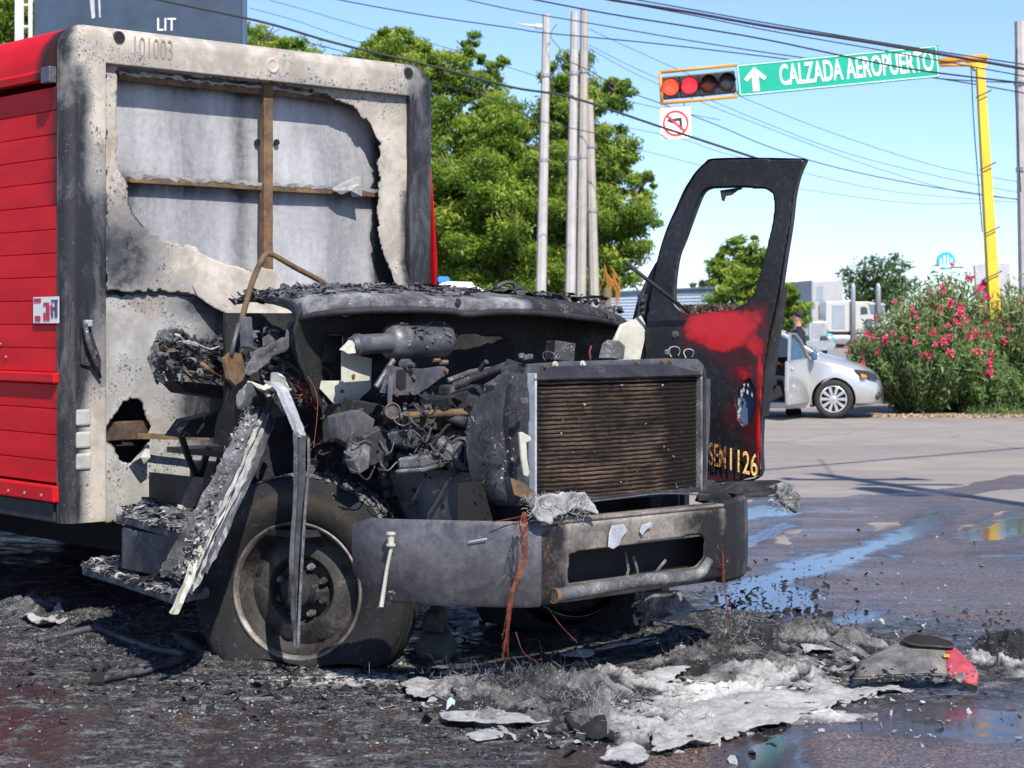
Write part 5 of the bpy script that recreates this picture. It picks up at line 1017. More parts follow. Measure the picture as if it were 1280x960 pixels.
for k in range(26):
    u = rnd.uniform(430, 630); v = rnd.uniform(505, 595); b = 1.8+(u-430)/200*.6+.06; L_x = rnd.uniform(12, 34); tubeb('wiring_loom', rnd.choice(['char_grey', 'char_black', 'char_grey', 'ash_metal']), [(u, v, b), (u+L_x*.3, v+rnd.uniform(4, 12), b+.03), (u+L_x*.7, v+rnd.uniform(0, 16), b+.03), (u+L_x, v+rnd.uniform(-8, 8), b)], b, rnd.uniform(.0025, .007), en, 6)
def reg_eng(rn): u = rn.uniform(470, 640); v = rn.uniform(490, 600); return TB(u, v, 1.86+(u-470)/170*.45+rn.uniform(-.2, .03))
for k, m_ in enumerate(('char_black', 'char_black', 'char_grey', 'ash_metal')): shards(reg_eng, (120, 90, 60, 30)[k], .012, (.07, .05, .05, .04)[k], 'engine_debris', m_, en, seed=40+k, flip=True, flat=1.)
def reg_mid(rn): return TB(rn.uniform(375, 480), rn.uniform(500, 600), rn.uniform(1.2, 1.7))
for k, m_ in enumerate(('char_black', 'char_grey')): shards(reg_mid, (90, 30)[k], .02, .07, 'engine_debris', m_, en, seed=50+k, flip=True, flat=1.)
fibres(lambda rn: TB(rn.uniform(372, 400), rn.uniform(478, 505), 1.45), 90, .03, .09, 'copper_wire_nest', 'copper', en, .0014, 3, True)
fibres(lambda rn: TB(rn.uniform(412, 440), rn.uniform(505, 525), 1.55), 60, .03, .08, 'copper_wire_nest', 'copper', en, .0014, 4, True)
# ---- fan shroud, radiator
br = 2.72
o_ = TB(652, 550, 2.62); mb = MB()
sh_o = [(668, 468), (650, 470), (640, 485), (626, 498), (614, 520), (609, 545), (611, 575), (616, 600), (628, 620), (645, 632), (655, 634), (668, 630)]
def b_sh(u, v): return 2.70-.0030*(668-u)
cen = Vector(TB(668, 550, 2.72)); rim_ = [Vector(TB(u, v, 2.72-.0038*(668-u))) for u, v in sh_o]; rim_ = cat(rim_, 4)
rg = []
for f, bb in ((0, 0), (.35, .012), (.7, .01), (.93, -.01), (1., -.04), (1.01, -.14)): rg.append([cen.lerp(p, f)+Vector((0, bb, 0)) if f > 0 else Vector((cen.x, cen.y, p.z)) for p in rim_])
mb.loft(rg, False, False); shd = pt(mb, 'fan_shroud', 'char_grey', smooth=50)
fibres(lambda rn: TB(rn.uniform(607, 622), rn.uniform(520, 600), 2.5), 150, .015, .05, 'burnt_fringe', 'char_grey', shd, .0010, 5, True)
def reg_shr(rn): v = rn.uniform(530, 600); return Vector(TB(rn.uniform(612, 640), v, 2.66))+Vector((0, .01, 0))
shards(reg_shr, 40, .004, .016, 'ash_flakes', 'ash_white', shd, seed=12, flip=True)
poly_b('shroud_latch', 'plate_cream', [(647, 541), (651, 540), (662, 546), (662, 551), (656, 553), (657, 575), (660, 590), (658, 596), (653, 594), (650, 575), (648, 552)], 2.735, (0, .012, 0), shd, bevel=.003)
poly_b('shroud_lug', 'char_grey', [(649, 497), (658, 497), (658, 505), (649, 505)], 2.735, (0, .015, 0), shd, bevel=.003); poly_b('shroud_patch', 'rust_steel', [(637, 597), (655, 604), (670, 617), (652, 622), (642, 618)], 2.74, (0, .004, 0), shd)
zt, zb_ = TB(770, 474, br)[2], TB(770, 618, br)[2]; aL, aR = TB(668, 550, br)[0], TB(873, 540, br)[0]
mb = MB(); mb.box(((aL+aR)/2, br-.05, (zt+zb_)/2), (aR-aL, .04, zt-zb_)); rad = pt(mb, 'radiator', 'rad_dark')
nr = 27; fin = MB()
for k in range(nr):
    z = zb_+(zt-zb_)*(k+.5)/nr; h = (zt-zb_)/nr
    n = 26; P2 = [(aL+(aR-aL)*i/n, br-.012+rnd.uniform(-.0012, .0012), z+rnd.uniform(-.0018, .0018)+(-.010*math.sin(math.pi*i/n)*(1-k/nr)*.6)) for i in range(n+1)]
    fin.ribbon(P2, h*.44, (0, .35, 1), .006)
fo = pt(fin, 'cooling_tubes', 'rad_fin', rad); fo['kind'] = 'stuff'
va = np.array([v.co[:] for v in fo.data.vertices]); sa = 1.3*sst(aR-.30, aR-.02, va[:, 0])*sst(.1, .8, fbm(va[:, 0], va[:, 2], 5, 3, 3)+.25)+.5*sst(aL+.12, aL, va[:, 0])+.9*(fbm(va[:, 0], va[:, 2]*3, 5, 4, 6)-.5)
fo.data.attributes.new('soot', 'FLOAT', 'POINT').data.foreach_set('value', sa.astype(np.float32))
fz_ = MB()
for k in range(nr):
    z = zb_+(zt-zb_)*(k+1)/nr
    for i in range(150):
        a = aL+(aR-aL)*(i+.5)/150; fz_.add([(a-.0008, br-.028, z-.008), (a+.0008, br-.014, z-.007), (a+.0008, br-.014, z+.007), (a-.0008, br-.028, z+.008)], [(0, 1, 2, 3)])
fo = pt(fz_, 'cooling_fins', 'rad_dark', rad, fix=False); fo['kind'] = 'stuff'
for a, w, m_, nm in ((aL-.004, .012, 'alu_pale', 'radiator_edge'), (aR+.008, .014, 'ash_metal', 'radiator_edge'), (aR+.030, .020, 'char_black', 'side_tank')): mb = MB(); mb.box((a, br-.01, (zt+zb_)/2+.01), (w, .05, zt-zb_+.05)); pt(mb, nm, m_, rad, bevel=.002)
mb = MB(); mb.box(((aL+aR)/2, br-.01, zt+.010), (aR-aL, .05, .016)); pt(mb, 'top_rail', 'char_black', rad, bevel=.003)
mb = MB(); mb.box(((aL+aR)/2, br-.01, zb_-.012), (aR-aL, .05, .022)); pt(mb, 'bottom_rail', 'char_black', rad, bevel=.003)
tubeb('bottom_lip', 'steel_grey', [(700, 632, br+.02), (780, 622, br+.02), (830, 617, br+.02), (885, 619, br+.02)], br, .004, rad, 6)
def reg_rad(rn): return (rn.uniform(aL, aR), br+.004, rn.uniform(zb_, zt))
shards(reg_rad, 90, .002, .012, 'ash_flecks', 'ash_white', rad, seed=77, flip=True, flat=.6)
poly_b('condenser_bracket', 'steel_grey', [(881.5, 473), (888.5, 474), (888, 520), (884, 605), (880, 603), (881, 540)], 2.70, (0, -.02, 0), bevel=.003)
# top support bar with gussets, bolts and wire loops
bt = 2.60
poly_b('support_bar', 'steel_grey', [(657, 455), (700, 452), (770, 450), (800, 449), (830, 448), (868, 449), (876, 456), (877, 466), (862, 471), (838, 469), (822, 457), (790, 458), (740, 460), (700, 461), (692, 464), (675, 474), (660, 477), (655, 470)], bt, (0, .02, 0), bevel=.003)
for u, v, r in ((693.5, 456, .017), (728, 455, .016), (795, 453, .014), (827, 452, .013), (837, 452, .014), (850, 463, .012), (870, 460, .012), (667, 469, .012), (681, 458, .010)):
    c = Vector(TB(u, v, bt+.022)); mb = MB(); mb.lathe(c, (0, 1, 0), [(0, r), (.004, r), (.004, r*.6), (.014, r*.58), (.014, 0)], 12); pt(mb, 'bolt', 'plate_cream' if r > .0145 else 'rust_steel', None, smooth=30)
poly_b('side_gusset', 'char_grey', [(626, 460), (640, 455), (658, 455), (662, 478), (650, 484), (634, 482), (626, 472)], 2.5, (0, .03, 0), bevel=.004)
poly_b('side_member', 'char_black', [(640, 480), (664, 476), (668, 500), (664, 630), (655, 640), (640, 600), (636, 520)], 2.62, (0, -.03, 0))
mb = MB(); mb.plate([(aL-.02, 2.74, zt+.01), (aR+.02, 2.74, zt+.01), (aR-.14, 2.66, zt+.06), (aL+.16, 2.66, zt+.06)], (0, -.004, .003)); pt(mb, 'dark_top_shield', 'char_black')
mb = MB(); mb.box((1.72, 2.35, 1.17), (.08, .5, .3)); pt(mb, 'battery_tray', 'char_black')
def loop(u, v, r, b, nm='wire_loop', m_='char_grey'):
    mb = MB(); c = Vector(TB(u, v, b)); mb.tube([c+Vector((math.cos(t)*r, .01*math.sin(2*t), math.sin(t)*r)) for t in [math.pi*1.25*i/14-.3 for i in range(15)]], .0022, 5); pt(mb, nm, m_)
loop(685, 447, .028, 2.6); loop(843, 442, .034, 2.55, m_='plate_cream'); loop(861, 444, .030, 2.55, m_='plate_cream')
for u, v in ((652, 445), (656, 447), (834, 440), (662, 446)): chunk('cable_lug', 'ash_metal', u, v, 2.55, (.03, .02, .025), T)
poly_b('crumpled_duct', 'ash_metal', [(748, 448), (752, 430), (760, 425), (768, 432), (766, 450)], 2.0, (.06, .02, 0), bevel=.004, jit=.004)
poly_b('heater_duct', 'plate_cream', [(764, 440), (778, 405), (802, 396), (808, 410), (800, 450), (775, 455)], 1.85, (0, -.02, 0), jit=.01)
mb = MB(); mb.tube([TB(738, 449, 2.4), TB(737, 440, 2.4), TB(739, 432, 2.4)], .004, 5); pt(mb, 'copper_lead', 'copper')
# ---- bumper
zt_, zb2 = .755, .395
def bump_path(): return [(.205, 2.16), (.215, 2.26), (.26, 2.36), (.36, 2.50), (.48, 2.665), (.585, 2.80), (.62, 2.835), (.68, 2.85)]
def xsec(a, b, nx, nb, z0, z1, d=.05): return [(a-nx*d, b-nb*d, z1), (a-nx*.012, b-nb*.012, z1+.004), (a, b, z1-.014), (a+nx*.004, b+nb*.004, (z0+z1)/2), (a, b, z0+.014), (a-nx*.012, b-nb*.012, z0-.002), (a-nx*d, b-nb*d, z0), (a-nx*d*.9, b-nb*d*.9, z0+.02), (a-nx*.02, b-nb*.02, z0+.03), (a-nx*.02, b-nb*.02, z1-.03), (a-nx*d*.9, b-nb*d*.9, z1-.02)]
def bump_rings(path, zf, mir=False):
    rg = []
    for i, (a, b) in enumerate(path):
        t = Vector((path[min(i+1, len(path)-1)][0]-path[max(i-1, 0)][0], path[min(i+1, len(path)-1)][1]-path[max(i-1, 0)][1])).normalized(); n = (-t.y, t.x)
        z0, z1 = zf(i); r_ = xsec(a, b, n[0], n[1], z0, z1); rg.append([(BW-p[0], p[1], p[2]) for p in r_] if mir else r_)
    return rg
path = bump_path(); mb = MB(); mb.loft(bump_rings(path, lambda i: (zb2+(.11 if i == 0 else .045 if i == 1 else .008 if i == 2 else 0), zt_-(.03 if i == 0 else 0)))); bpr = pt(mb, 'bumper_end', 'bumper_paint', smooth=50, label='grey scorched left end of the bumper')
pathR = [(2.27, 2.45), (2.275, 2.55), (2.25, 2.64), (2.18, 2.72), (2.08, 2.785), (1.97, 2.83), (1.86, 2.85)]
def xr(a, b, nx, nb, z0, z1): return xsec(a, b, nx, nb, z0, z1)
rg = []
for i, (a, b) in enumerate(pathR):
    t_ = Vector((pathR[max(i-1, 0)][0]-pathR[min(i+1, 6)][0], pathR[max(i-1, 0)][1]-pathR[min(i+1, 6)][1])).normalized(); rg.append(xr(a, b, -t_.y if t_.x > 0 else t_.y, t_.x if t_.x > 0 else t_.x, zb2+(.16 if i == 0 else .09 if i == 1 else .04 if i == 2 else 0)-.01, zt_+.01))
mb = MB(); mb.loft(rg); V, Fc = densify(np.array(mb.v), mb.f, 4); sa = .9*np.exp(-((V[:, 0]-1.93)/.06)**2)+.3+.8*(fbm(V[:, 0]*2+V[:, 1], V[:, 2], 6, 4, 6)-.5)
be_ = mesh_np('bumper_end', V, Fc, 'bumper_steel', T, False, {'soot': sa}, True); be_['label'] = 'rusty brown right end of the bumper'
# centre: frame round an opening, lower tube
ra, rb = .68, 1.82
def bx(u, v): return TB(u, v, 2.85)
mb = MB(); ctr_o = [(.68, zt_), (1.0, zt_+.004), (1.5, zt_+.004), (1.82, zt_), (1.87, zt_-.02), (1.87, zb2+.03), (1.82, zb2+.005), (.68, zb2+.002)]
hole = [(.845, .605), (.90, .612), (1.50, .622), (1.69, .630), (1.72, .60), (1.715, .52), (1.67, .485), (1.60, .47), (.90, .452), (.85, .46), (.838, .50)]
def front_sheet(nm, mat, poly, holes, b, res, att=None): return sheet(nm, mat, T, (0, b, 0), (1, 0, 0), (0, 0, 1), poly, holes, res=res, amp=.003, nsc=5, sol=.006, attrs=att, seed=44, disp=lambda s, t: .02*sst(.03, 0., zt_-t)+.02*sst(.03, 0, t-zb2))
front_sheet('bumper_centre', 'bumper_steel', ctr_o, [hole], 2.848, .0075, {'soot': lambda s, t: .55*sst(.86, .78, s)+.55*np.exp(-((s-1.78)/.05)**2)+.25*sst(1.3, 1.7, s)+.3*(fbm(s, t, 8, 4, 4)-.5)-.15*np.exp(-((t-.73)/.02)**2)})['label'] = 'scorched brown bumper centre with a wide opening'
mb = MB(); mb.box((1.27, 2.81, zt_-.008), (1.18, .085, .016)); pt(mb, 'bumper_top', 'bumper_steel', bevel=.006)
mb = MB(); mb.box((1.32, 2.70, .55), (1.25, .02, .30)); mb.box((1.93, 2.76, .55), (.02, .12, .30)); mb.box((1.3, 2.45, .72), (1.5, .02, .36)); pt(mb, 'dark_filler', 'black_matte')  # added black plates, painted darkness for the gaps behind bumper and radiator
for z0 in (.61, .46):
    mb = MB(); mb.box((1.28, 2.81, z0+.01*(z0 > .5)), (.86, .07, .01)); pt(mb, 'opening_flange', 'bumper_steel')
tubeb('bumper_tube', 'ash_metal', [(692, 745, 2.865), (750, 735, 2.87), (810, 725, 2.87), (858, 721, 2.865), (876, 716, 2.86), (886, 700, 2.855)], 2.86, [.030, .030, .029, .027, .024, .022], None, 14)
mb = MB(); mb.lathe(TB(694, 744.5, 2.865), (1, 0, 0), [(-.012, .026), (-.012, .034), (.01, .034), (.01, .026)], 16); pt(mb, 'tube_collar', 'rust_steel')
poly_b('melted_drip', 'alu_pale', [(764, 657), (779, 655), (783, 663), (776, 672), (772, 682), (765, 686), (759, 684), (761, 668)], 2.862, (0, .006, 0), bevel=.002, jit=.002)
poly_b('melted_drip', 'alu_pale', [(802, 656), (813, 652), (813, 658), (806, 663), (802, 670), (799, 664)], 2.862, (0, .006, 0), bevel=.002, jit=.002)
for pts in ([(782, 690), (786, 712), (783, 725)], [(792, 695), (797, 712), (798, 724)], [(815, 722), (825, 708), (832, 700)]): mb = MB(); mb.ribbon([TB(u, v, 2.76) for u, v in pts], .014, (1, 0, 0), .004); pt(mb, 'melted_drip', 'ash_metal')
# T-bolt and scratch on the left bumper end
def on_end(u, v): return on_plane((.36, 2.515, .6), Vector((-.81, .59, 0)))(u, v)
mb = MB(); mb.cyl(on_end(489, 664), on_end(489, 680), .014, 10); mb.tube([on_end(490, 682), on_end(484, 710), on_end(477, 757)], [.008, .008, .010], 6); tb = pt(mb, 'bent_bolt', 'plate_cream', bpr); tb.location = (-.020, -.022, 0)
for v in (666, 680): c = Vector(on_end(489, v)); mb = MB(); mb.lathe(c, (0, 0, 1), [(-.004, .006), (-.004, .021), (.004, .021), (.004, .006)], 12); k_ = pt(mb, 'washer', 'plate_cream', bpr); k_.location = (-.020, -.022, 0)
mb = MB(); mb.ribbon([on_end(586, 677), on_end(609, 673)], .006, (0, 0, 1), .002); k_ = pt(mb, 'scratch_sliver', 'alu_pale', bpr); k_.location = (-.006, -.005, 0)
# things on top of the bumper
def reg_b(u0, u1, v0, v1, b0, b1): return lambda rn: TB(rn.uniform(u0, u1), rn.uniform(v0, v1), rn.uniform(b0, b1))
def blob(name, mat, pts, b, th, par=None, seed=0, amp=.03):
    """lumpy melted mass over a traced outline"""
    pl = [TB(u, v, b) for u, v in pts]; A_ = np.array([(p[0], p[2]) for p in pl]); return sheet(name, mat, par or T, (0, b, 0), (1, 0, 0), (0, 0, 1), [tuple(x) for x in A_], res=.007, amp=amp, nsc=12, jag=.015, jsc=40, sol=th, seed=seed, disp=lambda s, t: -.03+0*s)
blob('melted_lump', 'ash_white', [(657, 640), (664, 622), (680, 616), (700, 614), (715, 613), (728, 615), (736, 628), (740, 642), (728, 638), (715, 634), (705, 640), (690, 644), (680, 656), (674, 652), (666, 650)], 2.86, .01, seed=3)
fibres(reg_b(658, 735, 618, 645, 2.84, 2.90), 320, .015, .06, 'ash_fibres', 'ash_white', T, .0014, 6, True)
def cw_(f):
    mb = MB(); f(mb); pt(mb, 'copper_strands', 'copper', fix=False)
def f1(mb):
    for k in range(20):
        u0 = rnd.uniform(653, 660); mb.tube(cat([Vector(TB(u0, 640, 2.9)), Vector(TB(u0+rnd.uniform(-8, 4), 665+rnd.uniform(-8, 8), 2.91)), Vector(TB(u0+rnd.uniform(-7, 4), 700, 2.9)), Vector(TB(640+rnd.uniform(-3, 3), 740, 2.89)), Vector(TB(636+rnd.uniform(-4, 2), 775, 2.88)), Vector(TB(631+rnd.uniform(-4, 5), 812+rnd.uniform(-20, 15), 2.86))], 2), .0011, 3)
cw_(f1)
for P2 in ([(645, 790, 2.8), (655, 815, 2.85), (672, 828, 2.9)], [(684, 757, 2.8), (700, 780, 2.85), (722, 803, 2.9)], [(640, 692, 2.88), (652, 676, 2.9), (648, 650, 2.85)], [(615, 652, 2.75), (640, 648, 2.8), (660, 643, 2.85)]):
    cw_(lambda mb: [mb.tube(cat([Vector(TB(p[0]+rnd.uniform(-1, 1), p[1]+rnd.uniform(-1, 1), p[2])) for p in P2]), .0012, 3) for j in range(3)])
def f2(mb):
    for j in range(6): mb.tube(cat([Vector(TB(p[0]+rnd.uniform(-2, 2), p[1]+rnd.uniform(-2, 2), 2.86)) for p in ((902, 688), (903, 700), (905, 735), (914, 790))]), .0011, 3)
    for j in range(10): mb.tube([TB(904, 712, 2.86), TB(904+rnd.uniform(-16, 8), 705+rnd.uniform(-18, 10), 2.88)], .0011, 3)
cw_(f2)

# burnt harness and bracket sticking out on the right
poly_b('side_bracket', 'char_black', [(889, 612), (906, 602), (960, 599), (968, 602), (962, 612), (945, 620), (905, 622), (895, 626)], 2.35, (.02, .06, 0), bevel=.008, jit=.003)
poly_b('side_strip', 'alu_pale', [(905, 626), (925, 619), (975, 620), (968, 626), (930, 624), (912, 632)], 2.35, (0, .03, 0))
blob('burnt_clump', 'ash_mixed', [(950, 606), (968, 601), (980, 604), (990, 615), (996, 632), (988, 642), (978, 632), (966, 622)], 2.36, .02, seed=14, amp=.04)
fibres(reg_b(962, 992, 604, 640, 2.30, 2.4), 240, .02, .06, 'ash_fibres', 'ash_white', T, .0013, 8, True)
poly_b('corner_debris', 'char_black', [(868, 626), (880, 600), (892, 612), (906, 625), (900, 634)], 2.6, (.02, .05, 0), jit=.004); poly_b('corner_scrap', 'plate_cream', [(890, 604), (902, 612), (894, 616)], 2.62, (0, .01, 0))
poly_b('hanging_clump', 'ash_mixed', [(795, 742), (830, 738), (842, 752), (850, 762), (835, 775), (815, 776), (802, 768), (790, 756)], 2.6, (.05, .05, 0), jit=.008, bevel=.006); shards(reg_b(790, 845, 742, 775, 2.58, 2.68), 60, .02, .07, 'ash_shards', 'ash_mixed', T, seed=15, flip=True, flat=1.)
# ---- hood remains on the left
def rib(name, mat, pts, w, wd, th=.006, fold=.0, par=None, jit=.0, kk=4):
    P2 = cat([Vector(TB(*p)) for p in pts], kk); n = len(P2); ws = [w[min(int(i/(n-1)*(len(w)-1)+.5), len(w)-1)] for i in range(n)] if isinstance(w, (list, tuple)) else w
    mb = MB(); mb.ribbon(P2, ws, wd, th, fold); return pt(mb, name, mat, par, jit=jit)
cr = Vector((.74, -.2, .0))
rib('fender_strip', 'alu_pale', [(340, 476, 1.55), (352, 484, 1.62), (362, 505, 1.66), (372, 530, 1.70), (378, 545, 1.72)], [.09, .10, .105, .10, .085], (.86, -.5, 0), .012, .12, jit=.0015)['label'] = 'pale bent strip of melted fender hanging over the wheel'
rib('fender_strip', 'steel_grey', [(377, 543, 1.72), (377, 580, 1.75), (375, 640, 1.76), (371, 700, 1.76), (372, 760, 1.76), (373, 808, 1.76)], [.09, .088, .082, .075, .05, .02], (.86, -.5, 0), .02, .14, jit=.002)
rib('fender_edge', 'ash_metal', [(387, 548, 1.74), (387, 590, 1.78), (382, 650, 1.79), (377, 740, 1.79), (374, 810, 1.78)], .010, (.86, -.5, 0), .01)
rib('fender_crown', 'plate_cream', [(300, 508, 1.30), (312, 490, 1.38), (330, 478, 1.48), (347, 478, 1.56), (358, 492, 1.6)], [.05, .08, .10, .08, .06], (.3, .9, .3), .008, .2, jit=.004)
rib('fender_inner', 'olive_soot', [(285, 560, 1.15), (298, 520, 1.25), (320, 495, 1.38), (345, 495, 1.48), (352, 520, 1.5)], [.16, .18, .2, .2, .1], (.5, .9, 0), .006, .1, jit=.003)
def ribY(name, mat, pts, w, wd, th=.008, fold=.0, jit=.0, kk=7):
    P2 = cat([Vector(TY(*p)) for p in pts], kk); mb = MB(); mb.ribbon(P2, w, wd, th, fold); return pt(mb, name, mat, None, jit=jit)
for pts, w, m_ in ((((330, 478, 8.85), (306, 535, 8.45), (284, 585, 8.15), (256, 645, 7.98), (222, 708, 7.92), (214, 724, 7.92)), [.04, .07, .085, .10, .12, .10], 'ash_metal'), (((340, 492, 8.85), (318, 550, 8.45), (296, 605, 8.15), (268, 660, 8.0), (246, 716, 7.95), (236, 742, 7.95)), [.03, .04, .05, .045, .06, .03], 'ash_white'),
                   (((322, 520, 8.6), (300, 575, 8.25), (276, 640, 8.0), (246, 700, 7.9), (218, 768, 7.88)), [.02, .026, .03, .034, .036], 'plate_cream'), (((348, 505, 8.8), (326, 560, 8.4), (302, 615, 8.15), (276, 672, 8.0), (256, 716, 7.95)), [.02, .03, .035, .035, .02], 'steel_grey'), (((336, 500, 8.7), (312, 555, 8.35), (288, 612, 8.05), (262, 668, 7.93), (240, 730, 7.9)), [.012, .014, .014, .014, .012], 'ash_white')):
    ribY('melted_hood_strip', m_, pts, w, (.9, .25, .25), .010, .22, jit=.005)
def reg_strip(rn):
    t = rn.random(); u = 324-100*t+rn.uniform(-10, 16); v = 486+230*t; return TY(u, v, 8.84-.92*min(1., t*1.35)**.75+rn.uniform(-.05, .0))
for k, m_ in enumerate(('ash_white', 'ash_metal')): shards(reg_strip, 280, .004, .028, 'ash_crust', m_, T, seed=60+k, flip=True, flat=.9)
# debris clump of the cab's left side
crn = [(185, 438), (197, 412), (208, 408), (222, 412), (240, 424), (262, 428), (276, 438), (296, 440), (300, 446), (305, 470), (282, 476), (262, 474), (235, 470), (215, 466), (203, 462), (192, 458)]
blob('crumpled_side_panel', 'char_grey', crn, .80, .006, seed=21, amp=.07)
o = sheet('trim_fold', 'ash_metal', T, (0, .86, 0), (1, 0, 0), (0, 0, 1), [(186, 448), (199, 414), (210, 410), (216, 430), (222, 455), (226, 474), (214, 480), (208, 462), (200, 485), (195, 470)], res=.007, amp=.06, nsc=9, jag=.01, mapf=lambda u, v: TB(u, v, .86), sol=.004, seed=27)
rnd2 = random.Random(4)
for k in range(30):
    u = rnd2.uniform(196, 285); v = rnd2.uniform(418, 470)
    rib('curled_strip', rnd2.choice(['char_grey', 'ash_metal', 'char_black', 'ash_white', 'rust_steel']), [(u, v, .88+rnd2.uniform(0, .12)), (u+rnd2.uniform(5, 22), v+rnd2.uniform(-4, 14), .9+rnd2.uniform(0, .15)), (u+rnd2.uniform(15, 45), v+rnd2.uniform(2, 24), .86)], [rnd2.uniform(.008, .03), rnd2.uniform(.01, .035), .006], (rnd2.gauss(0, 1), rnd2.gauss(0, 1), rnd2.gauss(0, 1)), .004, .2, kk=3)
shards(lambda rn: TB(rn.uniform(195, 300), rn.uniform(420, 476), rn.uniform(.82, 1.0)), 300, .01, .06, 'trim_debris', 'char_grey', T, seed=63, flip=True, flat=1.)
shards(lambda rn: TB(rn.uniform(300, 370), rn.uniform(405, 470), rn.uniform(.9, 1.25)), 170, .015, .07, 'trim_debris', 'ash_metal', T, seed=64, flip=True, flat=1.)
poly_b('scorched_box', 'char_black', [(200, 476), (290, 484), (298, 520), (296, 548), (205, 545), (220, 524), (262, 514), (262, 498), (214, 490)], .62, (.03, .08, 0), jit=.003)
poly_b('cab_side_remains', 'char_black', [(298, 478), (322, 500), (330, 560), (318, 600), (300, 628), (285, 560)], .9, (.05, .1, 0), jit=.004)
for pts in ([(228, 545), (240, 580), (262, 622)], [(262, 560), (250, 600), (244, 622)], [(285, 545), (262, 622)]): rib('seat_frame_bar', 'char_black', [(u, v, .45) for u, v in pts], .03, (1, 0, 0), .02)
rib('red_trim_bar', 'rust_steel', [(172, 545, .03), (210, 546, .05), (262, 547, .08)], .03, (0, 0, 1), .012)
for k in range(16):
    u = rnd2.uniform(340, 400); v = rnd2.uniform(440, 500); rib('hood_slat', rnd2.choice(['char_grey', 'steel_grey', 'char_black', 'rust_steel']), [(u-20, v-12, 1.2), (u+10, v+2, 1.3), (u+rnd2.uniform(10, 40), v+22, 1.38)], rnd2.uniform(.012, .03), (0, .5, 1), .006)
blob('hood_corner', 'ash_metal', [(312, 440), (330, 430), (350, 420), (362, 402), (371, 388), (372, 402), (364, 420), (350, 440), (335, 446), (322, 462), (308, 470), (300, 468)], 1.30, .006, seed=33, amp=.03)
poly_b('olive_wing', 'olive_soot', [(372, 392), (378, 460), (400, 482), (420, 500), (400, 505), (378, 470), (366, 430)], 1.42, (0, -.02, 0), jit=.005)
# steps
def stepslab(nm, pts, z, th, par=None):
    mb = MB(); P2 = [TZ(u, v, z) for u, v in pts]; mb.plate(P2, (0, 0, -th)); s_ = pt(mb, nm, 'ash_metal', par, bevel=.012)
    A_ = [Vector(p) for p in P2]
    def reg(rn):
        i = rn.randrange(1, len(A_)-1); r1, r2 = rn.random(), rn.random(); 
        if r1+r2 > 1: r1, r2 = 1-r1, 1-r2
        return A_[0]+(A_[i]-A_[0])*r1+(A_[i+1]-A_[0])*r2+Vector((0, 0, rn.random()*.012))
    for k, m_ in enumerate(('ash_white', 'ash_metal', 'char_black')): shards(reg, 130, .012, .07, 'ash_crust', m_, s_, seed=70+k+int(z*100), flip=True, flat=.35)
    return s_
stepslab('cab_step', [(145, 641), (180, 628), (262, 622), (290, 640), (238, 668), (225, 662)], .66, .05)
stepslab('cab_step', [(102, 708), (122, 700), (150, 701), (240, 712), (262, 735), (215, 744), (205, 740), (150, 722)], .38, .045)
mb = MB(); p1, p2, p3, p4 = TZ(152, 660, .60), TZ(225, 672, .60), TZ(255, 655, .60), TZ(190, 640, .6); mb.plate([p1, p2, p3, p4], (0, 0, -.20)); pt(mb, 'step_box', 'char_grey', bevel=.006)
mb = MB(); mb.tube([Vector(TZ(165, 728, .40)), Vector(TZ(205, 716, .41))], .008, 5); pt(mb, 'fallen_rod', 'char_black')
# ---- door, swung open past square, traced on its own plane
hw = np.array([.695, 9.71]); dd = np.array([.94, -.342]); dn_ = np.array([.342, .94])
def DP(u, v, off=0.):
    o = hw+dn_*off; k = (u-CX)/F; s = (k*o[1]-o[0])/(dd[0]-k*dd[1]); p = o+dd*s; return w2t(p[0], p[1], H-(v-HY)/F*p[1])
Do = w2t(hw[0], hw[1], 0); De = np.array(w2t(*(hw+dd), 0))-np.array(Do); Dn = np.array(w2t(*(hw+dn_), 0))-np.array(Do)
DO = [(1006, 200), (985, 199.5), (940, 199), (892, 200), (882, 205), (870, 217), (862, 229), (855, 241), (846, 262), (837, 282), (830, 302), (825, 320), (818, 350), (812, 380), (808, 420), (806, 470), (808, 540), (820, 590), (880, 606), (920, 602), (949, 594), (950, 560), (952, 510), (956, 455), (962, 416), (968, 390), (974, 360), (980, 322), (987, 281), (991, 247), (997, 221)]
DH = [(890, 235), (884, 237), (878, 243), (870, 262), (857, 298), (849, 318), (845, 340), (843, 364), (844, 380), (850, 387), (862, 391.5), (892, 391), (919, 386.5), (934, 379), (945, 364), (953, 338), (960, 310), (967, 277), (969, 257), (967, 243), (959, 236.5), (930, 234)]
DV = [(930, 478), (938, 474), (944, 486), (944, 510), (938, 528), (930, 533), (923, 522), (921, 500), (924, 487)]
def red_at(s, t):
    def q2(u, v): p = np.array(DP(u, v)); return float((p-np.array(Do))@De), p[2]
    r = np.zeros_like(s)
    for u, v, ru, rv, k in ((905, 412, 46, 30, 1.1), (880, 410, 28, 26, .95), (935, 402, 30, 20, .75), (915, 430, 40, 40, .48), (935, 500, 30, 130, .34), (945, 430, 16, 22, .75), (955, 400, 10, 26, .55), (930, 462, 26, 20, .55), (951, 470, 5, 40, .8), (949, 545, 4, 55, .8), (940, 592, 14, 10, .42), (925, 570, 26, 30, .32), (905, 600, 30, 14, .30)):
        cs, ct = q2(u, v); us = abs(q2(u+ru, v)[0]-cs); vs = abs(q2(u, v+rv)[1]-ct); d2 = ((s-cs)/us)**2+((t-ct)/vs)**2; r = np.maximum(r, k*np.exp(-d2**1.6*.9))
    return r*.9
def d_disp(s, t): return -.016*np.exp(-((t-1.45)/.20)**2)
en_ = np.cross(De, (0, 0, 1)); dsg = 1 if en_@Dn > 0 else -1
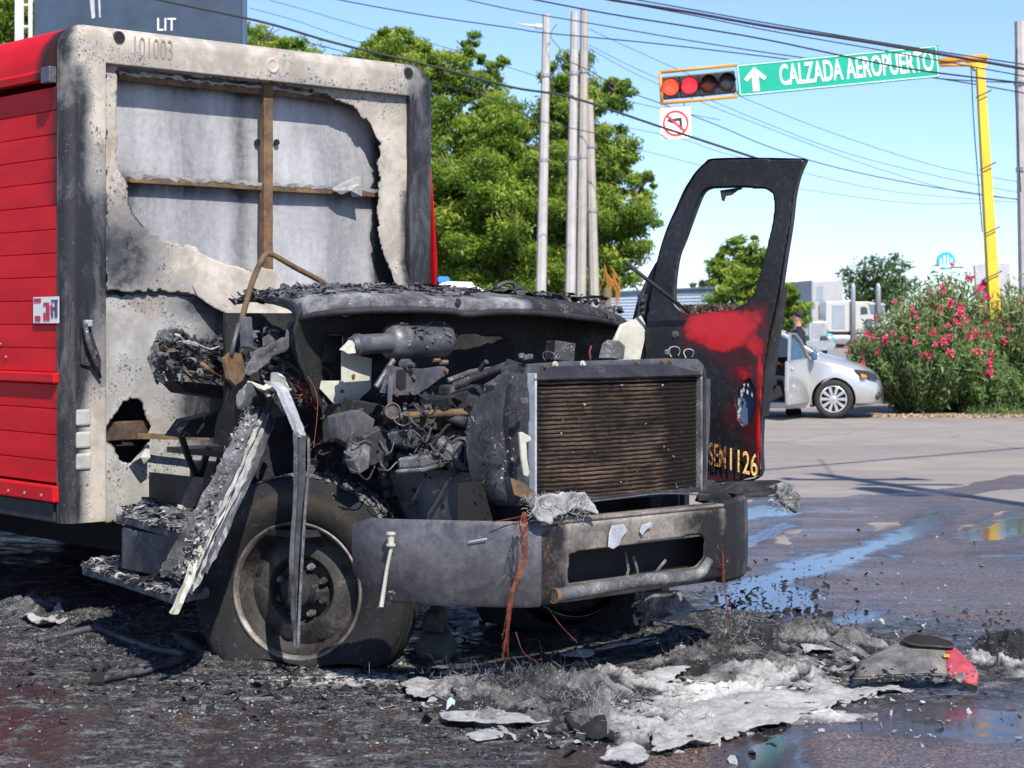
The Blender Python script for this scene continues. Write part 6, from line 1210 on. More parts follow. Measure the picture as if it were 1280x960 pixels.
dr = sheet('door', 'door_paint', T, Do, tuple(De), (0, 0, 1), DO, [DH, DV], res=.0085, amp=.008, nsc=4, sol=0, mapf=DP, attrs={'red': red_at}, disp=lambda s, t: dsg*(-.02*np.exp(-((t-1.55)/.16)**2)+.012*np.sin(t*9)), seed=51)
dr['label'] = 'open driver door, its skin burnt black with a patch of red paint left'
m_ = dr.modifiers.new('solid', 'SOLIDIFY'); m_.thickness = .028; m_.offset = 0
# return flanges: outer rim and window channel
def rimstrip(nm, pl, d0, d1, par, mat='char_black', closed=True):
    mb = MB(); P2 = cat([Vector(DP(*p)) for p in pl]+([Vector(DP(*pl[0]))] if closed else []), 3); D_ = Vector(Dn)
    c = sum(P2, Vector())/len(P2); out = [(p-c).normalized()*.008 for p in P2]
    mb.loft([[p+D_*d0 for p in P2], [p+D_*d1 for p in P2], [p+D_*d1+o_ for p, o_ in zip(P2, out)], [p+D_*d0+o_ for p, o_ in zip(P2, out)]], False, False); return pt(mb, nm, mat, par)
rimstrip('door_edge', DO, -.008, .085, dr); rimstrip('window_channel', DH, -.018, .05, dr)
poly = [(973, 362), (984, 330), (989, 300), (981, 420), (972, 450), (962, 500), (958, 500), (962, 440)]
mb = MB(); P2 = [DP(u, v, .03) for u, v in ((972, 362), (981, 362), (973, 420), (966, 470), (958, 520), (952, 520), (956, 455), (963, 410))]; mb.plate(P2, tuple(Dn*.06)); pt(mb, 'door_shut_face', 'char_black', dr, jit=.003)
mb = MB(); mb.plate([DP(u, v, .05) for u, v in ((820, 400), (960, 420), (948, 585), (815, 560))], tuple(Dn*.01)); pt(mb, 'inner_liner', 'char_black', dr)
mb = MB(); mb.plate([DP(u, v, .03) for u, v in DV], tuple(Dn*.01)); pt(mb, 'speaker_recess', 'blue_dark', dr)
for k in range(14):
    mb = MB(); u = 922+rnd.uniform(0, 3) if k % 2 else 926+rnd.uniform(0, 14); v = rnd.uniform(476, 530) if k % 2 else rnd.uniform(474, 490); mb.plate([DP(u, v, -.01), DP(u+2, v+3, -.01), DP(u+1, v+7, -.01), DP(u-1, v+4, -.01)], tuple(-Dn*.003)); pt(mb, 'paint_flake', 'ash_white', dr)
rg = [(900, 238), (902, 250), (905, 252), (907, 245), (914, 244), (922, 238), (928, 236), (926, 234)]
mb = MB(); mb.plate([DP(u, v, 0) for u, v in rg], tuple(Dn*.01)); pt(mb, 'melted_seal', 'char_black', dr)
mb = MB(); c = Vector(DP(845, 418, -.02)); mb.lathe(c, tuple(-Dn), [(0, .02), (.01, .018), (.016, .001)], 10); pt(mb, 'mirror_mount', 'ash_metal', dr, jit=.003)
for pl in ([(878, 442), (884, 438), (890, 440)], [(892, 438), (896, 446), (898, 450)], [(901, 444), (905, 439), (907, 441)]): mb = MB(); mb.tube([Vector(DP(u, v, -.016)) for u, v in pl], .004, 5); pt(mb, 'curled_trim', 'char_grey', dr)
e0 = Vector(DP(893, 577, -.03)); e1 = Vector(DP(946, 590, -.03)); ea = (e1-e0).normalized(); eu = Vector((0, 0, 1))
for tx, u_, v_, mt_ in (('SEM', 897, 571, 'number_burnt'), ('1126', 928, 579, 'number_yellow')):
    mid = Vector(DP(u_, v_, -.036)); text('number_lettering', tx, mt_, dr, TM(mid.x, mid.y, mid.z, tuple(ea), (0, 0, 1)), .165, .34 if tx == 'SEM' else .50, .001, .001)
# hinge pillar left of the door and the mirror rod
mb = MB()
for pl, o1, m2 in (([(790, 400), (797, 372), (806, 352), (818, 330), (824, 322), (822, 345), (812, 385), (806, 402)], .10, 0),): mb.plate([DP(u, v, o1) for u, v in pl], tuple(Dn*.06))
pt(mb, 'windscreen_post', 'char_post', bevel=.006)
mb = MB(); mb.plate([DP(u, v, .02) for u, v in ((796, 368), (812, 368), (812, 374), (809, 376), (809, 394), (812, 396), (812, 400), (795, 399), (798, 380))], tuple(Dn*.05)); hg = pt(mb, 'door_hinge', 'char_black', bevel=.004)
for v in (376, 384, 392): mb = MB(); mb.lathe(DP(804, v, .018), tuple(-Dn), [(0, .012), (.012, .010), (.014, 0)], 8); pt(mb, 'bolt', 'char_grey', hg)
mb = MB(); mb.plate([DP(u, v, .06) for u, v in ((776, 452), (780, 420), (790, 398), (806, 400), (802, 440), (800, 480), (776, 490))], tuple(Dn*.05)); pt(mb, 'cowl_side_panel', 'ash_metal', jit=.006)
mb = MB(); mb.tube([Vector(DP(779.5, 326, -.25)), Vector(DP(812, 352, -.18)), Vector(DP(862, 391, -.06))], [.010, .011, .010], 6); pt(mb, 'mirror_rod', 'char_black', smooth=True)
# dark underside so the engine bay reads as deep
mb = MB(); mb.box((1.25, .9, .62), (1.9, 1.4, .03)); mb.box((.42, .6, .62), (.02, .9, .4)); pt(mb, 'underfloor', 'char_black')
mb = MB(); mb.cyl((.45, 1.5, .33), (2.1, 1.5, .33), .06, 10); mb.cyl((.8, 2.0, .42), (1.7, 2.0, .42), .05, 8); pt(mb, 'front_axle', 'char_black')
mb = MB()
for a in (.2, .45, 2.05, 2.3): mb.cyl((a, -3.6, .5), (a+.22, -3.6, .5), .5, 28)
pt(mb, 'rear_wheels', 'rubber')
mb = MB(); mb.box((1.75, -2.9, .38), (1.3, 4.6, .34)); pt(mb, 'sky_light_block', 'black_matte')  # black box added to keep sky light from under the cargo body
# ---------------------------------------------------------------- vehicles and buildings beyond
def boolcut(o, cutter):
    S.collection.objects.link(cutter) if cutter.name not in S.collection.objects else None
    m = o.modifiers.new('cut', 'BOOLEAN'); m.object = cutter; m.operation = 'DIFFERENCE'; m.solver = 'EXACT'; m.material_mode = 'TRANSFER'
    bpy.context.view_layer.update(); dg = bpy.context.evaluated_depsgraph_get(); me = bpy.data.meshes.new_from_object(o.evaluated_get(dg))
    o.modifiers.clear(); old = o.data; me.name = old.name; o.data = me; bpy.data.objects.remove(cutter)
def ring_car(x, hw, zb, zt, cr=.03): 
    h = [(0, zb), (hw*.80, zb), (hw*.93, zb+.04), (hw*.985, zb+.14), (hw, (zb+zt)/2), (hw*.985, zt-.10), (hw*.90, zt-.02), (hw*.55, zt+cr*.7), (0, zt+cr)]
    return [(x, y, z) for y, z in h]+[(x, -y, z) for y, z in h[-2:0:-1]]
# silver hatchback, near front corner towards us, driver door open (x forward, right-hand side -y towards the camera)
cyaw = R(-13); wx, wy = g(1042, 523.5); cd = Vector((math.cos(cyaw), math.sin(cyaw))); cl = Vector((-cd.y, cd.x))
cx_, cy_ = wx-cd.x*1.34+cl.x*.80, wy-cd.y*1.34+cl.y*.80
CAR = thing('parked_car', 'silver hatchback with its near front door open beside the oleanders', 'car', (cx_, cy_, 0), cyaw)
st = [(-2.08, .62, .38, .78), (-1.98, .74, .26, .96), (-1.6, .82, .2, 1.02), (-.6, .85, .19, 1.02), (.3, .85, .19, 1.02), (.85, .85, .19, 1.04), (1.0, .85, .19, 1.06), (1.15, .85, .20, 1.03), (1.45, .84, .21, .95), (1.75, .80, .22, .86), (1.92, .74, .23, .77), (2.04, .65, .25, .66), (2.10, .54, .28, .52)]
mb = MB(); mb.loft([ring_car(*s, .05 if s[0] > .9 else .02) for s in st]); body = mb.build('body', 'car_silver', CAR, smooth=40)
for x in (1.34, -1.26):
    cm = MB(); cm.cyl((x, -1., .33), (x, 1., .33), .365, 32); c = cm.build('cut', 'interior', CAR); boolcut(body, c)
cm = MB(); cm.box((.40, -.75, .68), (1.0, .6, .80)); c = cm.build('cut', 'interior', CAR); boolcut(body, c)
def gh(x, hb, zb, ht, zt): return [(x, -hb, zb), (x, -ht, zt-.05), (x, -ht*.8, zt), (x, ht*.8, zt), (x, ht, zt-.05), (x, hb, zb)]
mb = MB(); mb.loft([[(1.02, -.72, 1.05), (1.0, -.71, 1.06), (1.0, -.6, 1.07), (1.0, .6, 1.07), (1.0, .71, 1.06), (1.02, .72, 1.05)], gh(.30, .74, 1.02, .60, 1.47), gh(-.4, .75, 1.0, .60, 1.50), gh(-1.2, .74, 1.0, .58, 1.45), [(-1.85, -.68, 1.0), (-1.75, -.6, 1.15), (-1.7, -.5, 1.2), (-1.7, .5, 1.2), (-1.75, .6, 1.15), (-1.85, .68, 1.0)]]); mb.build('windows', 'glass_dark', CAR, smooth=30)
mb = MB(); mb.loft([[(x, -.62*k, z-.04), (x, -.5*k, z), (x, .5*k, z), (x, .62*k, z-.04), (x, .5*k, z-.02), (x, -.5*k, z-.02)] for x, z, k in ((.33, 1.475, 1), (.1, 1.515, 1), (-.4, 1.53, 1), (-1.2, 1.48, .97), (-1.5, 1.40, .93))]); mb.build('roof', 'car_silver', CAR, smooth=40)
for sy in (-1, 1):
    mb = MB(); mb.ribbon(cat([Vector((1.10, sy*.745, 1.03)), Vector((.70, sy*.69, 1.27)), Vector((.33, sy*.625, 1.455)), Vector((-.4, sy*.615, 1.49)), Vector((-1.2, sy*.595, 1.44)), Vector((-1.75, sy*.66, 1.08))]), .075, (0, 0, 1), .03); mb.build('pillar', 'car_silver', CAR, smooth=True)
    for x in (-.5, -1.3): mb = MB(); mb.ribbon([(x, sy*.765, 1.0), (x-.04, sy*.64, 1.46)], .07, (1, 0, 0), .02); mb.build('pillar', 'car_silver', CAR)
def car_wheel(x, y, sy):
    mb = MB(); ax = (0, -sy, 0); c = (x, y, .33); mb.lathe(c, ax, [(-.02, .0), (-.0, .06), (-.01, .20), (-.03, .205), (-.035, .212), (-.01, .222)], 40); w = mb.build('wheel', 'interior', CAR, smooth=40)
    t = MB(); t.lathe(c, ax, [(-.02, .215), (-.045, .235), (-.05, .285), (-.03, .315), (.0, .325), (.15, .325), (.18, .30)], 40); t.build('tyre', 'rubber', w, smooth=True)
    r = MB(); r.lathe(c, ax, [(-.045, .205), (-.055, .215), (-.048, .225), (-.03, .222)], 40); r.lathe(c, ax, [(-.06, .0), (-.06, .03), (-.05, .045), (-.03, .05)], 20); r.build('rim', 'alloy', w, smooth=40)
    for k in range(10):
        a = 2*math.pi*k/10; e = Vector((math.cos(a), 0, math.sin(a))); f = Vector((-e.z, 0, e.x)); C_ = Vector(c)+Vector((0, sy*.050, 0)); s_ = MB()
        s_.plate([C_+e*.035-f*.016, C_+e*.21-f*.028, C_+e*.21+f*.028, C_+e*.035+f*.016], (0, -sy*.02, 0)); s_.build('spoke', 'alloy', w, bevel=.005)
for x in (1.34, -1.26):
    for sy in (-1, 1): car_wheel(x, sy*.80, sy)
mb = MB(); hl = [(2.055, -.60, .64), (2.00, -.66, .74), (1.86, -.735, .80), (1.66, -.80, .82), (1.74, -.79, .74), (1.92, -.73, .66)]; mb.plate(hl, (.03, -.03, .01)); mb.build('headlight', 'glass_dark', CAR, bevel=.004)
mb = MB(); mb.plate([(1.87, -.80, .73), (1.78, -.825, .76), (1.80, -.82, .69), (1.88, -.785, .69)], (.012, -.02, 0)); mb.build('indicator', 'amber', CAR)
mb = MB(); mb.plate([(2.055, .60, .64), (2.00, .66, .74), (1.86, .735, .80), (1.92, .73, .66)], (.03, .03, .01)); mb.build('headlight', 'glass_dark', CAR)
mb = MB(); mb.lathe((2.03, -.58, .38), (1, -.6, 0), [(.0, .07), (.045, .065), (.04, .04), (.035, 0)], 14); mb.build('fog_lamp', 'interior', CAR)
mb = MB(); mb.box((2.10, 0, .42), (.05, .9, .14)); mb.build('grille', 'interior', CAR, bevel=.01)
mb = MB(); mb.box((.0, -.86, .22), (1.9, .04, .09)); mb.build('sill', 'car_silver', CAR, bevel=.01)
# open door hinged at x=.92
dy = Vector((-math.cos(R(74)), -math.sin(R(74)), 0)); ho = Vector((.95, -.85, 0)); nv = Vector((dy.y, -dy.x, 0))
def cdp(s, z, o=0.): return ho+dy*s+Vector((0, 0, z))+nv*o
mb = MB(); mb.plate([cdp(0, .26), cdp(.98, .26), cdp(1.02, .5), cdp(1.0, .98), cdp(0, 1.02)], nv*.07); do = mb.build('door', 'car_silver', CAR, bevel=.02)
mb = MB(); mb.ribbon([cdp(.02, 1.0), cdp(.45, 1.32), cdp(.72, 1.44), cdp(.96, 1.44), cdp(1.0, .98)], .045, nv, .03); mb.build('door_frame', 'car_silver', do)
mb = MB(); mb.plate([cdp(.05, 1.0, .02), cdp(.46, 1.31, .02), cdp(.72, 1.42, .02), cdp(.94, 1.42, .02), cdp(.98, .98, .02)], nv*.006); mb.build('door_window', 'glass_blue', do)
mb = MB(); mb.box(cdp(.12, 1.06, -.12), (.10, .17, .15)); mb.build('door_mirror', 'blue_dark', do, bevel=.03, smooth=True)
mb = MB(); mb.box(cdp(.86, .86, -.01), (.05, .14, .03)); mb.build('handle', 'car_silver', do, bevel=.01)
mb = MB(); mb.box((.15, -.42, .62), (.45, .48, .2)); mb.box((-.12, -.42, .92), (.16, .46, .66), 0, 0, -.2); mb.box((-.14, -.42, 1.28), (.1, .24, .18)); mb.build('seat', 'interior', CAR, bevel=.05)
# ---- people
def person(label, x, y, rz, pose, shirt, h=1.72, cat_='person'):
    """one skinned body surface; clothing, hair and face features are its children"""
    t = thing('person', label, cat_, (x, y, 0), rz); s = h/1.75
    J = dict(pel=(0, 0, .95), sp=(0, 0, 1.12), ch=(0, 0, 1.32), nk=(0, 0, 1.47), hb=(.015, 0, 1.57), hd=(.02, 0, 1.65), ht=(.01, 0, 1.72),
             ls=(0, .19, 1.43), le=(-.02, .24, 1.14), lw=(.10, .22, .92), lh=(.14, .21, .85), rs=(0, -.19, 1.43), re=(-.02, -.24, 1.14), rw=(.10, -.22, .92), rh=(.14, -.21, .85),
             lt=(0, .10, .90), lk=(.03, .11, .50), la=(0, .11, .09), lf=(.15, .12, .04), rt=(0, -.10, .90), rk=(.03, -.11, .50), ra=(0, -.11, .09), rf=(.15, -.12, .04)); J.update(pose)
    E = [('pel', 'sp'), ('sp', 'ch'), ('ch', 'nk'), ('nk', 'hb'), ('hb', 'hd'), ('hd', 'ht'), ('ch', 'ls'), ('ls', 'le'), ('le', 'lw'), ('lw', 'lh'), ('ch', 'rs'), ('rs', 're'), ('re', 'rw'), ('rw', 'rh'), ('pel', 'lt'), ('lt', 'lk'), ('lk', 'la'), ('la', 'lf'), ('pel', 'rt'), ('rt', 'rk'), ('rk', 'ra'), ('ra', 'rf')]
    Rr = dict(pel=.135, sp=.14, ch=.165, nk=.062, hb=.078, hd=.092, ht=.062, ls=.088, le=.055, lw=.032, lh=.035, rs=.088, re=.055, rw=.032, rh=.035, lt=.095, lk=.065, la=.045, lf=.04, rt=.095, rk=.065, ra=.045, rf=.04)
    def skin(nm, keys, mat, par, grow=1., root='pel'):
        me = bpy.data.meshes.new(nm); kk = [k for k in J if k in keys]; me.from_pydata([tuple(c*s for c in J[k]) for k in kk], [(kk.index(a), kk.index(b)) for a, b in E if a in kk and b in kk], [])
        o = bpy.data.objects.new(nm, me); link(o, par); sk = o.modifiers.new('skin', 'SKIN'); sk.use_smooth_shade = True
        for i, k in enumerate(kk): r = Rr[k]*grow*s; me.skin_vertices[0].data[i].radius = (r, r*(1.25 if k in ('pel', 'sp', 'ch') else 1.)); me.skin_vertices[0].data[i].use_root = (k == root)
        sb = o.modifiers.new('sub', 'SUBSURF'); sb.levels = sb.render_levels = 2; me.materials.append(MATS[mat]); return o
    b = skin('body', set(J), 'skin', t); skin('shirt', {'pel', 'sp', 'ch', 'ls', 'le', 'rs', 're'}, shirt, t, 1.12); skin('trousers', {'pel', 'lt', 'lk', 'la', 'rt', 'rk', 'ra'}, 'navy_cloth', t, 1.12)
    hd = Vector(J['hd'])*s; hr = MB(); hr.lathe(hd+Vector((-.022, 0, .015)), (-.25, 0, 1), [(.0, .088), (.03, .090), (.065, .075), (.09, .04), (.10, 0)], 16); hr.build('hair', 'hair', t, True)
    ns = MB(); ns.box(hd+Vector((.095, 0, -.02)), (.03, .022, .035)); ns.build('nose', 'skin', t, bevel=.008)
    for sg_ in (-1, 1):
        er = MB(); er.box(hd+Vector((.0, sg_*.088, -.015)), (.035, .015, .05)); er.build('ear', 'skin', t, bevel=.006)
        ey = MB(); ey.lathe(hd+Vector((.095, sg_*.03, -.005)), (1, 0, 0), [(0, .012), (.006, .0)], 8); ey.build('eye', 'hair', t)
        sh = MB(); f = Vector(J['lf' if sg_ > 0 else 'rf'])*s; a_ = Vector(J['la' if sg_ > 0 else 'ra'])*s; sh.box((f*.55+a_*.45)+Vector((0, 0, -.01)), (.27*s, .10*s, .09*s)); sh.build('shoe', 'black_matte', t, bevel=.025)
        # hands: palm with five separate fingers
        w = Vector(J['lh' if sg_ > 0 else 'rh'])*s
        for q_ in range(5):
            fg = MB(); o_ = w+Vector((.0 if q_ < 4 else .03, sg_*(-.03+.018*q_) if q_ < 4 else -sg_*.03, -.015)); ln = (.05, .058, .054, .042, .035)[q_]; fg.tube([o_, o_+Vector((.012, 0, -ln*.6)), o_+Vector((.03, 0, -ln))], [.010, .009, .007], 6); fg.build('finger', 'skin', t, True)
    return t
x, y = at(998, 404, 32.2)[:2]; person('man in a navy shirt standing behind the silver car, looking left', x, y, R(172), {}, 'navy_cloth', 1.80)
x, y = cx_+cd.x*.10-cl.x*.35, cy_+cd.y*.10-cl.y*.35
person('person in dark clothes sitting in the open silver car', x, y, cyaw, dict(pel=(0, 0, .72), sp=(-.04, 0, .9), ch=(-.06, 0, 1.08), nk=(-.04, 0, 1.2), hb=(-.02, 0, 1.26), hd=(0, 0, 1.33), ht=(0, 0, 1.40), ls=(-.04, .19, 1.15), le=(.12, .22, .96), lw=(.34, .18, 1.02), lh=(.4, .17, 1.05), rs=(-.04, -.19, 1.15), re=(.10, -.24, .95), rw=(.30, -.2, 1.0), rh=(.36, -.19, 1.03), lt=(.06, .1, .70), lk=(.42, .12, .72), la=(.5, .12, .36), lf=(.62, .12, .33), rt=(.06, -.1, .70), rk=(.42, -.12, .72), ra=(.5, -.12, .36), rf=(.62, -.12, .33)), 'navy_cloth', 1.6)
# ---- white sleeper tractor, far
TY_ = 118.
def far(name, label, cat_, u, y=TY_, rz=0.): return thing(name, label, cat_, (*at(u, 404, y)[:2], 0), rz)
t = far('tractor_unit', 'white sleeper truck tractor facing right with chrome exhaust stacks', 'truck', 1060); bx, by = t.location[:2]
def FP(u, v, d=0., y=TY_): p = at(u, v, y); return Vector((p[0]-bx, p[1]-by+d, p[2]))
def fslab(nm, mat, pts, d0, d1, par, **k): mb = MB(); mb.plate([FP(u, v, d0) for u, v in pts], (0, d1-d0, 0)); return mb.build(nm, mat, par, **k)
fslab('sleeper', 'truck_white', [(1032, 377), (1063, 376), (1063, 415), (1036, 415), (1032, 410)], 0, 2.4, t, bevel=.06)
fslab('sleeper_door', 'trailer_grey', [(1040, 381), (1056, 381), (1056, 411), (1040, 411)], -.03, .02, t, bevel=.02)
cab = fslab('cab', 'truck_white', [(1064, 377), (1085, 377), (1103, 379), (1106, 386), (1108, 398), (1118, 400), (1120, 415), (1066, 416)], .05, 2.35, t, bevel=.06)
fslab('side_window', 'glass_dark', [(1076, 384), (1080, 383), (1084, 385), (1085, 392), (1076, 393)], .01, .06, cab)
fslab('windscreen', 'glass_blue', [(1087, 382), (1103, 382), (1106, 391), (1089, 392)], .0, .2, cab)
fslab('mirror', 'blue_dark', [(1082, 399), (1090, 399), (1090, 411), (1082, 411)], -.15, -.05, cab)
fslab('sun_visor', 'truck_white', [(1086, 378), (1105, 379), (1107, 382), (1087, 381)], -.02, 2.3, cab)
mb = MB(); mb.cyl(FP(1042, 424, .3), FP(1062, 424, .3), .38, 18); mb.build('fuel_tank', 'chrome', t, smooth=40)
fslab('step_panel', 'trailer_grey', [(1063, 418), (1118, 416), (1118, 427), (1063, 428)], .1, .4, t)
fslab('chassis', 'black_matte', [(1030, 414), (1130, 414), (1130, 430), (1030, 430)], .6, 2., t)
for u in (1066, 1097.5):
    mb = MB(); mb.tube([FP(u, 432 if u < 1070 else 400, -.12), FP(u, 358, -.12), FP(u-1, 354, -.12)], [.17, .15, .09], 12); mb.build('exhaust_stack', 'galvanised', t, smooth=True)
for u in (1048, 1114): 
    mb = MB(); c = FP(u, 427.5, .2); mb.lathe(c, (0, 1, 0), [(0, .0), (.02, .28), (0, .3), (0, .45), (.05, .5), (.35, .5)], 28); mb.build('wheel', 'rubber', t, smooth=40)
t = far('cargo_trailer', 'big white box trailer standing behind the tractor units', 'trailer', 1015, 126.); bx, by = t.location[:2]
FPt = lambda u, v, d=0.: FP(u, v, d, 126.)
mb = MB(); mb.plate([FPt(1015, 352), FPt(1053.5, 350.5), FPt(1053.5, 414), FPt(1015, 414)], (0, .1, 0)); fr_ = mb.build('front_wall', 'trailer_white', t, bevel=.02)
mb = MB(); mb.plate([FPt(981, 352.5, 9), FPt(1014.5, 350.5), FPt(1014.5, 414), FPt(981, 413, 9)], (0.05, .2, 0)); mb.build('side_wall', 'trailer_grey', t)
mb = MB(); mb.box(FPt(1030, 420, 4), (3.4, 6, 1.4)); mb.build('undercarriage', 'black_matte', t)
for pl, m_ in (([(1021, 358), (1029, 358), (1029, 376), (1021, 376)], 'trailer_grey'), ([(1023, 381), (1030, 381), (1030, 399), (1023, 399)], 'bark')): mb = MB(); mb.plate([FPt(u, v, -.03) for u, v in pl], (0, .02, 0)); mb.build('panel', m_, fr_)
mb = MB(); mb.tube([FPt(1015, 351.5, -.03), FPt(1015, 414, -.03)], .06, 6); mb.build('corner_post', 'trailer_grey', t)
# silver nosed tractor facing us
t = far('tractor_unit', 'tractor unit with a bare silver grille facing the camera behind the standing man', 'truck', 1020, 96.); bx, by = t.location[:2]
FP9 = lambda u, v, d=0.: FP(u, v, d, 96.)
def s9(nm, mat, pts, d0, d1, par=t, **k): mb = MB(); mb.plate([FP9(u, v, d0) for u, v in pts], (0, d1-d0, 0)); return mb.build(nm, mat, par, **k)
s9('hood', 'trailer_grey', [(1000, 402), (1030, 400), (1033, 404), (1034, 430), (1000, 430)], .05, 2.2, bevel=.08)
gr = s9('grille', 'chrome', [(1011, 402), (1034, 402), (1034, 427), (1011, 427)], -.03, .05, bevel=.03); s9('grille_mesh', 'galvanised', [(1014.5, 405), (1031, 405), (1031, 423.5), (1014.5, 423.5)], -.05, -.02, gr)
s9('bumper', 'galvanised', [(996, 426), (1040, 426), (1044, 432), (1040, 438), (1000, 438)], -.3, .2, bevel=.05)
s9('cab', 'trailer_grey', [(985, 385), (1008, 385), (1010, 402), (1012, 430), (985, 430)], 1.6, 4., bevel=.1); s9('windscreen', 'glass_dark', [(988, 388), (1006, 388), (1008, 399), (988, 399)], 1.55, 1.65)
for u in (1036,): 
    mb = MB(); mb.lathe(FP9(u, 423, -.1), (0, -1, 0), [(0, .16), (.06, .14), (.09, 0)], 14); mb.build('headlight', 'trailer_white', t, True)
for u in (1029, 1005): mb = MB(); c = FP9(u, 432, .2); mb.cyl((c.x-.15, c.y, .5), (c.x+.2, c.y, .5), .5, 20); mb.build('wheel', 'rubber', t)
s9('fender', 'logo_cyan', [(1033, 416), (1041, 418), (1044, 426), (1034, 427)], -.1, 1., bevel=.05)
# pale blue shed / parked trailer left of the door
t = far('metal_shed', 'long pale blue corrugated shed seen under the window of the burnt door', 'building', 830, 90.); bx, by = t.location[:2]
FPs = lambda u, v, d=0.: FP(u, v, d, 90.)
mb = MB(); mb.plate([FPs(750, 366), FPs(918, 358), FPs(925, 362), FPs(925, 425), FPs(750, 425)], (0, 5, 0)); mb.build('wall', 'blue_panel', t)
for k in range(11):
    mb = MB(); v = 362+k*4.2; mb.plate([FPs(751, v+4.5*(1-k/11), -.04), FPs(918, v, -.04), FPs(918, v+1.1, -.04), FPs(751, v+1.1+4.5*(1-k/11), -.04)], (0, .04, 0)); mb.build('corrugation', 'trailer_grey', t)
mb = MB(); mb.plate([FPs(748, 365, -.2), FPs(922, 357, -.2), FPs(922, 359.5, -.2), FPs(748, 367.5, -.2)], (0, 5.4, 0)); mb.build('roof_edge', 'blue_dark', t)
for u0, u1 in ((877, 888), (893, 905)): mb = MB(); mb.plate([FPs(u0, 369, -.07), FPs(u1, 369, -.07), FPs(u1, 376, -.07), FPs(u0, 376, -.07)], (0, .03, 0)); mb.build('window', 'glass_blue', t)
mb = MB(); mb.plate([FPs(911, 364, -.08), FPs(916, 364, -.08), FPs(916, 392, -.08), FPs(911, 392, -.08)], (0, .05, 0)); mb.build('corner_trim', 'trailer_white', t)
t = thing('fence_post', 'short orange and white post in front of the pale blue shed', 'post', (*at(852, 404, 60)[:2], 0)); mb = MB(); mb.tube([(0, 0, -.1), (0, 0, 2.25)], .07, 8); mb.build('shaft', 'white_dirty', t); mb = MB(); mb.tube([(.1, 0, -.1), (.1, 0, 2.1)], .05, 8); mb.build('orange_pipe', 'orange_paint', t)
C = np.array([at(RNG.uniform(856, 960), RNG.uniform(382, 467), 57) for _ in range(3200)]); tag(leaves('dry_scrub', 'bark', None, C, .28, .35, .5), 'low dry brown scrub in front of the pale blue shed', kind='stuff')
# police pickup roof with blue beacon behind the cowl
t = far('police_pickup', 'white pickup with a blue roof light half hidden behind the burnt cowl', 'car', 570, 24.); bx, by = t.location[:2]
FPp = lambda u, v, d=0.: FP(u, v, d, 24.)
mb = MB(); mb.plate([FPp(548, 356), FPp(552, 353), FPp(585, 354), FPp(600, 360), FPp(622, 372), FPp(640, 376), FPp(650, 390), FPp(650, 480), FPp(520, 480), FPp(520, 378), FPp(540, 372)], (0, 1.6, 0)); bd = mb.build('body', 'white_paint', t, bevel=.08)
mb = MB(); mb.plate([FPp(553, 359, -.02), FPp(583, 359, -.02), FPp(596, 366, -.02), FPp(606, 373, -.02), FPp(548, 373, -.02)], (0, .05, 0)); mb.build('side_window', 'glass_dark', bd)
mb = MB(); mb.plate([FPp(556, 351, .3), FPp(590, 352, .3), FPp(590, 354, .3), FPp(556, 354, .3)], (0, 1., 0)); mb.build('light_bar', 'white_paint', t, bevel=.02)
mb = MB(); mb.plate([FPp(546, 345, .3), FPp(560, 345, .3), FPp(560, 352, .3), FPp(546, 352, .3)], (0, .35, 0)); mb.build('blue_beacon', 'beacon_blue', t, bevel=.02)
for u in (535, 632): mb = MB(); c = FPp(u, 520, 0); mb.cyl((c.x, -.02, .38), (c.x, .25, .38), .38, 24); mb.build('wheel', 'rubber', t)
# round cyan sign on a pole, grey board with 40
t = far('round_logo_sign', 'round cyan and white logo sign on a tall white pole', 'sign', 1183, 82.); bx, by = t.location[:2]; FP8 = lambda u, v, d=0.: FP(u, v, d, 82.)
c = FP8(1182.5, 326.5); mb = MB(); mb.lathe(c, (0, -1, 0), [(-.15, 0), (-.15, .40), (0, .41), (.02, .39), (.02, 0)], 32); dk = mb.build('disc', 'logo_cyan', t, smooth=40)
mb = MB()
for k, hh in ((-.24, .14), (-.08, .26), (.08, .26), (.24, .14)): mb.plate([c+Vector((k-.045, -.03, -.2)), c+Vector((k+.045, -.03, -.2)), c+Vector((k+.03, -.03, hh)), c+Vector((k-.03, -.03, hh))], (0, -.01, 0))
mb.plate([c+Vector((-.33, -.03, -.27)), c+Vector((.33, -.03, -.27)), c+Vector((.33, -.03, -.2)), c+Vector((-.33, -.03, -.2))], (0, -.01, 0)); mb.build('logo_mark', 'sign_white', dk)
mb = MB(); mb.tube([(c.x, 0, -.1), (c.x, 0, c.z-.38)], .16, 12); mb.build('sign_pole', 'white_paint', t, True); mb = MB(); mb.tube([(c.x+.2, -.1, c.z-.28), (c.x+.75, -.1, c.z-.28)], .03, 6); mb.build('side_arm', 'cable', t)
t = far('radio_mast', 'very thin red and white radio mast far behind the oleanders', 'mast', 1159, 300.); mb = MB(); z = at(1159, 322, 300)[2]
mb.tube([(0, 0, 0), (0, 0, z)], .12, 4); mb.build('lattice', 'sticker_white', t)
t = far('speed_sign', 'grey slanted board with the number 40 partly hidden by the yellow post', 'sign', 1235, 42.); bx, by = t.location[:2]; FP4 = lambda u, v, d=0.: FP(u, v, d, 42.)
mb = MB(); mb.plate([FP4(1218, 332), FP4(1232, 329), FP4(1262, 329), FP4(1262, 372), FP4(1221, 372)], (0, .12, 0)); mb.build('board', 'board_grey', t, bevel=.01)
text('lettering', '40', 'signal_black', t, Matrix.Translation(FP4(1231, 357, -.02))@Matrix.Rotation(R(90), 4, 'X'), .36, .8, .004)
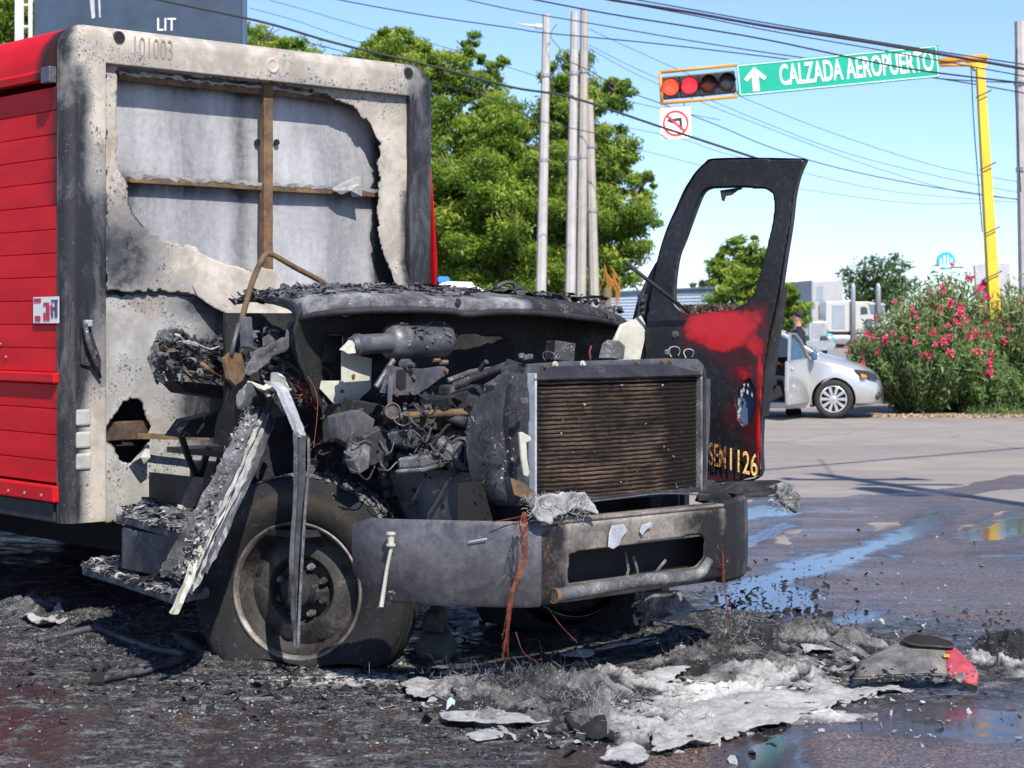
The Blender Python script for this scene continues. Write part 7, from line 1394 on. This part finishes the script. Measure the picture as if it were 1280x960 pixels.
for u in (1226, 1255): mb = MB(); x = FP4(u, 372).x; mb.tube([(x, .06, -.1), (x, .06, FP4(u, 372).z)], .04, 8); mb.build('post', 'galvanised', t)
# far low skyline so that the road does not end at nothing
rng = np.random.default_rng(99)
for k, (u0, u1, v0, y, m_) in enumerate(((1105, 1160, 398, 180, 'trailer_white'), (1240, 1330, 392, 200, 'board_grey'), (930, 985, 396, 170, 'concrete'), (380, 560, 394, 160, 'concrete2'), (-260, 40, 385, 150, 'concrete'), (1340, 1500, 388, 150, 'concrete2'))):
    t = far('low_building', ('small white low building beyond the tractor units', 'grey low building far off at the right edge', 'low pale building behind the young tree', 'low building hidden behind the shade tree', 'low building behind the cargo box', 'low building beyond the right edge')[k], 'building', (u0+u1)/2, y)
    bx, by = t.location[:2]; mb = MB(); p = FP(u0, v0, 0, y); q_ = FP(u1, v0, 0, y); mb.box(((p.x+q_.x)/2, 3, p.z/2), (q_.x-p.x, 6, p.z)); w = mb.build('wall', m_, t)
    for j in range(3): mb = MB(); xx = p.x+(q_.x-p.x)*(j+.5)/3; mb.box((xx, -.02, p.z*.5), (1.0, .08, p.z*.35)); mb.build('window', 'glass_dark', w)
lm = [(x_, 210+rng.uniform(-6, 6), rng.uniform(.3, 1.3), rng.uniform(1.8, 2.8)) for x_ in np.arange(-120, 130, 3.4)]
C, tn = crown_pts(lm, 60, .8); tag(leaves('far_treeline', 'leaf_dark', None, C, .8, .5, .3, tint=tn), 'hazy low line of trees along the horizon', kind='stuff')
# ---------------------------------------------------------------- ash, char and things lying on the street
def hmap(name, mat, x0, x1, y0, y1, res, hf, label, seed=0):
    xs_ = np.arange(x0, x1, res); ys_ = np.arange(y0, y1, res); X, Y = np.meshgrid(xs_, ys_, indexing='ij'); Hh, A_ = hf(X, Y)
    keep = Hh > .002; kq = keep[:-1, :-1] | keep[1:, :-1] | keep[1:, 1:] | keep[:-1, 1:]
    ix = np.arange(X.size).reshape(X.shape); q = np.stack([ix[:-1, :-1], ix[1:, :-1], ix[1:, 1:], ix[:-1, 1:]], -1)[kq]; used, inv = np.unique(q, return_inverse=True)
    Z = np.where(Hh > .002, Hh, -.015); V = np.stack([X, Y, Z], -1).reshape(-1, 3)[used]
    V[:, 0] += .018*(fbm(V[:, 1]*1.3, V[:, 2]*9+V[:, 0], 22, 3, seed)-.5); V[:, 1] += .03*(fbm(V[:, 0], V[:, 2]*9+V[:, 1], 18, 3, seed+3)-.5)
    o = mesh_np(name, V, inv.reshape(-1, 4), mat, None, False, {'soot': A_.reshape(-1)[used]}); tag(o, label, kind='stuff'); return o
burnt('ash_pile', (.012, .012, .012), (.17, .165, .16), (.62, .595, .56), .05, 7, .92, 0, 1., flake=.35, rust=.0)
def pile(x, y):
    wx = x+.22*(fbm(x, y, 2.2, 4, 91)-.5); wy = y+.30*(fbm(x, y, 2.0, 4, 95)-.5); h = np.zeros_like(x); soot = np.full_like(x, .25)
    for u, v, rx, ry, k, s_ in ((560, 872, .16, .18, .09, .0), (620, 868, .22, .2, .16, .25), (590, 890, .14, .08, .10, .5), (665, 872, .22, .2, .18, .35), (640, 905, .30, .10, .07, -.1), (735, 868, .30, .28, .15, .3), (720, 905, .22, .10, .14, .6), (765, 930, .16, .08, .10, -.2), (800, 905, .28, .18, .10, -.1), (850, 905, .3, .2, .07, -.35), (900, 870, .5, .35, .06, -.4), (960, 890, .45, .2, .04, -.5), (1040, 870, .35, .14, .035, -.55),
                             (905, 835, .35, .3, .12, .2), (960, 815, .30, .32, .15, .45), (1020, 805, .30, .28, .17, .25), (1060, 815, .2, .2, .13, .0), (1090, 850, .15, .15, .08, .3), (870, 815, .35, .28, .08, .35), (1245, 835, .22, .2, .10, -.2), (1275, 815, .14, .22, .14, .9), (520, 858, .12, .1, .05, .0), (1000, 850, .25, .2, .09, -.2)):
        cx, cy = g(u, v); e = np.exp(-(((wx-cx)/rx)**2+((wy-cy)/ry)**2)); h = np.maximum(h, k*e); soot = soot*(1-e)+s_*e
    r = ridged(wx, wy, 7, 5, 101); f = fbm(x, y, 30, 4, 111); m = sst(.012, .06, h)
    hh = .62*h*(.30+1.25*r**2)+m*.055*(r-.5)+m*.018*(f-.5)-.010
    return hh, soot+.0+.75*sst(.66, .42, r)+.5*(fbm(x, y, 6, 4, 7)-.5)
hmap('ash_heap', 'ash_pile', -.75, 3.2, 6.7, 9.9, .0085, pile, 'heap of white and grey ash and burnt scraps in front of the bumper', 5)
def side_heap(x, y):
    h = np.zeros_like(x); wx = x+.2*(fbm(x, y, 2.5, 4, 131)-.5); wy = y+.25*(fbm(x, y, 2.5, 4, 135)-.5)
    for u, v, rx, ry, k in ((35, 768, .22, .3, .10), (110, 775, .35, .3, .05), (150, 800, .5, .3, .05), (215, 810, .35, .25, .06), (260, 820, .25, .2, .06), (330, 830, .3, .15, .03), (60, 800, .3, .2, .03), (470, 825, .3, .2, .03), (790, 792, .5, .3, .04), (900, 775, .3, .3, .04)):
        cx, cy = g(u, v); h = np.maximum(h, k*np.exp(-(((wx-cx)/rx)**2+((wy-cy)/ry)**2)))
    r = ridged(wx, wy, 9, 5, 141); m = sst(.01, .03, h); return h*(.3+r)+m*.03*(r-.5)-.012, .55-.9*sst(.07, .1, h)*0+.5*(fbm(x, y, 5, 4, 3)-.5)-.45*np.exp(-(((x-g(35, 768)[0])/.22)**2+((y-g(35, 768)[1])/.3)**2))
hmap('ash_heap', 'ash_mixed', -2.9, 1.7, 7.6, 11., .0105, side_heap, 'dark clinker and ash banked along the truck from the step to the wheel', 9)
# scattered chips, splinters, flakes
def reg_px(lst):
    def f(rn):
        u, v, su, sv = rn.choice(lst); uu, vv = rn.gauss(u, su), rn.gauss(v, sv); vv = max(vv, 560); x, y = g(uu, vv); return (x, y, rn.random()*.012)
    return f
PL = [(620, 870, 60, 18), (700, 890, 60, 20), (800, 900, 60, 25), (960, 830, 70, 25), (1040, 830, 60, 20)]
for nm, lst, n, s0, s1, m_, sd_, lb in (
    ('ash_flakes', PL, 1700, .005, .055, 'ash_white', 1, 'pale flakes of ash strewn over the heap'),
    ('charred_scraps', PL, 700, .006, .07, 'charcoal', 2, 'black charred scraps strewn over the heap'),
    ('charred_scraps', [(860, 790, 60, 20), (960, 770, 40, 22), (1010, 760, 40, 20), (920, 740, 25, 20)], 300, .01, .06, 'charcoal', 3, 'black lumps lying in the water right of the bumper'),
    ('ash_flakes', [(200, 830, 110, 28), (330, 840, 90, 20), (430, 850, 80, 22), (100, 790, 70, 20), (300, 880, 140, 30)], 2600, .003, .028, 'ash_mixed', 4, 'fine grey cinders on the wet street in front of the wheel'),
    ('ash_flakes', [(450, 900, 190, 30), (200, 900, 160, 30), (600, 930, 160, 20)], 800, .002, .012, 'ash_white', 5, 'tiny white ash specks on the near street'),
    ('charred_scraps', [(200, 820, 110, 25), (350, 840, 120, 25), (500, 860, 120, 25), (700, 800, 90, 15)], 1500, .006, .06, 'charcoal', 6, 'black cinders around the front wheel and under the bumper'),
    ('street_litter', [(1150, 780, 40, 12), (1010, 735, 30, 10), (1240, 775, 30, 8), (1100, 700, 120, 40)], 230, .004, .035, 'charcoal', 7, 'small dark crumbs on the wet street at the right'),
    ('street_litter', [(1100, 700, 120, 45), (1150, 780, 90, 30), (1100, 900, 110, 25)], 300, .004, .035, 'ash_white', 8, 'small pale crumbs on the wet street at the right')):
    o = shards(reg_px(lst), n, s0, s1, nm, m_, None, seed=200+sd_, flat=.45); tag(o, lb, kind='stuff')
def fib(reg, n, l0, l1, m_, sd_, lb, r=.0009): o = fibres(reg, n, l0, l1, 'ash_fibres', m_, None, r, sd_, False, .5); tag(o, lb, kind='stuff')
def hreg(lst, h):
    f0 = reg_px(lst)
    def f(rn): x, y, z = f0(rn); return (x, y, rn.random()*h)
    return f
fib(hreg([(620, 868, 45, 10), (740, 900, 30, 8), (820, 915, 40, 12), (960, 815, 50, 15)], .10), 700, .03, .10, 'ash_white', 1, 'stringy pale fibres left from burnt matting on the heap')
fib(hreg([(620, 868, 40, 10), (720, 880, 35, 10), (960, 810, 50, 15)], .12), 700, .03, .12, 'char_grey', 2, 'stringy dark fibres sticking out of the heap')
# sheets and slabs of ash lying over the heap
def onground(u, v, z=0.): x, y = g(u, v, z); return Vector((x, y, z))
def gsheet(name, label, cat_, mat, pts, z, amp, nsc, seed, sol=.006, jag=.01, res=.008, disp=None, top=True, parent=None, group=None):
    P2 = [onground(u, v, z) for u, v in pts]; o = sheet(name, mat, parent, (0, 0, z), (1, 0, 0), (0, 1, 0), [(p.x, p.y) for p in P2], res=res, amp=amp, nsc=nsc, jag=jag, jsc=30, sol=sol, seed=seed, flip=False, disp=disp)
    return tag(o, label, cat_ if top else None, group)
gsheet('ash_mat', 'smooth pale grey mat of ash with a curved front edge right of the heap', 'ash', 'ash_matte', [(815, 915), (850, 880), (900, 868), (960, 862), (1040, 856), (1100, 852), (1146, 858), (1090, 868), (1040, 882), (985, 900), (930, 916), (890, 928), (850, 936), (815, 940)], .022, .035, 8, 61, .006, jag=.07)
for k, (pts, m_, lb, am) in enumerate((([(500, 852), (520, 846), (545, 850), (552, 862), (530, 872), (508, 866)], 'ash_white', 'small cream lump of ash left of the heap', .03), ([(560, 858), (575, 838), (600, 842), (612, 862), (600, 880), (575, 884)], 'ash_mixed', 'frayed grey tuft of burnt matting beside the blue scrap', .10), ([(548, 892), (600, 888), (680, 896), (690, 902), (620, 906), (560, 902)], 'ash_white', 'long flat pale strip at the front of the heap', .02), ([(640, 846), (670, 842), (690, 850), (660, 862), (640, 858)], 'ash_white', 'curved white shell on top of the heap below the copper wires', .05),
                       ([(578, 918), (605, 912), (636, 912), (630, 921), (596, 926)], 'ash_white', 'flat white flake alone in front of the heap', .006), ([(608, 878), (650, 860), (655, 868), (620, 892)], 'charcoal', 'black plank-like scrap lying across the heap', .01), ([(748, 944), (775, 930), (805, 932), (812, 948), (790, 958)], 'ash_white', 'cream lump at the very front of the heap', .05), ([(690, 880), (715, 860), (740, 868), (745, 900), (770, 925), (735, 918), (700, 900)], 'charcoal', 'dark hooded crust with hanging strings in the middle of the heap', .10),
                       ([(800, 846), (840, 832), (865, 836), (850, 846), (815, 858)], 'ash_white', 'long pale rolled sheet of ash behind the heap', .04), ([(740, 812), (790, 800), (822, 795), (800, 803), (765, 812)], 'ash_white', 'thin pale strip of ash under the bumper', .02), ([(700, 820), (725, 812), (745, 812), (740, 820)], 'ash_white', 'short pale strip of ash under the bumper beside the longer one', .02),
                       ([(995, 800), (1030, 792), (1050, 800), (1040, 815), (1005, 818)], 'ash_white', 'cream sheet of ash in the dark ridge', .05), ([(20, 770), (45, 750), (75, 760), (85, 775), (55, 782)], 'ash_white', 'white molten lump at the left edge of the view', .08))):
    gsheet('ash_lump', lb, 'ash', m_, pts, .03 if am > .015 else .008, am*.8, 9, 300+k, .006, jag=.035, group='lumps and sheets of ash on the street')
for k, (u, v) in enumerate(((683, 895), (700, 903), (715, 908), (727, 914), (740, 920), (688, 898), (731, 905), (752, 918))):
    pass
# blue scrap
mb = MB(); p = onground(563, 886, .02); mb.plate([p+Vector((-.02, 0, -.02)), p+Vector((.015, 0, -.02)), p+Vector((.02, .01, .03)), p+Vector((0, .015, .045)), p+Vector((-.015, .01, .03))], (0, .012, 0)); tag(mb.build('plastic_scrap', 'blue_panel', None, bevel=.004), 'tiny blue plastic scrap at the left of the heap', 'scrap')
# stacked chunks below the bumper
for k, (pts, z0, hh, lb) in enumerate((([(520, 818), (560, 822), (572, 812), (562, 803), (530, 804)], 0, .11, 'dark angular chunk of burnt rubble under the bumper, bottom of two'), ([(528, 812), (552, 814), (560, 806), (538, 800)], .115, .09, 'tan angular chunk of rubble balanced on the lower one under the bumper'))):
    P2 = [onground(u, v+6, 0) for u, v in pts]; mb = MB(); c = sum(P2, Vector())/len(P2); mb.loft([[p+Vector((0, 0, z0)) for p in P2], [c+(p-c)*1.05+Vector((0, 0, z0+hh*.5)) for p in P2], [c+(p-c)*.72+Vector((0, 0, z0+hh)) for p in P2]]); o = mb.build('rubble_chunk', 'asphalt_chunk', None, bevel=.008, jit=.008); tag(o, lb, 'rubble')
# flattened panel with a grab hole and a red corner
t = thing('burnt_body_panel', 'flattened burnt plastic panel with an oval hole and a faded red corner', 'car part', tuple(onground(1150, 840, 0)))
o0 = t.location
def PPn(u, v, z): return onground(u, v, z)-o0
BK = [(1082, 826, .07), (1104, 812, .12), (1132, 797, .17), (1150, 796, .185), (1168, 798, .18), (1190, 807, .155), (1206, 821, .12), (1224, 845, .06)]
FK = [(1066, 848, .05), (1095, 846, .06), (1125, 844, .065), (1148, 843, .07), (1170, 843, .07), (1190, 846, .06), (1206, 852, .045), (1222, 857, .03)]
rows = []
for f in (0, .06, .25, .5, .75, .92, 1.):
    r_ = []
    for b, c in zip(BK, FK): p = PPn(*b).lerp(PPn(*c), f); p = p+Vector((0, 0, .035*math.sin(math.pi*min(f*1.1, 1)))); r_.append(p)
    rows.append(cat(r_, 3))
def strip_rows(nm, mat, i0, i1, parent, up=0.): mb = MB(); mb.loft([[p+Vector((0, -up*.6, up)) for p in r_[i0:i1]] for r_ in rows], False, False); o = mb.build(nm, mat, parent, smooth=40, jit=.0015); sm_ = o.modifiers.new('solid', 'SOLIDIFY'); sm_.thickness = .008; return o
n_r = len(rows[0]); main = strip_rows('panel_shell', 'panel_plastic', 0, n_r-7, t); strip_rows('red_corner', 'faded_red', n_r-8, n_r, t, .001)
mb = MB(); fr_ = [r_ for r_ in rows[-1]]; mb.ribbon([p+Vector((0, .01, -.012)) for p in fr_], .03, (0, .2, 1), .01); mb.build('panel_rim', 'charcoal', t)
BC = cat([PPn(*b) for b in BK], 3); FC = cat([PPn(*c) for c in FK], 3)
def PS(x, f, up=.012): i = min(int(x*(len(BC)-1)), len(BC)-2); q_ = x*(len(BC)-1)-i; p = BC[i].lerp(BC[i+1], q_).lerp(FC[i].lerp(FC[i+1], q_), f); return p+Vector((0, -up*.5, up+.035*math.sin(math.pi*min(f*1.1, 1))))
hp_ = [PS(.50+.23*math.copysign(abs(math.cos(a))**.7, math.cos(a)), .30+.23*math.sin(a)) for a in [2*math.pi*k/22 for k in range(22)]]; mb = MB(); mb.loft([[PS(.50+.23*k_*math.copysign(abs(math.cos(a))**.7, math.cos(a)), .30+.23*k_*math.sin(a)) for a in [2*math.pi*k/22 for k in range(22)]] for k_ in (1., .75, .5, .25, .02)], True, False); mb.build('oval_hole', 'black_matte', t)
mb = MB(); mb.tube([p+Vector((0, -.002, .003)) for p in hp_+hp_[:1]], .005, 6); mb.build('hole_lip', 'rust_dark', t, True)
mb = MB(); mb.box(PS(.66, .66), (.026, .012, .012)); mb.build('orange_clip', 'orange_paint', t)
o = shards(lambda rn: tuple(PPn(rn.uniform(1072, 1220), rn.uniform(826, 852), rn.uniform(.05, .11))), 160, .006, .04, 'flaked_paint', 'ash_mixed', t, seed=400, flat=.5)
# crumpled sheet pieces near it
for k, (u, v, lb) in enumerate(((1075, 808, 'folded black strip of trim standing up left of the flattened panel'), (1058, 800, 'second folded dark strip of trim left of the flattened panel'))):
    mb = MB(); p0, p1, p2 = onground(u-22, v, .15), onground(u, v+8, .12), onground(u+22, v+26, .04); mb.ribbon(cat([p0, p1, p2]), [.03, .05, .03], (0, 1, .6), .01, .25); tag(mb.build('trim_strip', 'char_grey' if k else 'ash_metal', None, jit=.003), lb, 'car part', 'burnt trim strips on the heap')
# bent tube on the street at left
t = thing('bent_tube', 'long charred steel tube bent in two, lying on the street by the step', 'pipe', tuple(onground(140, 805, 0))); o0 = t.location
mb = MB(); mb.tube(cat([onground(48, 800, .03)-o0, onground(75, 795, .035)-o0, onground(105, 787, .06)-o0, onground(122, 786, .06)-o0, onground(150, 797, .04)-o0, onground(195, 812, .03)-o0, onground(222, 816, .03)-o0, onground(230, 820, .03)-o0, onground(222, 826, .03)-o0, onground(180, 838, .03)-o0, onground(125, 849, .03)-o0], 5), .019, 8); mb.build('tube', 'char_grey', t, True)
mb = MB(); c = onground(122, 849, .03)-o0; mb.lathe(c, (1, .1, 0), [(-.03, .0), (-.03, .032), (.03, .032), (.03, .0)], 10); mb.build('end_fitting', 'charcoal', t)
t = thing('leaf_spring_scrap', 'short blackened blade leaning on the ground against the flat tyre', 'car part', tuple(onground(240, 810, 0))); o0 = t.location
mb = MB(); mb.ribbon([onground(218, 793, .06)-o0, onground(240, 808, .06)-o0, onground(262, 822, .01)-o0], [.03, .06, .02], (.3, 1, .4), .01, .2); mb.build('blade', 'char_black', t)
# fine grit so the wet street sparkles
def grit(rn): u = rn.uniform(0, 1280); v = rn.uniform(640, 960) if u > 940 else rn.uniform(780, 960); x, y = g(u, v); return (x, y, .002)
o = shards(grit, 3800, .002, .009, 'street_grit', 'char_grey', None, seed=500, flat=.4); tag(o, 'loose grit all over the near street', kind='stuff')
